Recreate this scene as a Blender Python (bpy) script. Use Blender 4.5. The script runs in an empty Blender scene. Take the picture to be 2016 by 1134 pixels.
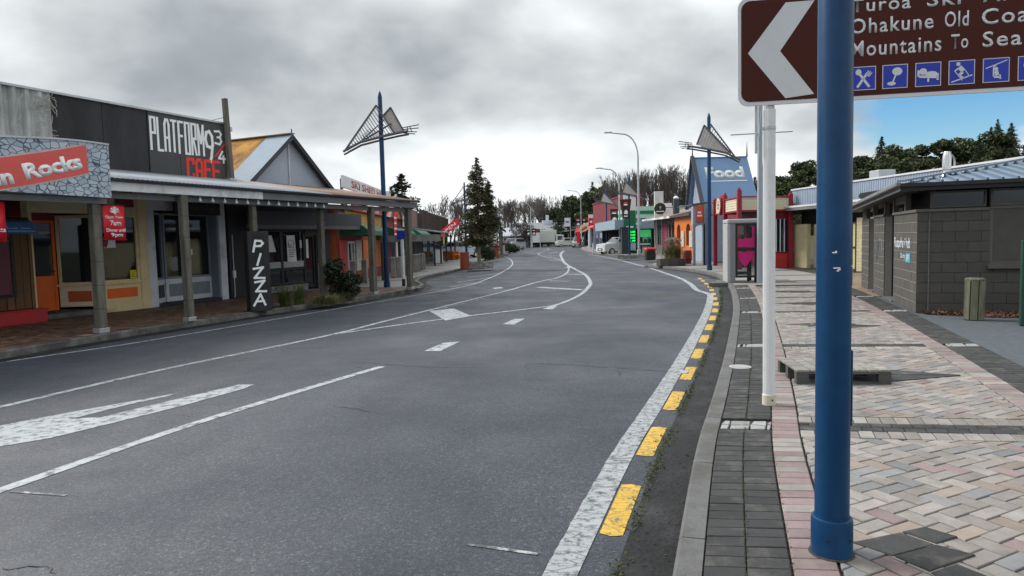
import bpy, bmesh, math, random
import numpy as np
from mathutils import Vector, Matrix
random.seed(11); RNG = np.random.default_rng(5)
SC = bpy.context.scene; COL = SC.collection
rad = math.radians
# ------------------------------------------------------------------ camera
EYE = 1.65; FPX = 1340.0; IW, IH = 2016, 1134
_p = math.atan(95/FPX); _r = rad(1.45)
FW = Vector((0, math.cos(_p), -math.sin(_p))); UP0 = Vector((0, math.sin(_p), math.cos(_p)))
RT = Vector((1,0,0))*math.cos(_r) - UP0*math.sin(_r); UPV = UP0*math.cos(_r) + Vector((1,0,0))*math.sin(_r)
cam = bpy.data.cameras.new('camera'); camo = bpy.data.objects.new('camera', cam); COL.objects.link(camo)
m = Matrix.Identity(4)
for i, v in enumerate((RT, UPV, -FW)):
    for j in range(3): m[j][i] = v[j]
m.translation = Vector((0, 0, EYE)); camo.matrix_world = m
cam.sensor_width = 36; cam.lens = 36*FPX/IW; cam.clip_end = 6000; cam.clip_start = 0.05
SC.camera = camo
def gp(px, py, z=0.0):
    """ground position from image pixels: the point at height z that the photograph shows at (px, py)"""
    d = FW*FPX + RT*(px-IW/2) - UPV*(py-IH/2)
    t = (z-EYE)/d.z
    return Vector((d.x*t, d.y*t, z))
# ------------------------------------------------------------------ world, sun, exposure
SC.view_settings.view_transform = 'Standard'; SC.view_settings.look = 'None'
SC.view_settings.exposure = 1.42; SC.view_settings.gamma = 1.0
SC.view_settings.use_curve_mapping = False
SUN_EL, SUN_AZ = rad(38), rad(-60)     # azimuth clockwise from +Y (the view direction)
W = bpy.data.worlds.new('World'); SC.world = W; W.use_nodes = True
nt = W.node_tree; nt.nodes.clear()
def N(t, typ, **kw):
    n = t.nodes.new(typ)
    for k, v in kw.items(): setattr(n, k, v)
    return n
def math_(t, op, a, b=None, c=None, clamp=False):
    n = N(t, 'ShaderNodeMath', operation=op, use_clamp=clamp)
    for i, x in enumerate((a, b, c)):
        if x is None: continue
        if isinstance(x, (int, float)): n.inputs[i].default_value = x
        else: t.links.new(x, n.inputs[i])
    return n.outputs[0]
def ramp_(t, src, stops):
    r = N(t, 'ShaderNodeValToRGB'); e = r.color_ramp.elements
    while len(e) < len(stops): e.new(0.5)
    for el, (p, c) in zip(e, stops):
        el.position = p; el.color = (c, c, c, 1) if isinstance(c, (int, float)) else (*c, 1)
    t.links.new(src, r.inputs[0]); return r.outputs[0]
def mixc(t, f, a, b, mode='MIX'):
    n = N(t, 'ShaderNodeMix', data_type='RGBA', blend_type=mode)
    for i, x in ((0, f), (6, a), (7, b)):
        if isinstance(x, (int, float)): n.inputs[i].default_value = x if i == 0 else (x, x, x, 1)
        elif isinstance(x, tuple): n.inputs[i].default_value = (*x, 1)
        else: t.links.new(x, n.inputs[i])
    return n.outputs[2]
sky = N(nt, 'ShaderNodeTexSky', sky_type='NISHITA', sun_disc=False)
sky.sun_elevation = SUN_EL; sky.sun_rotation = SUN_AZ; sky.air_density = 1.0; sky.dust_density = 0.6; sky.ozone_density = 2.2
bg_sky = N(nt, 'ShaderNodeBackground'); bg_sky.inputs[1].default_value = 0.055
hs = N(nt, 'ShaderNodeHueSaturation'); hs.inputs['Saturation'].default_value = 1.45; nt.links.new(sky.outputs[0], hs.inputs['Color'])
nt.links.new(hs.outputs[0], bg_sky.inputs[0])
tc = N(nt, 'ShaderNodeTexCoord'); sep = N(nt, 'ShaderNodeSeparateXYZ'); nt.links.new(tc.outputs['Generated'], sep.inputs[0])
zz = math_(nt, 'MAXIMUM', sep.outputs[2], 0.0)
den = math_(nt, 'ADD', zz, 0.42)
cx = N(nt, 'ShaderNodeCombineXYZ')
nt.links.new(math_(nt, 'DIVIDE', sep.outputs[0], den), cx.inputs[0]); nt.links.new(math_(nt, 'DIVIDE', sep.outputs[1], den), cx.inputs[1])
def noise_w(scale, det, rough, off, dist=0.0):
    mp = N(nt, 'ShaderNodeMapping'); nt.links.new(cx.outputs[0], mp.inputs[0]); mp.inputs['Location'].default_value = off
    mp.inputs['Scale'].default_value = (1.0, 1.0, 1.0)
    n = N(nt, 'ShaderNodeTexNoise'); n.inputs['Scale'].default_value = scale; n.inputs['Detail'].default_value = det
    n.inputs['Roughness'].default_value = rough; n.inputs['Distortion'].default_value = dist
    nt.links.new(mp.outputs[0], n.inputs['Vector']); return n.outputs[0]
n1 = noise_w(1.35, 5, 0.45, (6.2, 0.4, 9.6), 0.2)
n2 = noise_w(3.0, 7, 0.48, (7.3, 4.2, 1.1), 0.15)
cl = math_(nt, 'ADD', math_(nt, 'MULTIPLY', n1, 0.74), math_(nt, 'MULTIPLY', n2, 0.26))
# cloud base: grey undersides, whiter where the deck thins; a little whiter low down where one looks through to its lit edge
low = ramp_(nt, zz, [(0.0, 0.10), (0.12, 0.095), (0.20, 0.015), (0.28, 0.0)])
cl = math_(nt, 'ADD', math_(nt, 'MULTIPLY', math_(nt, 'SUBTRACT', cl, 0.5), 1.3), 0.53)
cl2 = math_(nt, 'ADD', cl, low)
ccol = ramp_(nt, cl2, [(0.30, (0.17, 0.19, 0.21)), (0.42, (0.255, 0.28, 0.30)), (0.51, (0.40, 0.425, 0.435)), (0.575, (0.54, 0.565, 0.575)), (0.68, (0.76, 0.78, 0.79))])
bright = ramp_(nt, zz, [(0.0, 0.475), (0.3, 0.5), (1.0, 1.0)])
ccol2 = mixc(nt, 1.0, ccol, bright, 'MULTIPLY')   # an overcast deck is about twice as bright overhead as near the horizon
bg_c = N(nt, 'ShaderNodeBackground'); nt.links.new(ccol2, bg_c.inputs[0]); bg_c.inputs[1].default_value = 1.2
# breaks in the cloud deck
def hole(px, py, inner, outer):
    d = (FW*FPX + RT*(px-IW/2) - UPV*(py-IH/2)).normalized()
    v = N(nt, 'ShaderNodeVectorMath', operation='DISTANCE'); sc_ = N(nt, 'ShaderNodeVectorMath', operation='MULTIPLY')
    nt.links.new(tc.outputs['Generated'], sc_.inputs[0]); sc_.inputs[1].default_value = (1, 1, 2.6)
    nt.links.new(sc_.outputs[0], v.inputs[0]); v.inputs[1].default_value = (d.x, d.y, d.z*2.6)
    return ramp_(nt, v.outputs['Value'], [(inner, 1.0), (outer, 0.0)])
h = math_(nt, 'MAXIMUM', hole(1930, 228, 0.0, 0.25), math_(nt, 'MULTIPLY', hole(1262, 312, 0.0, 0.12), 0.72))
hn = noise_w(1.5, 8, 0.55, (1.3, 9.0, 2.0), 0.3)
hm = ramp_(nt, math_(nt, 'ADD', h, math_(nt, 'MULTIPLY', math_(nt, 'SUBTRACT', hn, 0.5), 2.4)), [(0.38, 0.0), (0.72, 1.0)])
mx = N(nt, 'ShaderNodeMixShader'); nt.links.new(hm, mx.inputs[0]); nt.links.new(bg_c.outputs[0], mx.inputs[1]); nt.links.new(bg_sky.outputs[0], mx.inputs[2])
wo = N(nt, 'ShaderNodeOutputWorld'); nt.links.new(mx.outputs[0], wo.inputs[0])
sl = bpy.data.lights.new('sun', 'SUN'); sl.energy = 1.5; sl.angle = rad(24); sl.color = (1.0, 0.965, 0.92)
so = bpy.data.objects.new('sun', sl); COL.objects.link(so)
sd = Vector((math.sin(SUN_AZ)*math.cos(SUN_EL), math.cos(SUN_AZ)*math.cos(SUN_EL), math.sin(SUN_EL)))
so.rotation_euler = sd.to_track_quat('Z', 'Y').to_euler(); so.location = (0, 0, 60)

# ------------------------------------------------------------------ materials
MATS = {}
def pmat(name, col, rough=0.75, var=0.18, sc=3.0, bump=0.12, bsc=60.0, metal=0.0, spec=0.4, dirt=None, dsc=1.5, damt=0.5, rnd=0.0, stretch=None, emit=None, coat=0.0):
    if name in MATS: return MATS[name]
    mt = bpy.data.materials.new(name); mt.use_nodes = True; t = mt.node_tree
    b = t.nodes['Principled BSDF']; MATS[name] = mt
    b.inputs['Roughness'].default_value = rough; b.inputs['Metallic'].default_value = metal; b.inputs['Specular IOR Level'].default_value = spec
    tc = N(t, 'ShaderNodeTexCoord'); vec = tc.outputs['Object']
    if stretch:
        mp = N(t, 'ShaderNodeMapping'); mp.inputs['Scale'].default_value = stretch; t.links.new(vec, mp.inputs[0]); vec = mp.outputs[0]
    if rnd:
        oi = N(t, 'ShaderNodeObjectInfo'); g = N(t, 'ShaderNodeNewGeometry')
        r = math_(t, 'FRACT', math_(t, 'ADD', oi.outputs['Random'], g.outputs['Random Per Island']))
        va = N(t, 'ShaderNodeVectorMath', operation='ADD'); cb = N(t, 'ShaderNodeCombineXYZ')
        t.links.new(math_(t, 'MULTIPLY', r, 37.0), cb.inputs[0]); t.links.new(vec, va.inputs[0]); t.links.new(cb.outputs[0], va.inputs[1]); vec = va.outputs[0]
    def noise(s, d=6, ro=0.6):
        n = N(t, 'ShaderNodeTexNoise'); n.inputs['Scale'].default_value = s; n.inputs['Detail'].default_value = d; n.inputs['Roughness'].default_value = ro
        t.links.new(vec, n.inputs['Vector']); return n.outputs[0]
    c = col
    n1 = noise(sc); n2 = noise(sc*9, 4)
    f = math_(t, 'ADD', math_(t, 'MULTIPLY', n1, 0.6), math_(t, 'MULTIPLY', n2, 0.4))
    mult = ramp_(t, f, [(0.32, 1-var), (0.68, 1+var)])
    if rnd:
        mult = math_(t, 'MULTIPLY', mult, math_(t, 'ADD', math_(t, 'MULTIPLY', r, 2*rnd), 1-rnd))
    c = mixc(t, 1.0, col, mult, 'MULTIPLY')
    if dirt:
        nd = noise(dsc, 7, 0.65)
        fd = ramp_(t, nd, [(0.62-0.3*damt, 0.0), (0.80-0.25*damt, 0.85)])
        c = mixc(t, fd, c, dirt)
    t.links.new(c, b.inputs['Base Color'])
    if bump:
        bn = N(t, 'ShaderNodeBump'); bn.inputs['Strength'].default_value = bump; bn.inputs['Distance'].default_value = 0.01
        t.links.new(noise(bsc, 3), bn.inputs['Height']); t.links.new(bn.outputs[0], b.inputs['Normal'])
    if emit:
        b.inputs['Emission Color'].default_value = (*emit[:3], 1); b.inputs['Emission Strength'].default_value = emit[3]
    if coat: b.inputs['Coat Weight'].default_value = coat
    return mt
def glass_mat(name, tint=(0.35, 0.38, 0.4), clear=0.6):
    if name in MATS: return MATS[name]
    mt = bpy.data.materials.new(name); mt.use_nodes = True; t = mt.node_tree; MATS[name] = mt
    t.nodes.clear(); o = N(t, 'ShaderNodeOutputMaterial')
    tr = N(t, 'ShaderNodeBsdfTransparent'); tr.inputs[0].default_value = (*tint, 1)
    gl = N(t, 'ShaderNodeBsdfGlossy'); gl.inputs['Roughness'].default_value = 0.03; gl.inputs[0].default_value = (0.9, 0.95, 1, 1)
    df = N(t, 'ShaderNodeBsdfDiffuse'); df.inputs[0].default_value = (0.02, 0.024, 0.03, 1)
    m1 = N(t, 'ShaderNodeMixShader'); m1.inputs[0].default_value = clear; t.links.new(df.outputs[0], m1.inputs[1]); t.links.new(tr.outputs[0], m1.inputs[2])
    fr = N(t, 'ShaderNodeFresnel'); fr.inputs[0].default_value = 1.5
    m2 = N(t, 'ShaderNodeMixShader'); t.links.new(fr.outputs[0], m2.inputs[0]); t.links.new(m1.outputs[0], m2.inputs[1]); t.links.new(gl.outputs[0], m2.inputs[2])
    t.links.new(m2.outputs[0], o.inputs[0]); return mt
def worn_mat(name, paint, under, amt=0.35, sc=14.0, rough=0.7, stretch=None, cracks=0.0):
    """paint worn through to what lies under it"""
    if name in MATS: return MATS[name]
    mt = bpy.data.materials.new(name); mt.use_nodes = True; t = mt.node_tree; b = t.nodes['Principled BSDF']; MATS[name] = mt
    tc = N(t, 'ShaderNodeTexCoord'); vec = tc.outputs['Object']
    if stretch:
        mp = N(t, 'ShaderNodeMapping'); mp.inputs['Scale'].default_value = stretch; t.links.new(vec, mp.inputs[0]); vec = mp.outputs[0]
    def noise(s, d=8, ro=0.7):
        n = N(t, 'ShaderNodeTexNoise'); n.inputs['Scale'].default_value = s; n.inputs['Detail'].default_value = d; n.inputs['Roughness'].default_value = ro
        t.links.new(vec, n.inputs['Vector']); return n.outputs[0]
    f = ramp_(t, noise(sc), [(amt, 1.0), (amt+0.13, 0.0)])
    if cracks:
        mp = N(t, 'ShaderNodeMapping'); mp.inputs['Rotation'].default_value = (0, 0, rad(20)); mp.inputs['Scale'].default_value = (2.2, 9, 1); t.links.new(tc.outputs['Object'], mp.inputs[0])
        v = N(t, 'ShaderNodeTexVoronoi', feature='DISTANCE_TO_EDGE'); v.inputs['Scale'].default_value = 1.6
        t.links.new(mp.outputs[0], v.inputs['Vector'])
        f = math_(t, 'MAXIMUM', f, math_(t, 'MULTIPLY', ramp_(t, v.outputs['Distance'], [(0.0, 1.0), (0.045, 0.0)]), cracks))
    pv = mixc(t, 1.0, paint, ramp_(t, noise(3.0), [(0.3, 0.78), (0.7, 1.08)]), 'MULTIPLY')
    t.links.new(mixc(t, f, pv, under), b.inputs['Base Color']); b.inputs['Roughness'].default_value = rough
    bn = N(t, 'ShaderNodeBump'); bn.inputs['Strength'].default_value = 0.3; bn.inputs['Distance'].default_value = 0.006
    t.links.new(noise(120, 2), bn.inputs['Height']); t.links.new(bn.outputs[0], b.inputs['Normal'])
    return mt
def emat(name, col, s):
    return pmat(name, col, emit=(*col, s), bump=0, var=0.02)

# ------------------------------------------------------------------ mesh builder
class MB:
    def __init__(s): s.v = []; s.f = []; s.mi = []
    def add(s, vs, fs, mi=0):
        o = len(s.v); s.v += [tuple(v) for v in vs]; s.f += [tuple(i+o for i in f) for f in fs]; s.mi += [mi]*len(fs); return s
    def box(s, x0, x1, y0, y1, z0, z1, mi=0):
        return s.add([(x0,y0,z0),(x1,y0,z0),(x1,y1,z0),(x0,y1,z0),(x0,y0,z1),(x1,y0,z1),(x1,y1,z1),(x0,y1,z1)],
              [(0,3,2,1),(4,5,6,7),(0,1,5,4),(1,2,6,5),(2,3,7,6),(3,0,4,7)], mi)
    def bar(s, p, q, w, h=None, mi=0, up=(0,0,1)):
        p = Vector(p); q = Vector(q); d = (q-p).normalized(); u = Vector(up)
        if abs(d.dot(u)) > 0.98: u = Vector((0,1,0))
        a = d.cross(u).normalized()*(w/2); b = a.cross(d).normalized()*((h or w)/2)
        vs = [p-a-b, p+a-b, p+a+b, p-a+b, q-a-b, q+a-b, q+a+b, q-a+b]
        return s.add(vs, [(0,3,2,1),(4,5,6,7),(0,1,5,4),(1,2,6,5),(2,3,7,6),(3,0,4,7)], mi)
    def cyl(s, p, q, r0, r1=None, n=12, mi=0, cap=True):
        p = Vector(p); q = Vector(q); d = (q-p).normalized(); r1 = r0 if r1 is None else r1
        u = Vector((0,0,1)) if abs(d.z) < 0.95 else Vector((1,0,0))
        a = d.cross(u).normalized(); b = a.cross(d)
        vs = []
        for c, r in ((p, r0), (q, r1)):
            for k in range(n):
                t = 2*math.pi*k/n; vs.append(c + a*(math.cos(t)*r) + b*(math.sin(t)*r))
        fs = [(k, (k+1) % n, n+(k+1) % n, n+k) for k in range(n)]
        if cap: fs += [tuple(range(n-1, -1, -1)), tuple(range(n, 2*n))]
        return s.add(vs, fs, mi)
    def tube(s, pts, r, n=8, mi=0):
        pts = [Vector(p) for p in pts]; rr = r if isinstance(r, (list, tuple)) else [r]*len(pts)
        vs = []
        for i, p in enumerate(pts):
            d = (pts[min(i+1, len(pts)-1)] - pts[max(i-1, 0)]).normalized()
            u = Vector((0,1,0)) if abs(d.y) < 0.9 else Vector((1,0,0))
            a = d.cross(u).normalized(); b = a.cross(d)
            for k in range(n):
                t = 2*math.pi*k/n; vs.append(p + a*(math.cos(t)*rr[i]) + b*(math.sin(t)*rr[i]))
        fs = []
        for i in range(len(pts)-1):
            for k in range(n): fs.append((i*n+k, i*n+(k+1) % n, (i+1)*n+(k+1) % n, (i+1)*n+k))
        fs += [tuple(range(n-1, -1, -1)), tuple(range((len(pts)-1)*n, len(pts)*n))]
        return s.add(vs, fs, mi)
    def prism(s, poly, ext, mi=0):
        e = Vector(ext); n = len(poly); p = [Vector(q) for q in poly]
        return s.add(p + [q+e for q in p], [tuple(range(n-1, -1, -1)), tuple(range(n, 2*n))] + [(k, (k+1) % n, n+(k+1) % n, n+k) for k in range(n)], mi)
    def sheet(s, poly, mi=0): return s.add(poly, [tuple(range(len(poly)))], mi)
    def lathe(s, prof, n=16, c=(0,0,0), mi=0):
        vs = []
        for r, z in prof:
            for k in range(n):
                t = 2*math.pi*k/n; vs.append((c[0]+r*math.cos(t), c[1]+r*math.sin(t), c[2]+z))
        m_ = len(prof); fs = [(i*n+k, i*n+(k+1) % n, (i+1)*n+(k+1) % n, (i+1)*n+k) for i in range(m_-1) for k in range(n)]
        fs += [tuple(range(n-1, -1, -1)), tuple(range((m_-1)*n, m_*n))]
        return s.add(vs, fs, mi)
    def mesh(s, name, mats, smooth=False, norm=True):
        me = bpy.data.meshes.new(name); me.from_pydata(s.v, [], s.f)
        for mt in (mats if isinstance(mats, (list, tuple)) else [mats]): me.materials.append(mt)
        if any(s.mi): me.polygons.foreach_set('material_index', s.mi)
        if norm:
            b = bmesh.new(); b.from_mesh(me); bmesh.ops.recalc_face_normals(b, faces=b.faces); b.to_mesh(me); b.free()
        if smooth:
            me.polygons.foreach_set('use_smooth', [True]*len(me.polygons)); me.set_sharp_from_angle(angle=rad(38))
        me.update(); return me
    def build(s, name, mats, parent=None, smooth=False, bevel=0, norm=True, **kw):
        o = bpy.data.objects.new(name, s.mesh(name, mats, smooth, norm)); COL.objects.link(o)
        if parent: o.parent = parent
        if bevel:
            md = o.modifiers.new('bevel', 'BEVEL'); md.width = bevel; md.segments = 1; md.limit_method = 'ANGLE'; md.angle_limit = rad(40)
        for k, v in kw.items(): o[k] = v
        return o
def mesh_from(name, v, f, mats):
    """fast mesh from numpy: v (n,3), f (m,k)"""
    me = bpy.data.meshes.new(name); k = f.shape[1]
    me.vertices.add(len(v)); me.vertices.foreach_set('co', np.asarray(v, np.float32).ravel())
    me.loops.add(f.size); me.loops.foreach_set('vertex_index', f.astype(np.int32).ravel())
    me.polygons.add(len(f)); me.polygons.foreach_set('loop_start', np.arange(0, f.size, k, dtype=np.int32))
    me.update(calc_edges=True)
    for mt in (mats if isinstance(mats, (list, tuple)) else [mats]): me.materials.append(mt)
    return me
def link(name, me, parent=None, **kw):
    o = bpy.data.objects.new(name, me); COL.objects.link(o)
    if parent: o.parent = parent
    for k, v in kw.items(): o[k] = v
    return o
def tag(o, label, cat, group=None):
    o['label'] = label; o['category'] = cat
    if group: o['group'] = group
    return o
def thing(name, label, cat, loc=(0,0,0), rotz=0.0, group=None):
    o = bpy.data.objects.new(name, None); COL.objects.link(o); o.empty_display_size = 0.2
    o.location = loc; o.rotation_euler = (0, 0, rotz); return tag(o, label, cat, group)
def struct(mb, name, mat, **kw):
    return mb.build(name, mat, kind='structure', **kw)
def copy_thing(o, loc, rotz, label, scale=None, keep=None):
    """a copy of a thing, its parts and their sub-parts"""
    def cp(s, par):
        c = s.copy(); COL.objects.link(c); c.parent = par
        for ch in s.children: cp(ch, c)
        return c
    c = cp(o, None); c.location = loc; c.rotation_euler = (0, 0, rotz); c['label'] = label
    if scale: c.scale = scale
    return c
def box_part(name, mat, parent, x0, x1, y0, y1, z0, z1, bevel=0, **kw):
    return MB().box(x0, x1, y0, y1, z0, z1).build(name, mat, parent, bevel=bevel, **kw)
def text(name, s, mat, parent, x0, x1, z0, z1, y, bold=0.0, rot=0.0, shear=0.0, depth=0.002, face='-y', spacing=1.0):
    """lettering fitted to x0..x1, z0..z1 on a plane facing -y of its parent"""
    cu = bpy.data.curves.new(name, 'FONT'); cu.body = s; cu.offset = bold; cu.shear = shear; cu.resolution_u = 3; cu.space_character = spacing
    o = bpy.data.objects.new(name, cu); COL.objects.link(o)
    dg = bpy.context.evaluated_depsgraph_get(); me = bpy.data.meshes.new_from_object(o.evaluated_get(dg))
    bpy.data.objects.remove(o); bpy.data.curves.remove(cu)
    n = len(me.vertices); co = np.empty(n*3, np.float32); me.vertices.foreach_get('co', co); co = co.reshape(-1, 3)
    mn, mx_ = co.min(0), co.max(0)
    u = (co[:,0]-mn[0])/max(mx_[0]-mn[0], 1e-5)*(x1-x0) + x0; w = (co[:,1]-mn[1])/max(mx_[1]-mn[1], 1e-5)*(z1-z0) + z0
    if rot:
        cx_, cz_ = (x0+x1)/2, (z0+z1)/2; c_, s_ = math.cos(rot), math.sin(rot)
        u, w = cx_+(u-cx_)*c_-(w-cz_)*s_, cz_+(u-cx_)*s_+(w-cz_)*c_
    out = np.stack([u, np.full(n, y), w], 1).astype(np.float32)
    me.vertices.foreach_set('co', out.ravel()); me.materials.clear(); me.materials.append(mat); me.update()
    ob = link(name, me, parent); md = ob.modifiers.new('depth', 'SOLIDIFY'); md.thickness = depth; md.offset = 0
    return ob
# ================================================================== GROUND
def catmull(P, n=16):
    P = [Vector(p).to_2d() for p in P]; Q = [2*P[0]-P[1]] + P + [2*P[-1]-P[-2]]; out = []
    for i in range(1, len(Q)-2):
        a, b, c, d = Q[i-1:i+3]
        for k in range(n):
            t = k/n; out.append(0.5*(2*b + (c-a)*t + (2*a-5*b+4*c-d)*t*t + (3*b-a-3*c+d)*t**3))
    return out + [P[-1]]
class Curve:
    def __init__(s, P, n=16):
        s.p = catmull(P, n); s.s = [0.0]
        for a, b in zip(s.p, s.p[1:]): s.s.append(s.s[-1] + (b-a).length)
        s.L = s.s[-1]
    def at(s, d, off=0.0):
        d = max(0, min(s.L-1e-4, d)); i = int(np.searchsorted(s.s, d, side='right'))-1; i = max(0, min(i, len(s.p)-2))
        u = s.p[i+1]-s.p[i]; t = (d-s.s[i])/max(1e-6, s.s[i+1]-s.s[i])
        def tan(j):
            return (s.p[min(j+1, len(s.p)-1)] - s.p[max(j-1, 0)]).normalized()
        tg = tan(i).lerp(tan(i+1), t).normalized(); q = s.p[i]+u*t
        return Vector((q.x + tg.y*off, q.y - tg.x*off)), tg
    def xy(s, d, off=0.0): return s.at(d, off)[0]
    def ang(s, d): tg = s.at(d)[1]; return math.atan2(tg.y, tg.x)
    def range(s, a, b, step): n = max(2, int(math.ceil((b-a)/step))+1); return [a+(b-a)*k/(n-1) for k in range(n)]
def v3(q, z): return Vector((q.x, q.y, z))
def ribbon(mb, cur, a, b, o0, o1, z0, z1=None, step=0.4, mi=0):
    ss = cur.range(a, b, step); z1 = z0 if z1 is None else z1; vs = []
    for d in ss: vs += [v3(cur.xy(d, o0), z0), v3(cur.xy(d, o1), z1)]
    return mb.add(vs, [(2*i, 2*i+1, 2*i+3, 2*i+2) for i in range(len(ss)-1)], mi)
KR = Curve([(-5.6,-16),(-2.3,-6),(-.28,0),(.75,3.2),(1.34,4.97),(1.91,6.5),(3.03,9.6),(4.85,14.9),(6.5,20.3),(7.35,23.7),(7.95,26.5),(8.15,29.5),(7.9,33),(7.35,36.2),(7.9,38.3),(9.2,42),(9.7,50),(9.6,58),(8.7,63),(8.4,68),(8.8,80),(10.2,100),(13.2,122),(20,142),(34,160)])
KL = Curve([(-14,-18),(-10.6,-6),(-9.1,3),(-8.35,8),(-7.95,10.44),(-7.47,12.26),(-6.61,14.45),(-5.79,16.45),(-4.43,19.17),(-3.35,22.3),(-3.15,24.5),(-3.7,27),(-3.9,30),(-3.2,35),(-2.75,38.5),(-1.6,39.6),(-1.9,44),(-2.1,52),(-1.2,62),(-.4,75),(.4,100),(3.4,130),(12,158),(26,176)])
asphalt = bpy.data.materials.new('asphalt'); asphalt.use_nodes = True
def _asphalt(t):
    b = t.nodes['Principled BSDF']; tc = N(t, 'ShaderNodeTexCoord'); vec = tc.outputs['Object']
    def noise(s, d=4, ro=0.6, v=None):
        n = N(t, 'ShaderNodeTexNoise'); n.inputs['Scale'].default_value = s; n.inputs['Detail'].default_value = d; n.inputs['Roughness'].default_value = ro
        t.links.new(v or vec, n.inputs['Vector']); return n.outputs[0]
    mp = N(t, 'ShaderNodeMapping'); mp.inputs['Rotation'].default_value = (0, 0, rad(-22)); mp.inputs['Scale'].default_value = (1.0, 0.12, 1); t.links.new(vec, mp.inputs[0])
    big = noise(0.35, 5); lanes = noise(0.55, 4, 0.55, mp.outputs[0]); chip = noise(85, 3, 0.75); chip2 = noise(28, 4, 0.8)
    vo = N(t, 'ShaderNodeTexVoronoi'); vo.inputs['Scale'].default_value = 75; t.links.new(vec, vo.inputs['Vector'])
    vc = N(t, 'ShaderNodeSeparateColor'); t.links.new(vo.outputs['Color'], vc.inputs[0])
    f = math_(t, 'ADD', math_(t, 'MULTIPLY', big, 0.55), math_(t, 'MULTIPLY', lanes, 0.45))
    c = ramp_(t, f, [(0.39, (0.032, 0.037, 0.049)), (0.5, (0.050, 0.056, 0.069)), (0.60, (0.074, 0.078, 0.088))])
    g = math_(t, 'MULTIPLY', ramp_(t, chip, [(0.3, 0.55), (0.5, 0.95), (0.72, 1.75)]), ramp_(t, chip2, [(0.35, 0.75), (0.65, 1.25)]))
    g = math_(t, 'MULTIPLY', g, ramp_(t, vc.outputs[0], [(0.0, 0.72), (0.85, 1.05), (1.0, 1.7)]))
    t.links.new(mixc(t, 1.0, c, g, 'MULTIPLY'), b.inputs['Base Color'])
    t.links.new(ramp_(t, noise(0.8, 5), [(0.35, 0.55), (0.65, 0.8)]), b.inputs['Roughness'])
    b.inputs['Specular IOR Level'].default_value = 0.35
    bn = N(t, 'ShaderNodeBump'); bn.inputs['Strength'].default_value = 0.55; bn.inputs['Distance'].default_value = 0.008
    t.links.new(chip, bn.inputs['Height']); t.links.new(bn.outputs[0], b.inputs['Normal'])
_asphalt(asphalt.node_tree)
M_soil = pmat('soil', (0.045, 0.038, 0.03), 0.95, 0.4, 4, 0.5, 40)
M_field = pmat('rough grass land', (0.05, 0.06, 0.03), 0.95, 0.4, 0.3, 0.5, 8)
M_conc = pmat('kerb concrete', (0.115, 0.115, 0.115), 0.85, 0.25, 5, 0.5, 90, dirt=(0.07, 0.068, 0.06), dsc=3.0, damt=0.55)
M_conc_d = pmat('dark wet kerb concrete', (0.13, 0.13, 0.12), 0.6, 0.35, 4, 0.5, 60, dirt=(0.03, 0.03, 0.026), dsc=2.5, damt=0.9)
M_path = pmat('pale paving far', (0.235, 0.222, 0.215), 0.7, 0.15, 2.0, 0.15, 60, dirt=(0.22, 0.2, 0.18), dsc=0.6, damt=0.6)
M_mortar = pmat('joint sand', (0.04, 0.036, 0.03), 0.95, 0.3, 6, 0.3, 90)
M_chip = pmat('blue grey chip seal', (0.08, 0.093, 0.106), 0.9, 0.25, 8, 0.8, 130)
g = MB().sheet([(-1500,-900,-0.03),(1500,-900,-0.03),(1500,2600,-0.03),(-1500,2600,-0.03)]); struct(g, 'ground', M_field)
road = MB()
def poly_xy(cur, z, a=0, b=None, step=0.5, off=0.0): return [v3(cur.xy(d, off), z) for d in cur.range(a, cur.L if b is None else b, step)]
road.sheet(poly_xy(KL, 0.0, off=0.02) + poly_xy(KR, 0.0, off=0.02)[::-1]); road_o = struct(road, 'road', asphalt)
pr_ = MB().sheet(poly_xy(KR, 0.1, off=0.1) + [(60,160,.1),(60,-16,.1)]); pave_r = struct(pr_, 'right_pavement', M_mortar)
pl_ = MB().sheet(poly_xy(KL, 0.1, off=-0.1)[::-1] + [(-60,-18,.1),(-60,176,.1)]); pave_l = struct(pl_, 'left_pavement', M_mortar)
def kerb(name, cur, sgn, a, b, w, mat, parent, top=0.124, step=1.0):
    """cast kerb stones laid end to end, each with its own joint"""
    d = a
    while d < b-0.05:
        e = min(b, d+step); mb = MB(); n = 3
        prof = [(0.0, 0.0), (0.012, top-0.02), (0.03, top), (w, top), (w, 0.02)]
        ds = [d+0.004 + (e-d-0.008)*k/n for k in range(n+1)]; vs = []
        for x in ds:
            for o, z in prof: vs.append(v3(cur.xy(x, sgn*o), z + random.uniform(-.001, .001)))
        m_ = len(prof); fs = [(i*m_+j, i*m_+j+1, (i+1)*m_+j+1, (i+1)*m_+j) for i in range(n) for j in range(m_-1)] + [tuple(range(m_)), tuple(n*m_+j for j in range(m_-1, -1, -1))]
        mb.add(vs, fs).build(name, mat, parent); d = e
        if d > 45: step = 4.0
kerb('kerb_stone', KR, 1, 12, KR.L-1, 0.14, M_conc, pave_r, step=1.2)
kerb('kerb_stone', KL, -1, 8, KL.L-1, 0.16, M_conc_d, pave_l, step=1.6)
# gutters
M_gut = pmat('damp gutter grit', (0.019, 0.019, 0.02), 0.65, 0.5, 2.2, 0.9, 35, dirt=(0.058, 0.058, 0.06), dsc=1.4, damt=0.35, spec=0.2)
ribbon(gm := MB(), KR, 10, 60, -0.275, 0.015, 0.005); struct(gm, 'gutter', M_gut)
ribbon(gm := MB(), KL, 5, 60, 0.30, -0.015, 0.005); struct(gm, 'gutter', M_gut)
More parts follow.
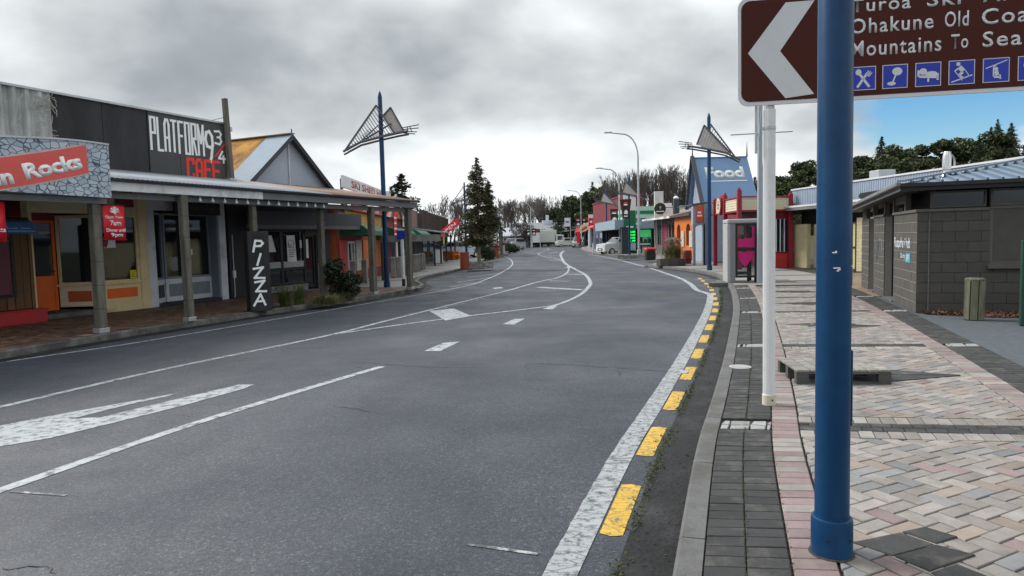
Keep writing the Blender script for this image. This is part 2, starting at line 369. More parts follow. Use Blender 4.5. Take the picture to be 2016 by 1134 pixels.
# ---- paving pieces
PAVE = dict(dark=pmat('charcoal paver', (0.037, 0.037, 0.038), 0.85, 0.25, 9, 0.5, 140, rnd=0.22, dirt=(0.11, 0.105, 0.095), dsc=5, damt=0.35),
  pink=pmat('pinkish paver', (0.215, 0.158, 0.158), 0.8, 0.18, 9, 0.4, 140, rnd=0.22, dirt=(0.24, 0.2, 0.18), dsc=4, damt=0.45),
  pale=pmat('pale paver', (0.255, 0.232, 0.215), 0.8, 0.18, 9, 0.35, 140, rnd=0.2, dirt=(0.15, 0.135, 0.115), dsc=2.2, damt=0.5),
  grey=pmat('grey blue paver', (0.19, 0.19, 0.195), 0.8, 0.16, 9, 0.35, 140, rnd=0.2, dirt=(0.2, 0.19, 0.18), dsc=3, damt=0.4),
  tan=pmat('tan paver', (0.24, 0.20, 0.168), 0.8, 0.16, 9, 0.35, 140, rnd=0.2, dirt=(0.25, 0.2, 0.16), dsc=3, damt=0.4),
  stone=pmat('crazy paving stone', (0.27, 0.27, 0.265), 0.85, 0.2, 9, 0.5, 60, rnd=0.2),
  brick=pmat('brown paving brick', (0.23, 0.135, 0.09), 0.55, 0.3, 6, 0.4, 120, rnd=0.35, dirt=(0.05, 0.035, 0.028), dsc=1.0, damt=0.8))
def clip(poly, x0, x1, y0, y1):
    for ax, lim, sg in ((0, x0, 1), (0, x1, -1), (1, y0, 1), (1, y1, -1)):
        out = []
        for i in range(len(poly)):
            a, b = poly[i-1], poly[i]; da, db = (a[ax]-lim)*sg, (b[ax]-lim)*sg
            if (da >= 0) != (db >= 0):
                t = da/(da-db); out.append((a[0]+(b[0]-a[0])*t, a[1]+(b[1]-a[1])*t))
            if db >= 0: out.append(b)
        poly = out
        if len(poly) < 3: return None
    return poly
def area(p): return abs(sum(p[i-1][0]*p[i][1]-p[i][0]*p[i-1][1] for i in range(len(p))))/2
def shrink(p, d):
    cx_ = sum(q[0] for q in p)/len(p); cy_ = sum(q[1] for q in p)/len(p); out = []
    for x, y in p:
        l = math.hypot(x-cx_, y-cy_); out.append((x-(x-cx_)/l*d, y-(y-cy_)/l*d))
    return out
def herringbone(s0, s1, o0, o1, L, turn=0.0):
    """herringbone bricks (2L x L) laid at 45 degrees plus a turn, as polygons in (s, offset), cut to the panel"""
    t_ = math.pi/4+turn; ca, sa = math.cos(t_)*L, math.sin(t_)*L; out = []; n = int(1.5*max(s1-s0, o1-o0)/L)+6; sc_, oc = (s0+s1)/2, (o0+o1)/2
    for i in range(-n, n):
        for j in range(-n, n):
            t = (i-j) % 4
            if t == 0: q = [(i,j),(i+2,j),(i+2,j+1),(i,j+1)]
            elif t == 3: q = [(i,j),(i+1,j),(i+1,j+2),(i,j+2)]
            else: continue
            q = [(sc_+a*ca-b*sa, oc+a*sa+b*ca) for a, b in q]
            g_ = L*0.075
            p = clip(q, s0, s1, o0, o1)
            if p and area(p) > L*L*0.12: out.append(shrink(p, g_))
    return out
def piece(mb, S, poly, z0, z1, mi=0, bev=0.006):
    """a paver: chamfered slab over a polygon given in path coordinates"""
    tz = z1 + random.uniform(-.0018, .0018); n = len(poly); inn = shrink(poly, bev)
    tx, ty = random.uniform(-.012, .012), random.uniform(-.012, .012); c0 = poly[0]
    vs = [(*S(*q), z0) for q in poly] + [(*S(*q), tz-bev*0.6+(q[0]-c0[0])*tx+(q[1]-c0[1])*ty) for q in poly] + [(*S(*q), tz+(q[0]-c0[0])*tx+(q[1]-c0[1])*ty) for q in inn]
    fs = [(k, (k+1) % n, n+(k+1) % n, n+k) for k in range(n)] + [(n+k, n+(k+1) % n, 2*n+(k+1) % n, 2*n+k) for k in range(n)] + [tuple(range(2*n, 3*n))]
    mb.add(vs, fs, mi)
def lay(name, items, S, parent, mats, limit, ref=(0, 0), z0=0.1, z1=0.12):
    """items: (polygon, material index). The nearest ones are pieces of their own, the rest one joined part."""
    def dist(it):
        q = S(sum(a for a, _ in it[0])/len(it[0]), sum(b for _, b in it[0])/len(it[0])); return (q[0]-ref[0])**2+(q[1]-ref[1])**2
    items = sorted(items, key=dist)
    for poly, mi in items[:limit]:
        mb = MB(); piece(mb, S, poly, z0, z1); mb.build(name, mats[mi], parent, norm=False)
    if len(items) > limit:
        mb = MB()
        for poly, mi in items[limit:]: piece(mb, S, poly, z0, z1, mi)
        mb.build(name, mats, parent, norm=False, kind='stuff')
SK = 0.20
def SR(s_, o_): q = KR.xy(s_ + SK*o_, o_); return (q.x, q.y)
S0 = 19.3; BANDS = [22.58, 26.70, 30.92, 34.0, 37.2]; SEND = 38.4
def rect(a, b, c, d, g_=0.003): return [(a+g_, c+g_), (b-g_, c+g_), (b-g_, d-g_), (a+g_, d-g_)]
dark, pink, hb, bandp, stones, darkr = [], [], [], [], [], []
s_ = S0
while s_ < SEND:
    e = s_+0.112
    nb = min(BANDS, key=lambda b: abs(b-(s_+e)/2))
    if abs((s_+e)/2-nb) > 0.155:
        dark += [(rect(s_, e, 0.145, 0.335), 0), (rect(s_, e, 0.335, 0.53), 0)]; darkr += [(rect(s_, e, 2.735, 2.94), 0), (rect(s_, e, 2.94, 3.15), 0)]
    pink += [(rect(s_, e, 0.535, 0.735), 0 if random.random() < .62 else 1), (rect(s_, e, 2.51, 2.73), 0 if random.random() < .62 else 1)]
    s_ = e
for b in BANDS:
    # crazy paving insert: irregular stones between the charcoal pavers
    for (o0, o1) in ((0.15, 0.53), (2.74, 3.15)):
        cuts = sorted([o0] + [random.uniform(o0, o1) for _ in range(3)] + [o1]); mid = b
        for k in range(len(cuts)-1):
            if cuts[k+1]-cuts[k] < 0.03: continue
            j = lambda: random.uniform(-.028, .028)
            m0, m1 = mid+j(), mid+j()
            stones.append((shrink([(b-.12, cuts[k]), (m0, cuts[k]+j()*.3), (m1, cuts[k+1]), (b-.12, cuts[k+1]-.01)], .008), 0))
            c2 = cuts[k]+random.uniform(0, .04)
            stones.append((shrink([(m0+.006, cuts[k]), (b+.12, c2), (b+.12, cuts[k+1]), (m1+.006, cuts[k+1])], .008), 0))
    o_ = 0.74
    while o_ < 2.5:
        e = min(2.505, o_+0.15)
        for r in range(2): bandp.append((rect(b-.115+r*.115, b+r*.115, o_+(.075 if r else 0), min(2.505, e+(.075 if r else 0))), 0))
        o_ = e
    o_ = 0.74
    while o_ < 2.5:
        e = min(2.505, o_+0.103)
        for a_, c_ in ((b-.31, b-.12), (b+.12, b+.31)): bandp.append((rect(a_, c_, o_, e), 1))
        o_ = e
def diamond(sc_, oc, hs_, ho): return [(sc_-hs_, oc), (sc_, oc-ho), (sc_+hs_, oc), (sc_, oc+ho)]
# the near motif: charcoal tiles cut to a stepped diamond
MOTT = [[gp(1320+x/2.897, 780+y/2.897, .1235).to_2d() for x, y in t_] for t_ in ([(1036,833),(1312,774),(1512,845),(1268,911)], [(1316,773),(1446,744),(1645,806),(1518,844)], [(1275,913),(1514,848),(1746,910),(1478,1000)], [(1484,1002),(1630,952),(1790,1012),(1870,1045),(1600,1060)], [(1480,1004),(1598,1062),(1866,1050),(2080,1130),(1830,1230)])]
edges = [S0] + BANDS; DIA = []
for k in range(len(BANDS)):
    a = edges[k] + (0.32 if k else 0); b = edges[k+1]-0.32; c = (a+b)/2
    ce = 20.30 if k == 0 else c
    if k: DIA += [(c, 1.62, 0.36, 0.78)] if k == 1 else [(c+.13, 1.42, 0.24, 0.55), (c-.13, 1.75, 0.24, 0.55)]
    for poly in herringbone(a, b, 0.745, 2.50, 0.105, rad(7)):
        r = random.random(); hb.append((poly, 0 if r < .66 else 1 if r < .82 else 2 if r < .93 else 3))
lay('charcoal_paver', dark, SR, pave_r, [PAVE['dark']], 110)
lay('border_paver', pink, SR, pave_r, [PAVE['pink'], PAVE['pale']], 70)
lay('herringbone_paver', hb, SR, pave_r, [PAVE['pale'], PAVE['grey'], PAVE['tan'], PAVE['pink']], 300, ref=(1.8, 2.4))
lay('band_paver', bandp, SR, pave_r, [PAVE['dark'], PAVE['pale']], 60, ref=(2.4, 5))
lay('crazy_paving_stone', stones, SR, pave_r, [PAVE['stone']], 40)
lay('charcoal_paver', darkr, SR, pave_r, [PAVE['dark']], 0)
for t_ in MOTT:
    mb = MB(); piece(mb, lambda x, y: (x, y), shrink([(q.x, q.y) for q in t_], .005), .1, .1265); mb.build('motif_tile', PAVE['dark'], pave_r, norm=False)
for a, b, h1, h2 in DIA:      # each dark motif is four cut tiles
    for q in ([(a-h1,b),(a,b-h2),(a,b)], [(a,b-h2),(a+h1,b),(a,b)], [(a+h1,b),(a,b+h2),(a,b)], [(a,b+h2),(a-h1,b),(a,b)]):
        mb = MB(); piece(mb, SR, shrink(q, .004), .1, .1265); mb.build('motif_tile', PAVE['dark'], pave_r, norm=False)
# beyond the laid panels and beside them
mb = MB(); ribbon(mb, KR, SEND+.1, KR.L-2, 0.14, 3.4, 0.118); struct(mb, 'far_paving', M_path)
mb = MB()
for d in range(40, 120, 3):
    ribbon(mb, KR, d, d+0.28, 0.15, 3.3, 0.1215)
struct(mb, 'paving_band', PAVE['dark'])
mb = MB(); ribbon(mb, KR, 15, 34.6, 3.16, 11, 0.112); struct(mb, 'chip_seal_yard', M_chip)
mb = MB(); ribbon(mb, KR, 34.7, 44, 3.16, 12, 0.112); struct(mb, 'porch_paving', pmat('brown worn paving', (0.22, 0.16, 0.10), .8, .3, 3, .3, 80, dirt=(.1, .08, .06)))
# left pavement: brown bricks in front of the cafes, pale slabs further on
LA = rad(65.4148); LO = Vector((-7.64, 12.57)); LU = Vector((math.cos(LA), math.sin(LA))); LN = Vector((-math.sin(LA), math.cos(LA)))
def SL(u, o): q = LO+LU*u+LN*o; return (q.x, q.y)
lb = []
def kerb_off(u):
    q = LO + LU*u; best = min(KL.p, key=lambda p: abs((p-q).dot(LU))); return (best-q).dot(LN)
u_ = -3.0
while u_ < 3.6:
    ko = kerb_off(u_+.1)+0.2
    for r in range(2): lb.append((rect(u_, u_+.2, ko+.02+r*.2, ko+.22+r*.2, .004), 0))
    u_ += .2
for poly in herringbone(-3.2, 11.5, 0.16, 3.62, 0.1): lb.append((poly, 0))
lay('paving_brick', lb, SL, pave_l, [PAVE['brick']], 300, ref=(-7.6, 12.0))
mb = MB().sheet([(*SL(5.0, -.02), .108), (*SL(9.9, -.02), .108), (*SL(10.2, 0.9), .108), (*SL(3.0, .12), .108), (*SL(3.0,-.1), .108)]); struct(mb, 'planting_bed', M_soil)
mb = MB(); ribbon(mb, KL, 8, 36, -.15, -.42, .109); struct(mb, 'kerb_side_soil', M_soil)
mb = MB().sheet([(*SL(9.6, .2), .114), (-3.6, 24.5, .114), (-4.1, 27, .114), (-4.2, 30, .114), (-3.5, 35, .114), (-3.0, 38.5, .114), (-2.2, 41, .114), (-2.3, 52, .114), (-1.5, 62, .114), (-.8, 75, .114), (0, 100, .114), (-7, 100, .114), (-7, 24.5, .114), (*SL(9.6, 4.2), .114)][::-1]); struct(mb, 'far_left_paving', M_path)
mb = MB()
for y_ in range(28, 70, 4): mb.sheet([(-6.2, y_, .118), (-4.4, y_-.4, .118), (-4.4, y_-.1, .118), (-6.2, y_+.3, .118)])
struct(mb, 'paving_band', PAVE['dark'])
# ---- road markings
UND = (0.062, 0.066, 0.075)
P_white = worn_mat('worn white road paint', (0.36, 0.38, 0.405), UND, 0.38, 9.0)
P_crack = worn_mat('cracked thick white road paint', (0.33, 0.345, 0.36), (0.055, 0.07, 0.072), 0.38, 16.0, cracks=0.85)
P_yel = worn_mat('worn yellow road paint', (0.58, 0.36, 0.04), (0.09, 0.085, 0.07), 0.36, 18.0, cracks=0.6)
P_old = worn_mat('nearly worn off paint', (0.42, 0.43, 0.43), UND, 0.5, 7.0)
P_tar = pmat('bitumen crack sealer', (0.03, 0.03, 0.032), .6, .3, 5, .2)
def mark(name, mb, mat): return mb.build(name, mat, road_o, norm=False)
def line_px(name, pts, w, mat, z=0.004, n=10, jag=0.0):
    c = Curve([gp(*p).to_2d() for p in pts], n); mb = MB(); ss = c.range(0, c.L, 0.25); vs = []
    ws = w if isinstance(w, (list, tuple)) else (w, w)
    for d in ss:
        t = d/c.L; ww = ws[0]+(ws[1]-ws[0])*t
        vs += [v3(c.xy(d, -ww/2-random.uniform(0, jag)), z), v3(c.xy(d, ww/2+random.uniform(0, jag)), z)]
    mb.add(vs, [(2*i, 2*i+1, 2*i+3, 2*i+2) for i in range(len(ss)-1)]); return mark(name, mb, mat)
mb = MB(); ss = KR.range(12, 34, 0.06); vs = []
for d in ss:
    wdt = .008 if d < 27 else 0
    vs += [v3(KR.xy(d, -.615-random.uniform(0, wdt)), .004), v3(KR.xy(d, -.45 - .0*d), .004)]
mb.add(vs, [(2*i, 2*i+1, 2*i+3, 2*i+2) for i in range(len(ss)-1)]); mark('white_edge_line', mb, P_crack)
ec = Curve([KR.xy(33.98, -.532), KR.xy(35.2, -.54), KR.xy(36.6, -.58)] + [gp(*p).to_2d() for p in [(1372,571),(1360,560),(1341,549),(1310,538),(1280,528),(1250,520),(1215,511),(1185,505),(1158,501)]], 8); mb = MB(); ribbon(mb, ec, 0, ec.L, -.08, .08, .0047, step=.2); mark('white_edge_line', mb, P_white)
d = 14.9
while d < 44:
    mb = MB(); ss = KR.range(d, d+0.82, 0.1); pts = [v3(KR.xy(x, -.435-max(0,d-33)*.03), .004) for x in ss]; q = [v3(KR.xy(x, -.305-max(0,d-33)*.03), .004) for x in ss]
    for l in (pts, q): l[0] += (l[1]-l[0])*.25; l[-1] += (l[-2]-l[-1])*.25
    mid0 = v3(KR.xy(d, -.37-max(0,d-33)*.03), .004); mid1 = v3(KR.xy(d+.82, -.37-max(0,d-33)*.03), .004)
    mb.sheet([mid0]+q+[mid1]+pts[::-1]); mark('yellow_dash', mb, P_yel); d += 1.42
line_px('white_side_line', [(-260,757),(0,714),(280,673),(640,612),(900,567),(950,553),(990,535),(1009,520),(1003,509),(990,504)], .09, P_white)
line_px('white_side_line', [(990,504),(955,503)], .1, P_white, z=.0055)
line_px('centre_line', [(-300,874),(0,802),(320,728),(640,662),(760,632),(900,597),(1000,572),(1060,555),(1100,546),(1118,535),(1118,523),(1108,514),(1092,509),(1071,505),(1060,501),(1064,497),(1080,492),(1078,489)], .11, P_white)
line_px('lane_line', [(-380,1090),(0,966),(350,845),(600,767),(752,722)], .115, P_white)
line_px('centre_line', [(668,657),(780,641),(900,625),(1060,606),(1100,599),(1140,582),(1158,566),(1162,556),(1152,541),(1130,529),(1112,518),(1106,508),(1104,500),(1110,494)], (.10, .30), P_white, z=.0055)
for a, b, w in [((1060,566),(1148,571),.34),((1080,553),(1120,554),.2),((1115,540),(1152,541),.3),((1112,526),(1132,528),.25),((1080,512),(1112,513),.35),((1075,508),(1108,508),.35),((1070,504),(1104,504),.4),((1080,499),(1100,497),.4)]:
    line_px('hatch_bar', [a, b], w, P_white, z=.0068)
mb = MB().sheet([gp(*p, .0068) for p in [(845,612),(893,607),(928,622),(877,631)]]); mark('hatch_bar', mb, P_white)
for q in [[(835,691),(872,675),(906,672),(868,691)], [(990,638),(1012,628),(1034,627),(1012,639)], [(1068,608),(1084,603),(1099,601),(1088,609)], [(968,567),(985,565),(992,567),(974,569)], [(1205,499),(1212,499),(1216,500),(1208,500)]]:
    mark('lane_dash', MB().sheet([gp(*p, .004) for p in q]), P_white)
mark('turn_arrow', MB().sheet([gp(*p, .004) for p in [(-120,905),(-60,850),(60,826),(180,804),(353,773),(330,780),(250,797),(143,824),(200,821),(300,797),(470,757),(501,757),(480,765),(380,793),(290,816),(200,838),(100,862),(0,879)]]), P_white)
for a, b in [((885,565),(948,556)),((900,556),(968,546)),((920,547),(985,538)),((925,538),(1000,531)),((930,531),(995,527)),((1330,549),(1420,552)),((1240,521),(1290,523)),((1215,515),(1255,516)),((1200,509),(1230,510))]:
    line_px('parking_line', [a, b], .1, P_white, z=.0058)
line_px('old_paint_line', [(920,1072),(1060,1092)], .028, P_old); line_px('old_paint_line', [(20,968),(130,976)], .03, P_old)
line_px('old_paint_line', [(860,610),(965,585)], .06, P_old)
for pts in ([(1040,731),(1060,716),(1330,733),(1372,741)], [(660,712),(745,716),(830,722),(985,725)], [(650,800),(690,804),(740,812)], [(0,1120),(80,1117),(110,1130)], [(1130,540),(1160,541)], [(1215,728),(1222,740)], [(700,722),(725,727)], [(1310,580),(1345,577)]):
    c = Curve([gp(*p).to_2d() for p in pts], 8); mb = MB(); ss = c.range(0, c.L, 0.05); vs = []
    for k, d in enumerate(ss):
        j = random.uniform(-.018, .018); w = random.uniform(.002, .010)*min(1, 4*min(d, c.L-d)/c.L+.15); vs += [v3(c.xy(d, j-w), .0052), v3(c.xy(d, j+w), .0052)]
    mb.add(vs, [(2*i, 2*i+1, 2*i+3, 2*i+2) for i in range(len(ss)-1)]); mark('road_crack', mb, P_tar)
mark('tar_patch', MB().sheet([gp(*p, .003) for p in [(1290,578),(1330,576),(1336,582),(1300,584)]]), P_tar)
mark('manhole_cover', MB().sheet([gp(*p, .0085) for p in [(1338,729),(1356,728),(1354,735),(1340,735)]]), P_white)
# inspection covers in the footpath
M_iron = pmat('grey cast cover', (0.42, 0.42, 0.42), .5, .2, 10, .2, 100, metal=.2)
q = KR.xy(25.15, .22); a_ = KR.ang(25.15)
cv = thing('inspection_cover', 'round ribbed grey metal cover set in the charcoal pavers by the kerb', 'manhole cover', (q.x, q.y, .12), a_)
MB().lathe([(.125, -.01), (.125, .004), (.115, .006)], 24).build('rim', M_iron, cv)
for k in range(-5, 6):
    h = math.sqrt(.105**2-(k*.018)**2); MB().box(-h, h, k*.018-.005, k*.018+.005, .006, .010).build('rib', M_iron, cv)
# gutter weeds and litter
M_moss = pmat('gutter moss', (0.05, 0.062, 0.022), .95, .5, 30, .3); M_leaf = pmat('fallen leaves', (0.09, 0.055, 0.03), .9, .4, 30, .2, rnd=.4)
def flecks(name, centers, size, mats, parent=None, flat=0.5, label=None):
    n = len(centers); c = np.asarray(centers, np.float32); ang = RNG.uniform(0, 6.28, n); sz = RNG.uniform(.5, 1.3, n)*size
    t = np.stack([np.cos(ang), np.sin(ang), RNG.uniform(-flat, flat, n)], 1)*sz[:, None]; b = np.stack([-np.sin(ang), np.cos(ang), RNG.uniform(-flat, flat, n)], 1)*(sz*RNG.uniform(.3, .8, n))[:, None]
    v = np.stack([c-t, c+b*.8, c+t, c-b*.8], 1).reshape(-1, 3); f = np.arange(4*n).reshape(-1, 4)
    return link(name, mesh_from(name, v, f, mats), parent, kind='stuff')
pts = []
for _ in range(9000):
    d = random.uniform(14, 38); o = random.gauss(-.262, .026)
    if math.sin(d*7.3)+math.sin(d*2.9+1) > -0.6+random.uniform(-1, 1): q = KR.xy(d, o); pts.append((q.x, q.y, random.uniform(.004, .022)))
flecks('gutter_weeds', pts, .011, M_moss, flat=.9)
pts = []
for _ in range(2600):
    d = random.uniform(18, 40); q = KR.xy(d, random.uniform(-.27, .0)); pts.append((q.x, q.y, random.uniform(.006, .012)))
for _ in range(900):
    d = random.uniform(8, 38); q = KL.xy(d, random.uniform(-.02, .28)); pts.append((q.x, q.y, random.uniform(.006, .012)))
flecks('gutter_litter', pts, .009, pmat('dark leaf litter', (0.04, 0.033, 0.026), .9, .4, 20, .2))
pts = []
for _ in range(1500):
    d = random.uniform(19.5, 30); q = KR.xy(d, random.choice([.338, .338, .338, .535])+random.gauss(0, .006)); pts.append((q.x, q.y, .117+random.uniform(0, .008)))
flecks('joint_moss', pts, .007, M_moss, flat=.9)
# ================================================================== LEFT ROW (local frame: x along the front, -y to the street)
Z0 = 0.12
M_blackboard = pmat('black painted board', (0.008, 0.009, 0.012), .55, .5, 2.5, .12, 30, dirt=(0.028, 0.029, 0.034), dsc=1.2, damt=.6, stretch=(1, 1, .35))
M_charboard = pmat('charcoal painted board', (0.062, 0.064, 0.068), .7, .15, 2, .1, 40)
M_oldiron = pmat('weathered corrugated iron', (0.52, 0.54, 0.54), .6, .2, 2.2, .2, 40, dirt=(0.25, 0.26, 0.25), dsc=2.0, damt=.75, stretch=(1, 1, .3))
M_cream = pmat('cream painted timber', (0.74, 0.60, 0.34), .5, .1, 2.5, .1, 30, dirt=(0.42, 0.35, 0.22), dsc=1.2, damt=.35)
M_cream2 = pmat('pale cream painted timber', (0.72, 0.64, 0.46), .55, .1, 2.5, .1, 30, dirt=(0.4, 0.36, 0.28), dsc=1.3, damt=.4)
M_orange = pmat('orange paint', (0.80, 0.14, 0.015), .45, .12, 3, .08, 30)
M_rust_or = pmat('rusty orange panel', (0.46, 0.10, 0.03), .55, .15, 3, .08, 30)
M_red = pmat('red paint', (0.46, 0.025, 0.03), .45, .15, 3, .08, 30, dirt=(.28, .03, .03), dsc=2, damt=.4)
M_dred = pmat('dark red paint', (0.20, 0.02, 0.03), .5, .15, 3, .08, 30)
M_white = pmat('white paint', (0.68, 0.69, 0.70), .5, .08, 2.5, .08, 40, dirt=(.45, .45, .44), dsc=1.6, damt=.35)
M_offw = pmat('off white grey paint', (0.62, 0.66, 0.73), .55, .1, 2.5, .08, 40, dirt=(.36, .38, .4), dsc=1.6, damt=.4)
M_bgrey = pmat('blue grey paint', (0.20, 0.235, 0.285), .55, .12, 2.5, .08, 40)
M_slate = pmat('dark slate paint', (0.045, 0.052, 0.065), .55, .15, 2.5, .08, 40)
M_wall_d = pmat('dark grey plaster', (0.036, 0.038, 0.046), .8, .2, 2.5, .2, 40)
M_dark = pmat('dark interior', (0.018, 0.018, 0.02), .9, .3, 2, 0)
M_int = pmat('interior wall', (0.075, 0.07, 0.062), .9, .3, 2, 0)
M_post = pmat('weathered timber post', (0.15, 0.14, 0.12), .85, .3, 3, .5, 30, dirt=(0.075, 0.07, 0.055), dsc=2.2, damt=.75, stretch=(5, 5, .6))
M_iron = MATS['grey cast cover']; M_galv = pmat('galvanised steel', (0.42, 0.44, 0.46), .42, .15, 4, .08, 60, metal=.55)
M_vroof = pmat('verandah roof iron', (0.36, 0.39, 0.42), .5, .15, 1.2, .1, 40, dirt=(0.26, 0.275, 0.28), dsc=.8, damt=.5, metal=.2)
M_vrust = pmat('brown faded roof iron', (0.27, 0.18, 0.135), .65, .2, 1.6, .15, 40, dirt=(0.2, 0.12, 0.08), dsc=1.2, damt=.6)
M_fasc = pmat('pale grey fascia', (0.66, 0.68, 0.70), .6, .12, 2, .1, 40, dirt=(0.26, 0.26, 0.25), dsc=1.6, damt=.5)
M_fasc_d = pmat('bare grey fascia', (0.155, 0.16, 0.165), .75, .2, 2, .2, 40)
M_plank = pmat('stained rough plank', (0.15, 0.082, 0.04), .8, .35, 2.5, .5, 30, rnd=.3, stretch=(6, 6, .5))
M_rusty = pmat('rusty ochre roof iron', (0.62, 0.30, 0.03), .75, .2, 3, .4, 30, dirt=(0.12, 0.05, 0.035), dsc=1.3, damt=.85)
M_bluroof = pmat('blue grey roof iron', (0.25, 0.32, 0.40), .45, .1, 1.5, .06, 40)
M_gable = pmat('grey blue gable sheet', (0.36, 0.41, 0.49), .6, .08, 1, .05, 40)
M_glass = glass_mat('shop glass', (0.5, 0.53, 0.55), 0.72)
M_glass_d = glass_mat('dark glass', (0.2, 0.22, 0.25), 0.35)
M_lamp = emat('warm lamp', (1.0, 0.78, 0.45), 5.5)
M_chrome = pmat('bright steel', (0.6, 0.61, 0.62), .25, .05, 4, 0, metal=.9)
M_black = pmat('black plastic', (0.015, 0.015, 0.017), .45, .2, 5, .05)
M_ltxt = pmat('white lettering', (0.80, 0.81, 0.82), .6, .06, 5, 0)
M_rtxt = pmat('red lettering', (0.72, 0.045, 0.03), .6, .08, 5, 0)
M_vinyl = pmat('red banner vinyl', (0.66, 0.012, 0.03), .5, .12, 3, .05)
def frame_box(mb, x0, x1, z0, z1, y, w, d, mi=0):
    """a rectangular frame of four butted bars"""
    mb.box(x0, x1, y, y+d, z1-w, z1, mi); mb.box(x0, x1, y, y+d, z0, z0+w, mi); mb.box(x0, x0+w, y, y+d, z0+w, z1-w, mi); mb.box(x1-w, x1, y, y+d, z0+w, z1-w, mi); return mb
def window(parent, x0, x1, z0, z1, y, fm, gm, w=.06, d=.07, mull=(), trans=(), name='window'):
    f = frame_box(MB(), x0, x1, z0, z1, y, w, d)
    for mx_ in mull: f.box(mx_-w/2, mx_+w/2, y+.004, y+d-.004, z0+w, z1-w)
    for tz in trans: f.box(x0+w, x1-w, y+.006, y+d-.006, tz-w/2, tz+w/2)
    fo = f.build(name, fm, parent, bevel=.006)
    xs = [x0+w*.5] + list(mull) + [x1-w*.5]
    for a, b in zip(xs, xs[1:]): MB().box(a, b, y+d*.45, y+d*.45+.008, z0+w*.5, z1-w*.5).build('pane', gm, fo)
    return fo
FRL = lambda u, o, z=0: Vector((*SL(u, o), z))
# --- cafe building: parapet, shop with cream windows, shop with grey windows
cb = thing('cafe_building', 'long low cafe building with black parapet and painted PLATFORM 9 3/4 CAFE lettering', 'building', FRL(0, 0), LA)
FY = 3.7
# shell around the two shops (open front)
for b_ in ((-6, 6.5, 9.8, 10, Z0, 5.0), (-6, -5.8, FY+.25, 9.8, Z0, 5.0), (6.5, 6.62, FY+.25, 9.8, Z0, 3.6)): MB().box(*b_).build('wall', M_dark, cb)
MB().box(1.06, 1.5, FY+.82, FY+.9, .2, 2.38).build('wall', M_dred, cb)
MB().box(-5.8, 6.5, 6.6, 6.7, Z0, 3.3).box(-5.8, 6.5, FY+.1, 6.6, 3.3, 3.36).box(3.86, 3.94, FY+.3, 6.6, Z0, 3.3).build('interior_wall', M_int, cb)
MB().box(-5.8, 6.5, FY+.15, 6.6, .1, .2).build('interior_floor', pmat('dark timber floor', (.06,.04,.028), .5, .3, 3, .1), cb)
MB().sheet([(-6, FY, 5.2), (6.62, FY, 5.2), (6.62, 10, 4.7), (-6, 10, 4.7)]).build('roof', M_oldiron, cb)
# corrugated parapet
mb = MB(); n = 260; vs = []
for k in range(n+1):
    x = -6+7.64*k/n; y = FY-.02-.06*max(-.7, min(.7, 1.4*math.sin(x*2*math.pi/.27)))
    vs += [(x, y, 3.3), (x, y, 5.22)]
mb.add(vs, [(2*k, 2*k+2, 2*k+3, 2*k+1) for k in range(n)]); mb.build('corrugated_sheet', M_oldiron, cb, smooth=True, norm=False)
x = 1.66
while x < 4.05:
    e = min(4.06, x+1.2); MB().box(x+.004, e-.004, FY-.03, FY+.03, 3.42, 5.2).build('parapet_board', M_blackboard, cb, bevel=.004); x = e
for a, b in ((4.075, 5.0), (5.0, 5.78), (5.78, 6.6)): MB().box(a+.006, b-.006, FY-.05, FY+.02, 3.4, 5.2).build('sign_panel', M_charboard, cb, bevel=.004)
MB().box(-6, 6.66, FY-.09, FY+.12, 5.2, 5.25).build('parapet_cap', M_galv, cb)
def strokes(name, glyphs, mat, parent, y, w):
    """hand painted block capitals: each letter a set of strokes in a unit cell"""
    mb = MB()
    for (x0, x1, z0, z1, ss) in glyphs:
        for ln in ss:
            for a, b in zip(ln, ln[1:]):
                p = Vector((x0+a[0]*(x1-x0), y, z0+a[1]*(z1-z0))); q = Vector((x0+b[0]*(x1-x0), y, z0+b[1]*(z1-z0))); d = (q-p).normalized()*w*.45
                mb.bar(p-d, q+d, w, .004 + random.uniform(0, .003), up=(0,1,0))
    return mb.build(name, mat, parent)
GL = dict(P=[[(0,0),(0,1),(1,1),(1,.52),(0,.52)]], L=[[(0,1),(0,0),(1,0)]], A=[[(0,0),(0,.85),(.3,1),(.75,1),(1,.85),(1,0)],[(0,.42),(1,.42)]], T=[[(0,1),(1,1)],[(.5,1),(.5,0)]], F=[[(0,0),(0,1),(1,1)],[(0,.55),(.8,.55)]], O=[[(0,0),(0,1),(1,1),(1,0),(0,0)]], R=[[(0,0),(0,1),(1,1),(1,.52),(0,.52)],[(.35,.52),(1,0)]], M=[[(0,0),(0,1),(.5,.4),(1,1),(1,0)]], C=[[(1,.8),(1,1),(0,1),(0,0),(1,0),(1,.2)]], E=[[(1,1),(0,1),(0,0),(1,0)],[(0,.5),(.8,.5)]])
gl = []; x = 4.14
for ch, w in zip('PLATFORM', (.125, .125, .125, .14, .125, .125, .13, .17)):
    gl.append((x, x+w, 4.22+.02*random.random(), 5.05, GL[ch])); x += w+.083
strokes('painted_word', gl, M_ltxt, cb, FY-.053, .062)
N9 = [[(1,.55),(.75,.46),(.2,.5),(0,.72),(.15,.95),(.6,1),(.95,.85),(1,.6),(.75,.15),(.55,0)]]; N3 = [[(0,.95),(.7,1),(1,.8),(.8,.55),(.4,.52)],[(.8,.52),(1,.25),(.7,0),(0,.06)]]; N4 = [[(.6,1),(0,.35),(1,.35)],[(.75,.6),(.75,0)]]
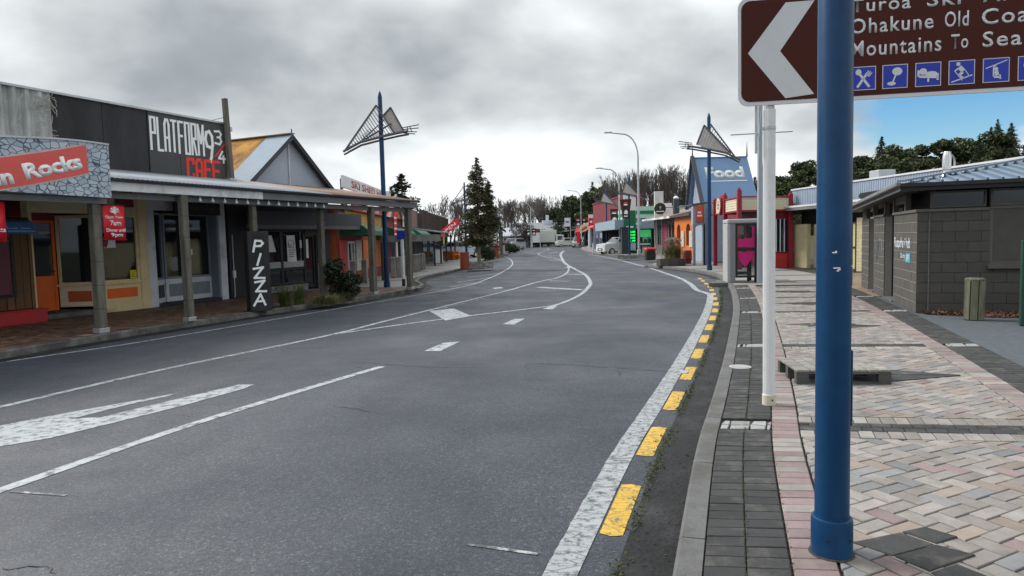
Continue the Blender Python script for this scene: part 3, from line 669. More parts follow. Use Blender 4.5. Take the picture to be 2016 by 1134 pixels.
strokes('painted_word', [(5.86, 6.1, 4.08, 4.92, N9)], M_ltxt, cb, FY-.054, .085); strokes('painted_word', [(6.2, 6.42, 4.6, 4.97, N3), (6.3, 6.52, 4.09, 4.4, N4)], M_ltxt, cb, FY-.053, .06)
strokes('painted_slash', [(6.18, 6.56, 4.25, 4.66, [[(0,0),(1,1)]])], M_rtxt, cb, FY-.057, .045)
gl = []; x = 5.22
for ch, w in zip('CAFE', (.18, .18, .18, .22)): gl.append((x, x+w, 3.56, 4.08, GL[ch])); x += w+.105
strokes('painted_word', gl, M_rtxt, cb, FY-.055, .085)
# shop one: cream frame, orange door in a recess, splayed and front windows
for a, b, z0_, z1_ in ((.98, 1.06, .2, 3.3), (3.62, 3.86, Z0, 3.3)): MB().box(a, b, FY-.05, FY+.2, z0_, z1_).build('pilaster', M_cream, cb, bevel=.01)
MB().box(1.06, 3.62, FY+.0, FY+.14, 2.52, 3.3).build('fascia_board', M_cream2, cb)
MB().box(3.05, 3.55, FY-.02, FY-.003, 2.7, 3.1).build('red_sign_panel', M_dred, cb)
MB().box(2.58, 3.62, FY-.04, FY+.14, Z0, .38).box(2.58, 3.62, FY-.02, FY+.12, .38, .82).build('stall_riser', M_cream, cb, bevel=.008)
MB().box(2.7, 3.5, FY-.034, FY-.022, .46, .70).build('riser_panel', M_orange, cb)
window(cb, 2.58, 3.62, .84, 2.52, FY-.02, M_cream, M_glass, w=.07, d=.1)
MB().box(2.55, 3.64, FY-.09, FY+.02, .80, .86).build('window_sill', M_cream, cb, bevel=.008)
# splayed return window of the entrance (own frame turned towards the door)
def splay(parent, p0, p1, y_in):
    d = Vector((p1[0]-p0[0], p1[1]-p0[1])); L_ = d.length; a = math.atan2(d.y, d.x); ca, sa = math.cos(a), math.sin(a)
    def tr(mb): mb.v = [(p0[0]+v[0]*ca-v[1]*sa, p0[1]+v[0]*sa+v[1]*ca, v[2]) for v in mb.v]; return mb
    return L_, tr
L_, tr = splay(cb, (2.08, FY+.82), (2.56, FY+.02), 0)
tr(MB().box(0, L_, 0, .1, .3, .82)).build('stall_riser', M_cream2, cb, bevel=.008); tr(MB().box(.2, L_-.2, -.015, -.003, .42, .68)).build('riser_panel', M_rust_or, cb)
tr(frame_box(MB(), 0, L_, .82, 2.5, 0, .07, .08)).build('window', M_cream, cb, bevel=.006); tr(MB().box(.05, L_-.05, .03, .04, .86, 2.46)).build('pane', M_glass_d, cb)
tr(MB().box(-.02, L_+.02, -.06, .02, .8, .85)).build('window_sill', M_cream, cb)
dr = frame_box(MB(), 1.5, 2.06, .24, 2.38, FY+.82, .07, .06).build('door', M_orange, cb, bevel=.005)
MB().box(1.57, 1.99, FY+.84, FY+.87, .31, 1.02).build('lower_panel', M_orange, dr, bevel=.004); MB().box(1.57, 1.99, FY+.85, FY+.86, 1.02, 2.32).build('pane', M_glass_d, dr)
MB().box(1.57, 1.99, FY+.825, FY+.875, .99, 1.07).build('lock_rail', M_orange, dr); MB().cyl((1.97, FY+.77, 1.18), (1.97, FY+.82, 1.18), .02).build('handle', M_black, dr)
MB().box(1.06, 2.08, FY+.8, FY+.95, 2.38, 3.3).build('lintel', M_dred, cb)
MB().prism([(.96, FY-.1, Z0), (2.62, FY-.1, Z0), (2.56, FY+.0, Z0), (2.04, FY+.82, Z0), (.96, FY+.82, Z0)], (0, 0, .12)).build('door_step', pmat('grey worn step', (.13,.135,.14), .6, .3, 3, .3, 40, dirt=(.05,.05,.05), dsc=2, damt=.6), cb, bevel=.01)
MB().box(1.45, 2.05, FY+.2, FY+.7, .241, .256).build('door_mat', M_black, cb)
# window contents seen through the glass
MB().box(2.75, 3.45, FY+.7, FY+.74, .85, 1.5).build('display_board', pmat('pale display board', (.38,.42,.40), .7), cb)
for k, (a, b, z, zz_) in enumerate(((2.66, 2.72, .86, 1.25), (3.0, 3.05, .86, 1.25), (2.66, 3.05, 1.22, 1.25))): MB().box(a, b, FY+.4, FY+.45, z, zz_).build('chair_back', M_black, cb)
st = MB().box(2.72, 3.02, FY+.012, FY+.016, 1.70, 1.95).build('window_sticker', M_ltxt, cb); MB().prism([(2.64, FY+.010, 1.95), (2.78, FY+.010, 2.0), (2.84, FY+.010, 1.86), (2.78, FY+.010, 1.7), (2.68, FY+.010, 1.74)], (0, -.003, 0)).build('badge', pmat('maroon badge', (.25,.03,.04), .6), st)
MB().box(3.36, 3.53, FY+.012, FY+.018, .92, 1.13).build('yellow_sticker', pmat('yellow sticker', (.72,.6,.02), .6), cb)
for k in range(3): MB().box(3.39, 3.50, FY+.008, FY+.0112, .96+k*.055, .975+k*.055).build('sticker_line', M_black, cb)
# shop two: off white pilasters, grey frames
for a, b in ((3.865, 4.10), (6.18, 6.42)): MB().box(a, b, FY-.03, FY+.2, Z0, 3.3).build('pilaster', M_offw, cb, bevel=.01)
MB().box(4.1, 6.18, FY+.06, FY+.16, 2.66, 3.3).build('fascia_board', M_offw, cb)
L2, tr2 = splay(cb, (4.1, FY+.02), (4.58, FY+.32), 0)
for f_, a_, b_ in ((tr2, 0, L2), (lambda m_: m_, 4.6, 6.12)):
    y = 0 if f_ is tr2 else FY+.30
    f_(MB().box(a_, b_, y, y+.1, .2, .82)).build('stall_riser', M_offw, cb, bevel=.008); f_(MB().box(a_+.09, b_-.09, y-.014, y-.003, .34, .68)).build('riser_panel', M_slate if f_ is tr2 else M_bgrey, cb)
    f_(frame_box(MB(), a_, b_, .82, 2.6, y, .055, .08)).build('window', M_bgrey, cb, bevel=.006); f_(MB().box(a_+.03, b_-.03, y+.03, y+.038, .86, 2.56)).build('pane', M_glass, cb)
MB().box(6.12, 6.18, FY+.0, FY+.38, .2, 2.64).build('window_reveal', M_bgrey, cb); MB().box(4.1, 6.2, FY-.02, FY+.5, Z0, .2).build('plinth', M_wall_d, cb)
MB().box(4.62, 6.14, FY-.16, FY-.12, 2.55, 2.93).build('hanging_sign_board', M_blackboard, cb); text('lettering', 'Nice Cup', pmat('dull grey lettering', (.09,.09,.10), .7), cb, 4.9, 5.95, 2.66, 2.82, FY-.163)
stk = MB().box(5.18, 5.5, FY+.292, FY+.297, 1.45, 1.62).build('window_sticker', M_ltxt, cb); MB().lathe([(.08, 0), (.08, .003)], 16, (0, 0, 0)).build('badge', M_ltxt, stk).matrix_local = Matrix.Translation((5.34, FY+.29, 1.72)) @ Matrix.Rotation(rad(90), 4, 'X')
for x, z in ((4.66, 2.42), (5.86, 2.4)):
    MB().lathe([(.02, .1), (.055, .04), (.06, 0), (.03, -.03), (.0, -.035)], 12, (x, FY+1.1, z)).build('interior_lamp', M_lamp, cb)
for x, h in ((4.3, .95), (5.0, 1.0), (5.5, .95)): MB().lathe([(.18, 0), (.03, .03), (.03, h-.08), (.28, h-.04), (.28, h)], 14, (x, FY+1.5, .2)).build('cafe_table', pmat('table timber', (.16,.1,.06), .5), cb)
MB().prism([(5.2, FY+1.9, .2), (6.0, FY+1.9, .2), (5.9, FY+1.9, 2.3), (5.3, FY+1.9, 2.3)], (0, .05, 0)).build('curtain', pmat('brown curtain', (.14,.11,.07), .9), cb)
# --- dark pizza shop with its steep gable
ps = thing('pizza_shop', 'dark grey pizza shop with a steep blue grey gable and rusty ochre roof', 'building', FRL(0, 0), LA)
PY = 3.9
for b_ in ((6.63, 7.95, PY-.1, PY+.1, Z0, 3.5), (10.55, 11.3, PY, PY+.15, Z0, 2.2), (11.15, 11.3, PY+.15, 9, Z0, 3.4), (6.63, 11.15, 8.9, 9.05, Z0, 3.4)): MB().box(*b_).build('wall', M_wall_d, ps)
MB().box(7.95, 11.3, PY, PY+.12, 2.16, 3.45).build('upper_wall', M_wall_d, ps)
MB().box(7.0, 12.45, PY-.55, PY-.49, 2.3, 2.72).build('fascia_board', pmat('slate fascia', (.075,.078,.095), .7, .1, 1.5, .05), ps); MB().box(7.0, 12.45, PY-.54, PY-.44, 2.17, 2.298).build('soffit_beam', pmat('grey beam', (.13,.135,.15), .7), ps)
MB().box(8.0, 10.0, PY-.06, PY+.2, Z0, .34).build('stone_base_core', pmat('mortar', (.12,.12,.115), .9), ps)
def stones_wall(parent, x0, x1, z0, z1, y, rows, mat, lo=.12, hi=.3):
    hh = (z1-z0)/rows
    for r in range(rows):
        x = x0
        while x < x1-.04:
            e = min(x1, x+random.uniform(lo, hi)); d = random.uniform(.012, .035)
            MB().box(x+.006, e-.006, y-d, y+.01, z0+r*hh+.005, z0+(r+1)*hh-.005).build('stone', mat, parent, bevel=.008); x = e
M_stone = pmat('grey ledge stone', (.25,.245,.235), .9, .3, 5, .6, 40, rnd=.3)
stones_wall(ps, 8.0, 10.0, .13, .34, PY-.062, 3, M_stone); stones_wall(ps, 10.58, 11.0, .13, 1.02, PY-.012, 7, M_stone, .1, .22)
for a, b in ((8.02, 8.9), (8.9, 9.98)):
    window(ps, a, b, .36, 2.16, PY+.0, M_black, M_glass_d, w=.06, trans=(.86,)); MB().box(a+.06, b-.06, PY+.015, PY+.02, .92, 1.12).build('frosted_band', pmat('frosted film', (.35,.38,.38), .6), ps)
d_ = frame_box(MB(), 10.0, 10.52, .2, 2.0, PY+.05, .07, .06).build('door', M_black, ps); MB().box(10.05, 10.47, PY+.08, PY+.086, .26, 1.95).build('pane', M_glass_d, d_)
MB().box(10.0, 10.55, PY-.02, PY+.05, 2.0, 2.16).build('door_canopy', M_black, ps)
MB().box(10.09, 10.2, PY+.035, PY+.045, 1.2, 1.85).build('door_poster', M_white, ps); MB().box(10.62, 10.98, PY-.03, PY-.02, 1.08, 2.0).build('wall_poster', pmat('white poster', (.62,.64,.68), .5), ps)
p = MB().prism([(8.32, PY-.012, 1.45), (8.62, PY-.012, 1.45), (8.45, PY-.012, 1.98), (8.3, PY-.012, 1.98)], (0, -.003, 0)).build('window_poster', M_white, ps)
p = MB().prism([(9.12, PY-.012, 1.1), (9.55, PY-.012, 1.1), (9.5, PY-.012, 1.98), (9.12, PY-.012, 1.98)], (0, -.003, 0)).build('window_poster', M_white, ps)
text('lettering', 'No.5', M_black, p, 9.16, 9.46, 1.55, 1.72, PY-.018, shear=.2)
for k in range(4): MB().box(9.18+k*.01, 9.48-k*.02, PY-.0185, PY-.0165, 1.48-k*.07, 1.50-k*.07).build('printed_line', M_black, p)
mb = MB(); mb.tube([(9.32+.15*math.cos(t), PY-.017, 1.66+.17*math.sin(t)) for t in np.linspace(.2, 3.6, 14)], .008, 5); mb.build('printed_ring', M_black, p)
MB().box(9.72, 9.8, PY-.03, PY-.02, 1.55, 1.82).build('notice', M_white, ps); MB().cyl((9.76, PY-.02, 1.1), (9.76, PY-.02, 2.1), .006, n=6).build('cord', M_white, ps)
MB().tube([(6.75, PY-.12, 2.0), (6.75, PY-.12, .95), (6.75, PY-.12, .2), (6.65, PY-.2, .14)], .014, 6).build('conduit', M_white, ps); MB().box(6.70, 6.80, PY-.16, PY-.10, .72, .95).build('meter_box', M_white, ps, bevel=.01)
# gable and roof
GX, GA, GB = 9.5, 7.4, 11.62; GY = PY+.1; GT = 5.22; GZ = 3.45
MB().prism([(GA, GY, GZ), (GB, GY, GZ), (GX, GY, GT)], (0, .1, 0)).build('gable_wall', M_gable, ps)
MB().cyl((GX, GY-.03, GT-.12), (GX, GY-.03, GZ+.02), .022, n=8).build('vent_pipe', M_fasc, ps)
MB().prism([(GX, GY-.25, GT+.06), (GA-.15, GY-.25, GZ-.05), (GA-.02, GY-.25, GZ-.12), (GX, GY-.25, GT-.09)], (0, .1, 0)).build('barge_board', M_slate, ps)
MB().prism([(GX, GY-.25, GT+.06), (GB+.15, GY-.25, GZ-.05), (GB+.02, GY-.25, GZ-.12), (GX, GY-.25, GT-.09)], (0, .1, 0)).build('barge_board', M_black, ps)
def ribbed(x0, z0, x1, z1, y0, y1, step):
    mb = MB(); n = max(4, int((y1-y0)/step*8)); vs = []
    for k in range(n+1):
        y = y0+(y1-y0)*k/n; o = .012*math.sin((y-y0)/step*2*math.pi); vs += [(x0, y, z0+o), (x1, y, z1+o)]
    return mb.add(vs, [(2*k, 2*k+1, 2*k+3, 2*k+2) for k in range(n)])
ribbed(GA-.1, GZ, GX, GT+.09, GY-.25, GY+.85, .09).build('roof_sheet', M_bluroof, ps, smooth=True); ribbed(GA-.1, GZ, GX, GT+.09, GY+.85, GY+7, .09).build('roof_sheet', M_rusty, ps, smooth=True, label='rusty ochre roof iron behind the blue grey strip')
ribbed(GB+.1, GZ, GX, GT+.09, GY-.25, GY+7, .09).build('roof_sheet', M_bluroof, ps, smooth=True)
MB().bar((GX, GY-.25, GT+.11), (GX, GY+7, GT+.11), .2, .03).build('ridge_cap', M_vrust, ps); MB().cyl((GX, GY-.2, GT+.1), (GX, GY-.2, GT+.26), .02, n=6).build('finial', M_slate, ps)
MB().box(7.35, 11.65, GY-.12, GY-.02, GZ-.12, GZ+.03).build('wall_plate', M_slate, ps)
MB().box(6.62, GA, GY-.1, GY+.05, 3.5, 3.66).build('gutter', M_slate, ps)
# --- verandah over the footpath
vr = thing('verandah', 'long footpath verandah roof on weathered timber posts in front of the cafes', 'verandah', FRL(0, 0), LA)
VY0, VZ0, VZ1 = -.18, 2.93, 3.62
def vroof(u0, u1, mat, ue0=None, ue1=None):
    mb = MB(); a0, a1 = u0, u1; b0, b1 = ue0 or u0, ue1 or u1; n = int((a1-a0)*26); vs = []
    for k in range(n+1):
        t = k/n; o = .009*math.cos(k*math.pi*.75)
        vs += [(a0+(a1-a0)*t, VY0-.12, VZ0+o+.05), (b0+(b1-b0)*t, FY-.02, VZ1+o-.0)]
    mb.add(vs, [(2*k, 2*k+2, 2*k+3, 2*k+1) for k in range(n)]); o_ = mb.build('roof_sheet', mat, vr, smooth=True, norm=False); md = o_.modifiers.new('t', 'SOLIDIFY'); md.thickness = .012; return o_
vroof(.2, 6.4, M_vroof, .2, 6.6); vroof(6.4, 10.75, M_vrust, 6.6, 11.6)
MB().box(.2, 4.02, VY0, VY0+.05, 2.745, 2.925).build('fascia', M_fasc, vr, bevel=.006); MB().box(4.025, 10.75, VY0+.005, VY0+.05, 2.75, 2.92).build('fascia', M_fasc_d, vr, bevel=.006)
MB().tube([(.2, VY0-.07, 2.95), (10.75, VY0-.07, 2.95)], .032, 8).build('gutter', M_slate, vr, smooth=True)
MB().box(-6, 10.7, VY0+.2, VY0+.3, 2.62, 2.74).box(-6, .2, -.1, 0, 2.5, 2.6).build('beam', M_fasc_d, vr)
mb = MB()
for k in range(20):
    u = -5.5+k*.85
    mb.bar((u, -.08, 2.78), (u, FY-.05, 3.5), .05, .1)
mb.build('rafter', M_fasc_d, vr, kind='stuff')
MB().sheet([(-6, -.1, 2.75), (10.6, -.1, 2.75), (11.3, FY, 3.44), (-6, FY, 3.44)]).build('soffit', pmat('grey soffit board', (.26,.26,.26), .8), vr)  # soffit boarding in one even mid grey
for k, (u, w) in enumerate(((.06, .16), (1.95, .15), (3.93, .14), (6.32, .15), (8.42, .17), (10.42, .17))):
    q = [(200,655),(374,632),(508,610),(638,590),(736,580),(808,570)][k]; P_ = gp(*q, .12).to_2d()-LO; u = P_.dot(LU); o = P_.dot(LN)
    hgt = 2.74; mb = MB(); seg = 6; lean = random.uniform(-.02, .02)
    pts = [Vector((u+lean*(j/seg), o+random.uniform(-.004, .004), Z0+(hgt-Z0)*j/seg)) for j in range(seg+1)]
    for a, b in zip(pts, pts[1:]): mb.bar(a, b+Vector((0, 0, .002)), w, w, up=(0, 1, 0))
    po = mb.build('post', M_post, vr, bevel=.012)
    MB().box(u-w*.62, u+w*.62, o-w*.62, o+w*.62, Z0, Z0+.09).build('post_shoe', M_galv, po, bevel=.006)
# string of bulbs
sb = thing('string_lights', 'string of small white bulbs hanging under the verandah fascia above the PIZZA board', 'string lights', FRL(0, 0), LA)
MB().tube([(2.2+k*.22, VY0+.09, 2.735-.012*abs(math.sin(k*1.57))) for k in range(20)], .006, 5).build('cable', M_black, sb)
bm_ = MB().lathe([(.012, 0), (.014, -.03), (.034, -.075), (.026, -.1), (.0, -.108)], 8).mesh('bulb', pmat('frosted bulb', (.7,.7,.72), .3), smooth=True)
for k in range(13):
    o_ = link('bulb', bm_, sb); o_.location = (2.3+k*.33, VY0+.09, 2.73)
# old power post rising behind the verandah, wire
pp = thing('timber_pole', 'weathered square timber pole standing above the end of the black parapet', 'pole', FRL(6.62, FY-.16, 3.5), LA)
MB().bar((0, 0, 0), (-.1, 0, 2.42), .13, .13, up=(0, 1, 0)).build('post', M_post, pp, bevel=.01); MB().box(-.16, .1, -.1, .1, -.02, .14).build('flashing', M_galv, pp); MB().box(-.02, .07, -.06, .06, 1.5, 1.62).build('insulator', M_iron, pp)
MB().tube([(-.08, 0, 1.9), (-.5, .1, 1.75), (-.8, .3, 1.62)], .008, 5).build('wire', M_black, pp)
# Rocks sign board
rs = thing('cafe_sign', 'grey stone pattern sign board with red ribbon lettered Rocks on the verandah edge', 'sign', FRL(0, 0), LA)
mb = MB(); top = []; n = 24
for k in range(n+1):
    u = -4.2+4.36*k/n; top.append((u, -.3, 3.48+.08*math.sin((u+1.6)*1.15)))
fr_ = [(-4.2, -.3, 2.66), (.16, -.3, 2.60)] + top[::-1]
M_rockp = bpy.data.materials.new('painted rock pattern'); M_rockp.use_nodes = True
t_ = M_rockp.node_tree; tc_ = N(t_, 'ShaderNodeTexCoord'); mp_ = N(t_, 'ShaderNodeMapping'); mp_.inputs['Scale'].default_value = (6.2, 1, 8.5); t_.links.new(tc_.outputs['Object'], mp_.inputs[0])
nz = N(t_, 'ShaderNodeTexNoise'); nz.inputs['Scale'].default_value = 1.2; t_.links.new(mp_.outputs[0], nz.inputs['Vector']); ad = N(t_, 'ShaderNodeMix', data_type='RGBA'); ad.inputs[0].default_value = .18; t_.links.new(mp_.outputs[0], ad.inputs[6]); t_.links.new(nz.outputs[1], ad.inputs[7])
vo_ = N(t_, 'ShaderNodeTexVoronoi', feature='DISTANCE_TO_EDGE'); vo_.inputs['Scale'].default_value = 1.55; t_.links.new(ad.outputs[2], vo_.inputs['Vector']); vc_ = N(t_, 'ShaderNodeTexVoronoi'); vc_.inputs['Scale'].default_value = 1.55; t_.links.new(ad.outputs[2], vc_.inputs['Vector'])
sp = N(t_, 'ShaderNodeSeparateColor'); t_.links.new(vc_.outputs['Color'], sp.inputs[0])
rc = mixc(t_, ramp_(t_, sp.outputs[0], [(0, 0.0), (1, 1.0)]), (.30, .37, .45), (.46, .53, .60)); t_.links.new(mixc(t_, ramp_(t_, vo_.outputs['Distance'], [(0.03, 1.0), (0.075, 0.0)]), rc, (.05, .07, .10)), t_.nodes['Principled BSDF'].inputs['Base Color']); t_.nodes['Principled BSDF'].inputs['Roughness'].default_value = .5
MB().prism(fr_, (0, .12, 0)).build('board', M_rockp, rs)
M_ribbon = pmat('faded red ribbon', (.66, .10, .085), .55, .08, 2, .03)
mb = MB(); up, dn = [], []
for k in range(17):
    t = k/16; u = -3.6+3.33*t; z = 2.62+.64*t**1.5; up.append((u, -.304, z+.25)); dn.append((u+.02, -.304, z-.235))
mb.prism(dn+up[::-1], (0, -.008, 0)).build('ribbon', M_ribbon, rs); MB().prism([(a[0]-.008, -.303, a[2]-.03) for a in dn]+[(a[0]+.012, -.303, a[2]+.03) for a in up[::-1]], (0, -.004, 0)).build('ribbon_edge', pmat('pale ribbon edge', (.5,.42,.42), .6), rs)
text('lettering', 'Rocks', M_ltxt, rs, -1.36, -.36, 2.95, 3.22, -.316, bold=.05, rot=.27); text('lettering', 'Mountain', M_ltxt, rs, -2.95, -1.5, 2.6, 2.86, -.316, bold=.05, rot=.2)
MB().prism([(a[0], a[1]-.02, a[2]+.03) for a in top] + [(a[0], a[1]-.02, a[2]-.0) for a in top[::-1]], (0, .16, 0)).build('cap', M_galv, rs)
# red banners on the posts
def banner(u0, u1, z0, z1, o, lines, label):
    b_ = thing('hanging_banner', label, 'banner', FRL(0, 0), LA, 'red banners on the verandah posts'); mb = MB(); n = 8; vs = []
    for k in range(n+1):
        u = u0+(u1-u0)*k/n; y = o+.012*math.sin(k*.9)
        vs += [(u, y, z0+.02*(1-k/n)), (u, y, z1-.02*k/n)]
    mb.add(vs, [(2*k, 2*k+2, 2*k+3, 2*k+1) for k in range(n)]); c_ = mb.build('cloth', M_vinyl, b_, smooth=True, norm=False); c_.modifiers.new('t', 'SOLIDIFY').thickness = .003
    MB().cyl((u0-.12, o+.01, z1-.0), (u1+.02, o+.01, z1-.0), .012, n=8).build('rod', M_black, b_); MB().cyl((u0-.12, o+.01, z0+.02), (u1+.02, o+.01, z0+.02), .010, n=8).build('rod', M_black, b_)
    for s_, a_, c2, e_, f_ in lines: text('lettering', s_, M_ltxt, b_, u0+a_*(u1-u0), u0+c2*(u1-u0), z0+e_*(z1-z0), z0+f_*(z1-z0), o-.022, bold=.02)
    return b_
bn = banner(.16, .60, 1.82, 2.49, -.02, [('Open from', .06, .86, .60, .70), ('7am', .26, .76, .42, .57), ('Dinner until', .08, .95, .245, .345), ('9pm', .28, .82, .08, .22)], 'red banner lettered Open from 7am Dinner until 9pm')
text('emblem', '*', M_ltxt, bn, .30, .46, 2.31, 2.46, -.042, bold=.02)
mb = MB()
for k in range(11):
    a = k*math.pi/10; mb.bar((.38+.05*math.cos(a), -.041, 2.36+.05*math.sin(a)), (.38+.10*math.cos(a), -.041, 2.36+.10*math.sin(a)), .008, .003, up=(0,1,0))
mb.build('sunburst', M_ltxt, bn)
banner(-2.0, -1.5, 1.82, 2.49, -.02, [('breakfasts', .05, .95, .24, .36)], 'red banner cut off by the left edge below the stone pattern board')
# timber screen with poster, red planter
sc_ = thing('timber_screen', 'rough brown plank screen wall carrying a maroon poster, left of the orange door', 'screen', FRL(0, 0), LA)
u = -2.5
while u < .98:
    w = random.uniform(.15, .19); MB().box(u+.008, min(u+w, 1.0)-.008, FY-.1+random.uniform(-.012, .012), FY-.05, .42, 2.35).build('plank', M_plank, sc_, bevel=.006); u += w
MB().box(-2.5, 1.0, FY-.05, FY-.01, .4, 2.4).build('backing', M_dark, sc_)
pb = frame_box(MB(), -2.2, .58, .70, 1.98, FY-.17, .06, .05).build('poster_frame', M_blackboard, sc_); MB().box(-2.15, .52, FY-.14, FY-.125, .75, 1.94).build('poster', pmat('maroon poster', (.13,.028,.05), .5, .1, 2, 0), pb)
text('lettering', 'COFFEE AFFARE', pmat('pinkish lettering', (.55,.42,.42), .6), sc_, -1.1, .32, 1.62, 1.78, FY-.143, bold=.01); text('lettering', '100% ARABICA', MATS['pinkish lettering'], sc_, -1.0, .22, .98, 1.11, FY-.143)
MB().box(-.9, .3, FY-.1435, FY-.1405, 1.545, 1.557).build('printed_line', MATS['pinkish lettering'], sc_)
bs = thing('blue_sign', 'narrow blue printed sign board fixed above the maroon poster', 'sign', FRL(0, 0), LA)
MB().box(-2.3, .97, FY-.24, FY-.2, 2.04, 2.3).build('board', pmat('bright blue sign', (.02,.14,.42), .45), bs, bevel=.006)
for k, x in enumerate((-.9, -.35, .1, .45, .72)): MB().box(x, x+.28, FY-.2445, FY-.2415, 2.09, 2.11).box(x, x+.2, FY-.2445, FY-.2415, 2.15, 2.17).build('printed_line', pmat('pale blue print', (.35,.5,.7), .6), bs)
MB().tube([(.36+.09*math.cos(t), FY-.243, 2.15+.09*math.sin(t)) for t in np.linspace(0, 3.14, 10)], .008, 5).build('printed_arc', MATS['pale blue print'], bs)
pb_ = thing('planter_box', 'bright red wooden planter box at the foot of the plank screen', 'planter', FRL(0, 0), LA)
MB().box(-2.6, 1.05, FY-.38, FY-.32, Z0, .38).box(-2.6, 1.05, FY-.11, FY-.105, Z0, .38).build('side_board', M_red, pb_, bevel=.008); MB().box(.99, 1.05, FY-.32, FY-.11, Z0, .38).build('end_board', M_red, pb_, bevel=.006); MB().box(-2.62, 1.07, FY-.40, FY-.10, .38, .415).build('rim', M_red, pb_, bevel=.006)
# PIZZA board round the third post
pz = thing('pizza_sign', 'tall black box sign with hand painted white vertical letters PIZZA round a post', 'sign', FRL(3.86, -.05, 0), LA-rad(25))
MB().box(-.25, .25, -.13, .13, Z0, 2.0).build('box', M_blackboard, pz, bevel=.008)
PZ = dict(P=[[(.15,0),(.35,1),(.8,.95),(.95,.75),(.75,.5),(.25,.48)]], I=[[(.35,0),(.65,1)]], Z=[[(.1,.9),(.85,1),(.15,.05),(.95,.0)]], A=[[(0,0),(.55,1),(.9,0)],[(.2,.36),(.8,.36)]])
for k, ch in enumerate('PIZZA'): strokes('painted_letter', [(-.17+.02*(k % 2), .12+.02*(k % 2), 1.53-k*.315, 1.78-k*.315, PZ[ch])], M_ltxt, pz, -.134, .05)

# dry vine hanging over the corrugated iron
dv = thing('dry_vine', 'pale dry leafless vine clinging to the top edge of the grey corrugated iron', 'vine', FRL(0, 0), LA); rv_ = random.Random(4); mb = MB()
for k in range(70):
    x = rv_.choice([rv_.uniform(-.6, 1.6), rv_.uniform(1.3, 1.68)]); z = rv_.uniform(4.9, 5.2) if rv_.random() < .6 else rv_.uniform(3.6, 5.0); p = [(x, FY-.07, z)]
    for j in range(5): x += rv_.gauss(0, .06); z -= rv_.uniform(.01, .11); p.append((min(x, 1.74), FY-.08-rv_.uniform(0, .04), z))
    mb.tube(p, .006, 4)
mb.build('stems', pmat('dry vine stem', (.42,.40,.36), .9, .2, 9, .2), dv, kind='stuff')
# ================================================================== RIGHT SIDE
# --- grey block building
BA = rad(-19.46); BO = gp(1803, 616, .12).to_2d()
bb = thing('block_building', 'dark grey concrete block building with metal hip roof beside the footpath', 'building', (BO.x, BO.y, 0), BA)
M_block = pmat('grey painted block', (0.074, 0.070, 0.064), .85, .15, 4, .5, 70, rnd=.08)
M_blockm = pmat('block mortar', (0.30, 0.29, 0.27), .9, .1, 4, .3, 60)
M_trim = pmat('grey brown trim', (0.10, 0.095, 0.088), .7, .15, 3, .1)
M_bfasc = pmat('black fascia', (0.014, 0.015, 0.019), .5, .2, 3, .05)
M_broof = pmat('blue steel roof', (0.13, 0.185, 0.25), .42, .12, 1.0, .05, 30, metal=.15, dirt=(.11,.15,.19), dsc=.8, damt=.4)
HB = .185; NB = 10; ZT = Z0+HB*NB
MB().box(.014, 6.6, .014, .16, Z0, ZT-.01).build('front_wall_core', M_block, bb)
def seg_core(a, b): MB().box(.0035, .16, a+.01, b-.01, Z0, ZT-.01).build('wall_core', M_blockm, bb)
BLK = MB().box(0, 1, 0, 1, 0, 1)
bmesh_cache = {}
def block(x0, x1, y0, y1, z0, z1):
    k = (round(x1-x0, 3), round(y1-y0, 3))
    if k not in bmesh_cache: bmesh_cache[k] = MB().box(0, x1-x0, 0, y1-y0, 0, HB-.009).mesh('block', M_block)
    o = link('block', bmesh_cache[k], bb); o.location = (x0, y0, z0); return o
for r in range(NB):
    z = Z0+r*HB+.004
    # front wall: blocks under and beside the window
    x = .0 if r % 2 else -.0; first = True
    while x < 3.0:
        w = (.2 if (r % 2 and first) else .4); first = False; e = x+w
        lim = 1.14 if z > .93 else 3.0
        e2 = min(e, lim)
        if x < lim-.03: block(x+.004 if x > 0 else 0.0, e2-.004, 0.0+random.uniform(0, .002), .014, z, z+HB)
        x = e
    for (a, b) in ((0.016, 2.16), (3.26, 4.68), (5.42, 6.62)):
        y = a; first = True
        while y < b-.02:
            w = (.2 if (r % 2 == 0 and first) else .4); first = False; e = min(b, y+w)
            block(-random.uniform(0, .002), .010, y+.003, e-.003, z, z+HB); y = e
for a, b in ((0.02, 2.16), (3.26, 4.68), (5.42, 6.62)): seg_core(a, b)
MB().box(-.03, .2, -.03, 2.2, ZT-.006, ZT+.045).build('wall_cap', M_trim, bb); MB().box(.2, 1.12, -.03, .18, ZT-.006, ZT+.045).build('wall_cap', M_trim, bb)
MB().box(-.03, .2, 3.24, 4.7, ZT-.006, ZT+.04).build('wall_cap', M_trim, bb)
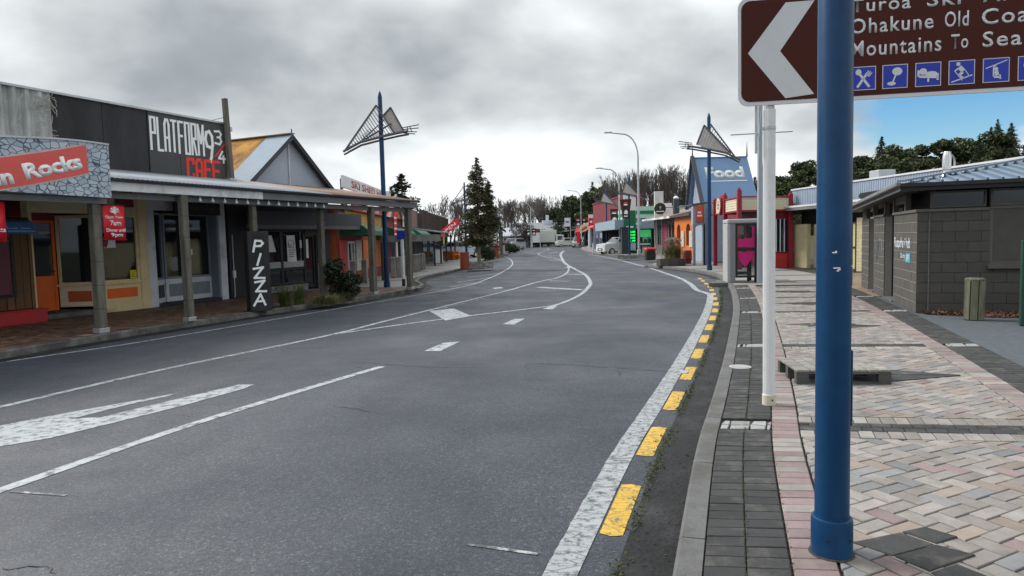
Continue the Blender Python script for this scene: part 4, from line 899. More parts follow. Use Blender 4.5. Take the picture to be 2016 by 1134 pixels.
# recesses: door and passage
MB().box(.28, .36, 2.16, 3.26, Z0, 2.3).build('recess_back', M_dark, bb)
d_ = frame_box(MB(), 0, .92, 0, 1.98, 0, .08, .04).build('door', M_trim, bb); d_.matrix_local = Matrix.Translation((.24, 3.18, Z0+.03)) @ Matrix.Rotation(rad(-90), 4, 'Z')
MB().box(.08, .84, .012, .03, .08, 1.9).build('leaf', M_bfasc, d_); MB().box(.1, .15, -.05, .0, .85, 1.05).box(.1, .26, -.06, -.045, 1.0, 1.025).build('handle', M_chrome, d_)
MB().box(-.02, .3, 2.2, 3.24, Z0, Z0+.03).build('threshold', M_conc, bb); MB().box(-.02, .3, 4.7, 5.4, Z0, Z0+.03).build('threshold', M_conc, bb)
MB().box(.3, .36, 4.68, 5.42, Z0, 2.2).build('recess_back', M_dark, bb); MB().box(.16, .3, 3.24, 3.28, Z0, 2.2).box(.16, .3, 2.14, 2.18, Z0, 2.2).build('recess_side', M_bfasc, bb, kind='stuff')
# clerestory, posts, eaves
MB().box(.3, .34, .1, 6.6, ZT+.04, 2.4).box(.34, 3.5, .28, .32, ZT+.04, 2.4).build('clerestory_back', M_dark, bb, kind='stuff')
for y in (1.05, 2.22, 3.26, 4.75, 5.9): MB().box(.0, .1, y, y+.1, ZT+.04, 2.36).build('clerestory_post', M_trim, bb)
MB().box(.03, .12, 1.15, 2.2, ZT+.2, 2.36).build('clerestory_panel', M_trim, bb); MB().box(.02, .1, 5.95, 6.65, 1.82, 2.2).build('clerestory_panel', M_trim, bb)
fw_ = frame_box(MB(), .22, 1.09, ZT+.06, 2.33, .06, .035, .06).build('window', M_trim, bb, bevel=.004); MB().box(.26, 1.05, .09, .098, ZT+.09, 2.3).build('pane', M_glass_d, fw_)
for x in (.62, .80): MB().prism([(x, .14, ZT+.1), (x+.07, .14, ZT+.1), (x+.09, .14, 2.3), (x+.02, .14, 2.3)], (0, .02, 0)).build('strut', M_trim, fw_)
fw_ = frame_box(MB(), 1.13, 2.9, 1.0, ZT+.06, .0, .05, .09).build('window', M_trim, bb, bevel=.005); MB().box(1.17, 2.86, .04, .048, 1.04, 1.62).build('frosted_pane', pmat('frosted glass', (.16,.20,.24), .25, .05, 2, 0), fw_); MB().box(1.17, 2.86, .04, .048, 1.62, ZT+.02).build('pane', M_glass_d, fw_)
fw2 = frame_box(MB(), 1.13, 2.9, ZT+.065, 2.34, .0, .04, .09).build('window', M_trim, bb, bevel=.005); MB().box(1.17, 2.86, .04, .048, ZT+.1, 2.3).build('pane', M_glass_d, fw2)
MB().box(1.1, 3.0, -.07, .03, .92, 1.0).build('window_sill', M_trim, bb, bevel=.008)
MB().cyl((.19, -.02, Z0), (.19, -.02, ZT-.02), .012, n=8).build('downpipe', M_trim, bb)
EO = .34; ZE = 2.47; HX = 3.4; HR = 0.70
MB().box(-EO, 4.6, -EO, -EO+.04, ZE-.13, ZE).build('fascia', M_bfasc, bb); MB().box(-EO, 4.6, -EO-.06, -EO, ZE-.06, ZE+.005).build('gutter', M_bfasc, bb)
zf = 2.26
mb = MB(); mb.prism([(-EO, -EO, ZE-.12), (-EO, 6.8, zf-.10), (-EO, 6.8, zf+.03), (-EO, -EO, ZE)], (.04, 0, 0)); mb.build('fascia', M_fasc_d, bb)
mb = MB(); mb.prism([(-EO-.09, -EO-.06, ZE-.05), (-EO-.09, 6.9, zf-.03), (-EO-.09, 6.9, zf+.05), (-EO-.09, -EO-.06, ZE+.03)], (.085, 0, 0)); mb.build('gutter', M_fasc_d, bb, bevel=.015)
MB().sheet([(-EO+.04, -EO+.04, ZE-.1), (4.6, -EO+.04, ZE-.1), (4.6, .3, ZE-.1), (-EO+.04, .3, ZE-.1)]).sheet([(-EO+.04, .3, ZE-.101), (.35, .3, ZE-.101), (.35, 6.8, zf-.09), (-EO+.04, 6.8, zf-.09)]).build('soffit', M_bfasc, bb, kind='stuff')
MB().sheet([(-EO, -EO, ZE), (4.6, -EO, ZE), (4.6, HX, ZE+HR), (HX, HX, ZE+HR)]).build('roof_sheet', M_broof, bb); MB().sheet([(-EO, -EO, ZE), (HX, HX, ZE+HR), (HX, 6.8, ZE+HR-.2), (-EO, 6.8, zf+.03)]).build('roof_sheet', M_broof, bb)
sl_ = HR/(HX+EO)
x = -EO+.2
while x < 4.6:
    y1 = min(x, HX); MB().bar((x, -EO, ZE+.02), (x, y1, ZE+.02+(y1+EO)*sl_), .035, .045).build('roof_batten', M_broof, bb); x += .225
MB().bar((-EO, -EO, ZE+.05), (HX, HX, ZE+HR+.05), .15, .035).build('hip_cap', M_broof, bb)
x = -.1
fl = MB().lathe([(.10, 0), (.085, .04), (.062, .07), (.062, .12), (.074, .13), (.074, .38), (.045, .47), (.0, .475)], 16, (.62, .75, ZE+(.62+EO)*sl_-.02)).build('flue', M_chrome, bb, smooth=True)
# wall lettering
def text_side(s, parent, y0, y1, z0, z1, mat, x=-.006, bold=.0):
    """lettering on the street wall (faces -x, reads towards decreasing y)"""
    o = text('lettering', s, mat, parent, 0, y1-y0, z0, z1, 0, bold=bold, depth=.002); o.matrix_local = Matrix.Translation((x, y1, 0)) @ Matrix.Rotation(rad(-90), 4, 'Z'); return o
M_pale = pmat('pale painted script', (.55,.62,.66), .6)
text_side('Ruapehu i hub', bb, .55, 2.05, 1.22, 1.50, M_pale, bold=.01); text_side('Clarity', bb, .98, 1.45, 1.06, 1.19, M_pale)
MB().box(-.008, -.003, .52, .93, 1.02, 1.2).build('blue_patch', pmat('blue print', (.06,.30,.42), .5), bb); text_side('go', bb, .62, .84, 1.05, 1.17, M_pale, x=-.0095)
mb = MB()
for k, (y, w) in enumerate(((3.5, .22), (3.8, .3), (4.1, .18))): mb.tube([(-.006, y+w*t, 1.18+.26*math.sin(t*3+k)) for t in np.linspace(0, 1, 9)], .012, 5)
mb.build('painted_scroll', pmat('dull script', (.2,.23,.25), .7), bb, kind='stuff')
# garden bed of bark beside the wall
gb = MB(); gb.sheet([(0.02, -.02, Z0+.01), (3.0, -.02, Z0+.01), (3.0, -.62, Z0+.0), (1.2, -.6, Z0+.0), (.45, -.25, Z0+.0)]); o_ = gb.build('bark_bed', pmat('bark mulch', (.10,.045,.03), .95, .5, 12, .9, 40), kind='structure'); o_.matrix_world = bb.matrix_world if False else Matrix.Translation((BO.x, BO.y, 0)) @ Matrix.Rotation(BA, 4, 'Z')
pts = []
for _ in range(2600):
    x = random.uniform(.1, 3); y = -random.uniform(.0, .62) * min(1, .3+x*.7); q = o_.matrix_world @ Vector((x, y, Z0+.012+abs(random.gauss(0, .02)))); pts.append(tuple(q))
flecks('bark_chips', pts, .028, pmat('bark chips', (.13,.06,.04), .9, .5, 20, .2), flat=.8)
# wooden slatted post-bin
q = gp(1917, 629, .12); wb = thing('wooden_bollard', 'weathered wooden hexagonal slatted bollard leaning slightly in the bark bed by the dark wall', 'bollard', (q.x, q.y, .12), rad(10)); wb.rotation_euler = (0, rad(1.5), rad(10))
M_wb = pmat('greenish weathered wood', (.15,.15,.105), .85, .3, 3, .5, 30, rnd=.35, stretch=(5,5,.7), dirt=(.06,.07,.04), dsc=2, damt=.5)
for k in range(8):
    a = k*math.pi/4; MB().prism([(.125*math.cos(a-.36), .125*math.sin(a-.36), 0), (.125*math.cos(a+.36), .125*math.sin(a+.36), 0), (.155*math.cos(a+.33), .155*math.sin(a+.33), 0), (.155*math.cos(a-.33), .155*math.sin(a-.33), 0)], (0, 0, .66+random.uniform(-.008, .01))).build('slat', M_wb, wb, bevel=.004)
MB().cyl((0, 0, 0), (0, 0, .64), .118, n=16).build('core', M_black, wb); MB().lathe([(.15, .655), (.155, .675), (.13, .70), (.0, .705)], 16).build('cap', M_wb, wb)
q = gp(2012, 641, .12); gpst = thing('green_post', 'dark green steel post cut by the right edge before the grey block wall', 'post', (q.x+.02, q.y, .12), BA)
MB().box(-.05, .05, -.04, .04, 0, 1.32).build('post', pmat('dark green paint', (.012,.05,.035), .5), gpst, bevel=.006); MB().box(.05, 1.2, -.02, .0, .1, 1.28).build('panel', MATS['dark green paint'], gpst)
# --- pallet
q = gp(1568, 757, .12); q2 = gp(1755, 757, .12); pa = math.atan2(q2.y-q.y, q2.x-q.x); pl = thing('pallet', 'grey weathered wooden pallet lying on the pavers behind the blue pole', 'pallet', q, pa)
M_pal = pmat('weathered pallet board', (.27,.255,.23), .85, .3, 3, .5, 40, rnd=.25, stretch=(.8,6,6), dirt=(.12,.11,.1), dsc=2, damt=.6); PW = (q2-q).length; PD = .70
M_pald = pmat('dark pallet bearer', (.075,.073,.07), .85, .3, 3, .4, 40)
k = 0; x = 0
while x < PW-.02:
    w = .105 if x > 0.02 else .14; e = min(PW, x+w); MB().box(x+.003, e-.009, 0, PD, .125+random.uniform(-.002,.003), .148).build('top_board', M_pal, pl, bevel=.003); x = e+.004
for y in (0.0, PD/2-.04, PD-.08):
    MB().box(0, PW, y, y+.08, .105, .124).build('cross_board', M_pald, pl)
    for x in (0, PW/2-.06, PW-.12): MB().box(x, x+.12, y, y+.08, .02, .105).build('block', M_pald, pl, bevel=.003)
    MB().box(0, PW, y-.002, y+.082, .0, .02).build('bottom_board', M_pald, pl)
# --- near blue pole
q = gp(1637, 1088, .12); bp = thing('blue_pole', 'thick blue steel pole with a collar in the foreground on the cream pavers', 'pole', (q.x, q.y, .12))
M_blue = pmat('blue pole paint', (.002, .037, .108), .38, .2, 1.5, .06, 25, spec=.3, dirt=(.004,.055,.14), dsc=2.2, damt=.45)
MB().lathe([(.0765, 0), (.0745, 3.2), (.072, 6.7), (.0, 6.75)], 40).build('pole', M_blue, bp, smooth=True)
MB().lathe([(.0925, 0), (.0925, .165), (.090, .178), (.0795, .182), (.0795, .19)], 40).build('collar', M_blue, bp, smooth=True)
MB().lathe([(.103, .001), (.100, .006), (.094, .007)], 32).build('dirt_ring', M_soil, bp)
for k, a in enumerate((-2.2, -1.0)): MB().cyl((.092*math.cos(a), .092*math.sin(a), .09), (.097*math.cos(a), .097*math.sin(a), .09), .006, n=6).build('bolt', M_black, bp)
MB().box(-.016, .016, -.0012, .0012, 1.28, 1.37).build('sticker_remnant', pmat('torn sticker', (.45,.46,.46), .8, .3, 20, .1), bp).matrix_local = Matrix.Rotation(rad(-12)+math.pi/2, 4, 'Z') @ Matrix.Translation((0, -.0768, 0))
MB().box(.066, .082, -.03, .045, .62, .98).build('hatch', M_blue, bp, bevel=.006)
for z, w, a in ((1.435, .010, -1.98), (1.365, .014, -1.85), (1.358, .006, -1.72), (1.37, .012, -.62), (1.352, .005, -1.80), (1.44, .004, -1.9)):
    MB().box(-w, w, -.0012, .0012, z-.0025, z+.0025).build('scuff', M_ltxt, bp).matrix_local = Matrix.Rotation(a+math.pi/2, 4, 'Z') @ Matrix.Translation((0, -.0768, 0))
# --- brown direction sign on its white post
SA = rad(-10.4); sg = thing('direction_sign', 'large brown road sign with white left chevron, place names and blue pictogram squares', 'road sign', (2.0, 6.0, 0), SA)
M_brown = pmat('brown sign sheeting', (.060,.013,.008), .5, .08, 2, .02, 30, spec=.15); M_refl = pmat('silver white sheeting', (.56,.58,.60), .45, .05, 3, .02); M_sblue = pmat('blue sign square', (.012,.03,.36), .4, .05, 2, 0)
def rrect(x0, x1, z0, z1, r, y):
    out = []
    for cx_, cz_, a0 in ((x1-r, z1-r, 0), (x0+r, z1-r, 90), (x0+r, z0+r, 180), (x1-r, z0+r, 270)):
        for k in range(6): a = rad(a0+18*k); out.append((cx_+r*math.cos(a), y, cz_+r*math.sin(a)))
    return out
MB().prism(rrect(0, 3.45, 2.752, 3.665, .09, 0), (0, .02, 0)).build('border_panel', M_refl, sg); MB().prism(rrect(.028, 3.42, 2.784, 3.635, .075, -.003), (0, .005, 0)).build('panel', M_brown, sg)
MB().prism([(.083, -.0055, 3.197), (.389, -.0055, 3.598), (.62, -.0055, 3.598), (.345, -.0055, 3.197), (.62, -.0055, 2.822), (.389, -.0055, 2.80)], (0, .003, 0)).build('chevron', M_refl, sg)
for s_, x0, x1, z0, z1 in (('Turoa', .906, 1.365, 3.468, 3.578), ('Ski', 1.487, 1.74, 3.468, 3.588), ('Area', 1.9, 2.3, 3.468, 3.578), ('Ohakune', .905, 1.538, 3.292, 3.418), ('Old', 1.622, 1.80, 3.292, 3.418), ('Coach', 1.895, 2.43, 3.292, 3.418), ('Road', 2.55, 2.95, 3.292, 3.418), ('Mountains', .91, 1.60, 3.106, 3.235), ('To', 1.672, 1.80, 3.116, 3.232), ('Sea', 1.905, 2.19, 3.112, 3.236), ('Cycleway', 2.33, 3.1, 3.08, 3.236)):
    text('lettering', s_, M_refl, sg, x0, x1, z0, z1, -.0055, bold=.012, spacing=1.15, depth=.0008)
def icon(x, parts):
    MB().box(x, x+.195, -.0056, -.0035, 2.828, 3.022).build('icon_border', M_refl, sg); i_ = MB().box(x+.006, x+.189, -.0068, -.0045, 2.834, 3.016).build('icon_square', M_sblue, sg); mb = MB()
    for p in parts:
        if p[0] == 'b': mb.bar((x+p[1]*.195, -.0078, 2.828+p[2]*.195), (x+p[3]*.195, -.0078, 2.828+p[4]*.195), p[5]*.195, .003, up=(0,1,0))
        else:
            c_ = [(x+(p[1]+p[3]*math.cos(t))*.195, -.0090, 2.828+(p[2]+p[4]*math.sin(t))*.195) for t in np.linspace(0, 2*math.pi, 15)[:-1]]; mb.prism(c_, (0, .003, 0))
    mb.build('pictogram', M_refl, i_, kind='stuff')
icon(.91, [('b',.25,.12,.66,.72,.10),('e',.30,.76,.12,.13),('b',.74,.12,.36,.66,.10),('b',.62,.62,.70,.82,.04),('b',.66,.58,.78,.78,.04),('b',.70,.55,.84,.72,.04)])
icon(1.155, [('e',.58,.70,.20,.17),('b',.52,.55,.40,.24,.06),('e',.36,.20,.17,.08)])
icon(1.407, [('b',.12,.42,.12,.68,.09),('b',.14,.42,.86,.36,.10),('e',.30,.62,.15,.14),('e',.62,.50,.24,.12),('b',.86,.24,.86,.52,.08),('b',.5,.18,.5,.36,.07)])
icon(1.658, [('e',.36,.84,.08,.08),('b',.40,.72,.56,.54,.18),('b',.54,.5,.38,.36,.11),('b',.38,.36,.58,.24,.09),('b',.10,.10,.90,.36,.05),('b',.24,.56,.36,.66,.06),('b',.22,.56,.52,.16,.03),('b',.60,.62,.80,.30,.03)])
icon(1.912, [('b',.10,.58,.90,.88,.04),('b',.50,.72,.40,.62,.05),('b',.40,.62,.40,.24,.06),('e',.50,.54,.07,.08),('b',.50,.46,.54,.28,.14),('b',.42,.22,.66,.20,.08),('b',.64,.30,.66,.12,.06)])
icon(2.167, [('b',.5,.1,.5,.5,.12),('e',.5,.62,.3,.25)])
def fluted(parent, name, x, y, z0, z1, r, mat, n=26):
    mb = MB(); vs = []
    for z in (z0, z1):
        for k in range(n*2): rr = r*(1 if k % 2 else .925); a = k*math.pi/n; vs.append((x+rr*math.cos(a), y+rr*math.sin(a), z))
    m_ = n*2; mb.add(vs, [(k, (k+1) % m_, m_+(k+1) % m_, m_+k) for k in range(m_)] + [tuple(range(m_-1, -1, -1)), tuple(range(m_, 2*m_))]); return mb.build(name, mat, parent)
M_wpost = pmat('white fluted post', (.66,.67,.68), .5, .06, 3, .04, dirt=(.5,.5,.49), dsc=1.5, damt=.3)
fluted(sg, 'post', .27, .06, Z0+.09, 2.72, .052, M_wpost); MB().lathe([(.058, Z0), (.058, Z0+.09), (.05, Z0+.10)], 24, (.27, .06, 0)).build('post_base', pmat('cream post base', (.52,.50,.40), .6, .15, 4, .1), sg)
MB().cyl((.27, .06, 2.6), (.27, .06, 3.6), .044, n=16).build('post_sleeve', M_galv, sg); fluted(sg, 'post', 3.1, .06, Z0, 2.72, .052, M_wpost)
MB().lathe([(.056, 2.55), (.056, 2.575)], 20, (.27, .06, 0)).build('clamp_band', M_galv, sg); MB().box(.15, .17, .05, .07, 2.35, 2.76).build('bracket', M_galv, sg)
MB().cyl((.29, -.002, Z0+.05), (.29, .01, Z0+.05), .008, n=6).build('bolt', M_black, sg)
# --- grey lamp post behind, with banner arm
q = gp(1496, 557, .12); gpo = thing('grey_pole', 'grey octagonal steel pole with thin cross arm behind the white sign post', 'pole', q)
M_gpole = pmat('pale blue grey pole paint', (.30,.34,.38), .5, .08, 2, .04)
MB().lathe([(.098, 0), (.092, 1.5), (.085, 2.9), (.082, 2.91), (.074, 6.6), (.0, 6.62)], 8).build('pole', M_gpole, gpo); MB().bar((-.9, 0, 4.55), (1.0, 0, 4.61), .03, .03).build('cross_arm', M_gpole, gpo)
MB().bar((-.06, -.09, 4.4), (.02, -.1, 5.35), .035, .03).build('bracket', M_gpole, gpo)
# --- phone booth
pb0 = gp(1434, 557, .12); pb1 = gp(1481, 553, .12); ba_ = rad(-9)
ph = thing('phone_booth', 'grey roofed phone booth with black frame and pink splash of paint on the glass', 'phone booth', pb0, ba_); BW = .86
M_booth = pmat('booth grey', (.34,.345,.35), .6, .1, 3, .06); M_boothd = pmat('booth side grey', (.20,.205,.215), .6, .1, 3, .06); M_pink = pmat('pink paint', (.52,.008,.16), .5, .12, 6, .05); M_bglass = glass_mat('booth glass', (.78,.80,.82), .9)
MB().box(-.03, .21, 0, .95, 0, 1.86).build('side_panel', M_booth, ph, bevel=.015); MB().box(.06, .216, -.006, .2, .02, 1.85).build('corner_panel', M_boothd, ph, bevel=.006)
MB().box(-.03, BW+.02, -.03, .98, 1.86, 2.0).build('roof', M_booth, ph, bevel=.03)
mb = MB(); x0, x1 = .22, BW
fr1 = frame_box(MB(), x0, x1, .16, 1.86, 0, .065, .06).build('front_frame', M_black, ph, bevel=.006); MB().box(x0+.06, x1-.06, .005, .055, 1.0, 1.10).build('mid_rail', M_black, fr1)
MB().box(x0+.03, x1-.03, .028, .034, .2, 1.02).build('pane', M_bglass, fr1); MB().box(x0+.03, x1-.03, .028, .034, 1.08, 1.82).build('pane', M_bglass, fr1)
MB().box(x1-.07, x1, 0, .07, 0, .16).box(x1-.07, x1, .88, .95, 0, 1.86).build('corner_post', M_black, ph, kind='stuff'); MB().box(x1-.2, x1-.13, .5, .56, 0, .95).build('inner_post', M_black, ph)
fr2 = MB().box(x1-.06, x1, .07, .88, 1.74, 1.86).box(x1-.06, x1, .07, .88, 1.0, 1.1).build('side_rail', M_black, ph, kind='stuff')
def splash(z0, poly):
    return MB().prism([(x0+.07+a*(x1-x0-.13), .022, z0+b) for a, b in poly], (0, .004, 0)).build('pink_splash', M_pink, fr1)
splash(1.1, [(0,.02),(.98,.0),(.99,.66),(.95,.72),(.9,.6),(.86,.7),(.82,.5),(.88,.38),(.80,.3),(.62,.27),(.45,.31),(.3,.26),(.12,.30),(.02,.24)])
splash(.56, [(.40,-.06),(.55,-.02),(.98,.32),(.99,.44),(.55,.44),(.4,.40),(.02,.44),(.06,.2),(.3,.0)])
MB().box(x0+.3, x1-.25, .85, .9, 1.0, 1.5).build('telephone', M_slate, ph); MB().box(x0, x1, .9, .95, .2, .3).build('rear_rail', M_black, ph)
MB().prism([(-.6, -.06, -.12), (BW+1.2, -.06, -.12), (BW+1.2, 1.2, -.12), (-.2, 1.2, -.12)], (0, 0, .126)).build('concrete_pad', M_conc, ph)
# --- cream building with blue grey clad parapet
CA = rad(277.3); CO = Vector((12.51, 30.18)); cr = thing('cream_building', 'low cream brick building with long blue grey ribbed metal parapet and dark porch', 'building', (CO.x, CO.y, 0), CA)
M_crb = pmat('cream painted brick', (.50,.44,.27), .75, .1, 3, .3, 50, rnd=.06, dirt=(.38,.33,.2), dsc=1.5, damt=.35); M_clad = pmat('blue grey cladding', (.27,.33,.42), .5, .1, 1.5, .05, 30, metal=.1); M_pfasc = pmat('white fascia', (.55,.56,.57), .6, .08, 2, .05)
def brick_wall(parent, x0, x1, z0, z1, y, mat, h=.125, w=.4):
    r = 0; z = z0
    while z < z1-.02:
        x = x0-(w/2 if r % 2 else 0)
        while x < x1:
            a, b = max(x, x0), min(x+w, x1)
            if b-a > .03: MB().box(a+.003, b-.003, y-.01-random.uniform(0, .004), y+.01, z+.004, min(z+h, z1)-.004).build('block', mat, parent)
            x += w
        z += h; r += 1
MB().box(0, 1.1, .0, .15, Z0, 2.0).box(1.1, 12, .45, .6, Z0, 2.0).build('wall', M_crb, cr, kind='stuff')
MB().box(3.2, 4.35, .2, .24, Z0, 2.0).build('wall', M_dark, cr)
brick_wall(cr, .0, 1.08, Z0, 1.98, -.005, M_crb, .25, .55); brick_wall(cr, 4.3, 5.5, Z0, 2.15, .1, M_crb, .125, .3); MB().box(4.3, 5.5, .108, .45, Z0, 2.15).build('wall', M_crb, cr)
brick_wall(cr, 1.1, 3.2, Z0, 1.98, .3, M_crb, .125, .4); MB().box(1.1, 3.2, .31, .44, Z0, 1.98).build('wall', M_crb, cr)
fw_ = frame_box(MB(), 1.62, 3.0, 1.32, 2.0, .28, .05, .05).build('window', M_pfasc, cr); MB().box(1.66, 2.96, .305, .31, 1.36, 1.96).build('pane', M_glass_d, fw_)
d_ = frame_box(MB(), 3.25, 4.25, Z0, 2.0, .1, .06, .06).build('door', M_wall_d, cr); MB().box(3.3, 4.2, .12, .15, .2, 1.95).build('leaf', pmat('pale yellow door', (.52,.48,.26), .6, .08), d_)
for x in (3.5, 3.74, 3.98): MB().box(x, x+.04, .09, .115, .2, 1.95).build('bar', M_wall_d, d_)
MB().box(3.3, 4.2, .085, .115, 1.0, 1.06).build('cross_bar', M_wall_d, d_)
MB().box(5.3, 5.9, -.35, -.3, .35, 1.15).build('notice_panel', pmat('pale notice', (.5,.5,.52), .6), cr)
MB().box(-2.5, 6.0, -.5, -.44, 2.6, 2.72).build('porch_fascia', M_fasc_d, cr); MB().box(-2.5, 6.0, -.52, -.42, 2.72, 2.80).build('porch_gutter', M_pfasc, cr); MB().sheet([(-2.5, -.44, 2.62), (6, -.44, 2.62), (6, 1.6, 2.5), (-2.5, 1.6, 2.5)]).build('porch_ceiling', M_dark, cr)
MB().box(-.2, 12, .5, .6, 2.0, 2.62).build('upper_wall', M_dark, cr)
x = -.1; k = 0
while x < 13:
    mb = MB(); n = 6; vs = []
    for j in range(n):
        a = x+.004+(.76-.008)*j/n; b = a+(.752)/n; mb.add([(a, .0, 2.82), (a, .0, 3.5), (a+.02, -.018, 2.82), (a+.02, -.018, 3.5), (a+.045, -.018, 2.82), (a+.045, -.018, 3.5), (a+.065, 0, 2.82), (a+.065, 0, 3.5), (b, 0, 2.82), (b, 0, 3.5)], [(0,2,3,1),(2,4,5,3),(4,6,7,5),(6,8,9,7)])
    mb.build('cladding_sheet', M_clad, cr, norm=False); x += .76
MB().box(-.15, 13, -.05, .15, 3.5, 3.56).build('parapet_cap', M_pfasc, cr); MB().box(-.15, 13, .02, .14, 2.7, 3.5).build('parapet_core', M_clad, cr)
MB().sheet([(-.1, .14, 3.5), (13, .14, 3.5), (13, 3.2, 3.95), (-.1, 3.2, 3.75)]).build('roof', M_clad, cr)
MB().box(3.4, 4.0, 1.2, 1.9, 3.5, 3.98).build('roof_vent', M_galv, cr, bevel=.02)
mb = MB().prism([(4.6, -.06, 2.95), (4.7, -.06, 3.05), (6.2, -.06, 3.1), (6.2, -.06, 2.82), (4.72, -.06, 2.82)], (0, .04, 0)); mb.build('tarpaulin', M_black, cr)
# --- red and cream corner shop
rd = thing('red_shop', 'red and cream weatherboard corner shop with red verandah posts and round sign', 'shop', (0, 0, 0))
M_wbd = pmat('cream weatherboard', (.55,.50,.36), .6, .08, 2, .05); M_pred = pmat('crimson paint', (.24,.014,.028), .5, .12, 2, .05)
C0 = Vector((9.88, 29.5)); C1 = Vector((12.3, 30.0)); C2 = Vector((10.15, 34.4))
def wboards(parent, p, q, z0, z1, mat, th=.04, h=.11, name='weatherboard'):
    d = (q-p).normalized(); n_ = Vector((d.y, -d.x)); z = z0
    while z < z1-.01:
        e = min(z+h, z1); mb = MB(); a, b = p, q
        mb.add([(a.x+n_.x*.02, a.y+n_.y*.02, z), (b.x+n_.x*.02, b.y+n_.y*.02, z), (b.x, b.y, e), (a.x, a.y, e), (a.x-n_.x*.02, a.y-n_.y*.02, z), (b.x-n_.x*.02, b.y-n_.y*.02, z), (b.x-n_.x*.02, b.y-n_.y*.02, e), (a.x-n_.x*.02, a.y-n_.y*.02, e)], [(0,1,2,3),(5,4,7,6),(0,3,7,4),(1,5,6,2),(3,2,6,7),(0,4,5,1)]); mb.build(name, mat, parent); z = e
wboards(rd, C0, C1, 2.68, 3.18, M_wbd); wboards(rd, C2, C0, 2.68, 3.22, M_wbd)
for p, q in ((C0, C1), (C2, C0)):
    MB().bar((p.x, p.y, 3.24), (q.x, q.y, 3.24), .12, .06).build('top_rail', M_pred, rd); MB().bar((p.x, p.y, 2.64), (q.x, q.y, 2.64), .1, .08).build('bottom_rail', M_pred, rd)
for (x, y, t) in ((C0.x, C0.y, 3.5), (10.0, 31.82, 3.42), (10.08, 33.65, 3.3), (12.3, 30.0, 3.3)):
    MB().box(x-.09, x+.09, y-.09, y+.09, Z0, t).build('post', M_pred, rd, bevel=.01); MB().lathe([(.1, 0), (.1, .05), (.05, .08), (.06, .12), (.0, .16)], 10, (x, y, t)).build('post_knob', M_pred, rd)
mb = MB(); dd = (C0-C2).normalized(); mid = C2.lerp(C0, .42)
rs_ = MB().lathe([(.44, 0), (.44, .05), (.36, .05), (.36, .06)], 28).build('round_sign_rim', M_pred, rd); ang = math.atan2(dd.y, dd.x)
rs_.matrix_local = Matrix.Translation((mid.x-.13, mid.y, 3.0)) @ Matrix.Rotation(ang, 4, 'Z') @ Matrix.Rotation(rad(90), 4, 'X')
MB().lathe([(.37, .062), (.37, .07)], 28).build('round_sign_face', M_wbd, rs_)
for k, (s_, a_, z_) in enumerate((('THE', .12, .12), ('CYPRUS', .24, -.02), ('TREE', .17, -.17))):
    t_ = text('lettering', s_, M_pred, rs_, -a_, a_, z_, z_+.1, 0); t_.matrix_local = Matrix.Translation((0, 0, .073)) @ Matrix.Rotation(rad(-90), 4, 'X')
MB().prism([(mid.x-.04, mid.y+.5, 3.24), (mid.x-.04, mid.y+.25, 3.48), (mid.x-.02, mid.y-.25, 3.48), (mid.x-.02, mid.y-.5, 3.24)], (.1, 0, 0)).build('sign_pediment', M_pred, rd)
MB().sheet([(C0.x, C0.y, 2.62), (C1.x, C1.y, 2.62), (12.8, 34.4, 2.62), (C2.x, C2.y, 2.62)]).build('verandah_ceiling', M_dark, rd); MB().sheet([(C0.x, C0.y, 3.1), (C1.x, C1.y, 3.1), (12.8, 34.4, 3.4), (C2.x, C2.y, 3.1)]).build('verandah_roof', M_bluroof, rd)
MB().box(11.45, 11.55, 30.2, 36, Z0, 3.2).build('wall', M_dred, rd); MB().box(11.5, 12.5, 30.1, 30.2, Z0, .75).build('wall', M_red, rd); MB().box(11.5, 12.5, 30.2, 30.3, .75, 2.6).build('wall', M_dred, rd)
w_ = frame_box(MB(), 11.55, 12.3, .78, 2.3, 30.12, .05, .05).build('window', M_pred, rd)
for x in (11.7, 11.88, 12.06): MB().box(x, x+.04, 30.11, 30.16, .82, 2.26).build('glazing_bar', M_offw, w_)
MB().box(11.58, 12.28, 30.14, 30.145, .8, 2.28).build('pane', M_glass_d, w_); MB().box(12.36, 12.44, 30.06, 30.14, Z0, 2.6).build('corner_pipe', M_offw, rd)
for y in (31.2, 32.6, 34.0):
    w_ = MB().box(11.42, 11.46, y-.45, y+.45, .7, 2.3).build('window', M_offw, rd); MB().box(11.405, 11.415, y-.4, y+.4, .75, 2.25).build('pane', M_glass_d, w_)
ab_ = thing('sandwich_board', 'dark folding sandwich board between the red verandah posts', 'sandwich board', (10.6, 31.4, .12), rad(20))
for s_ in (-1, 1): MB().prism([(-.3, s_*.25, 0), (.3, s_*.25, 0), (.3, s_*.03, 1.0), (-.3, s_*.03, 1.0)], (0, .03*s_, 0)).build('board', M_wall_d, ab_)
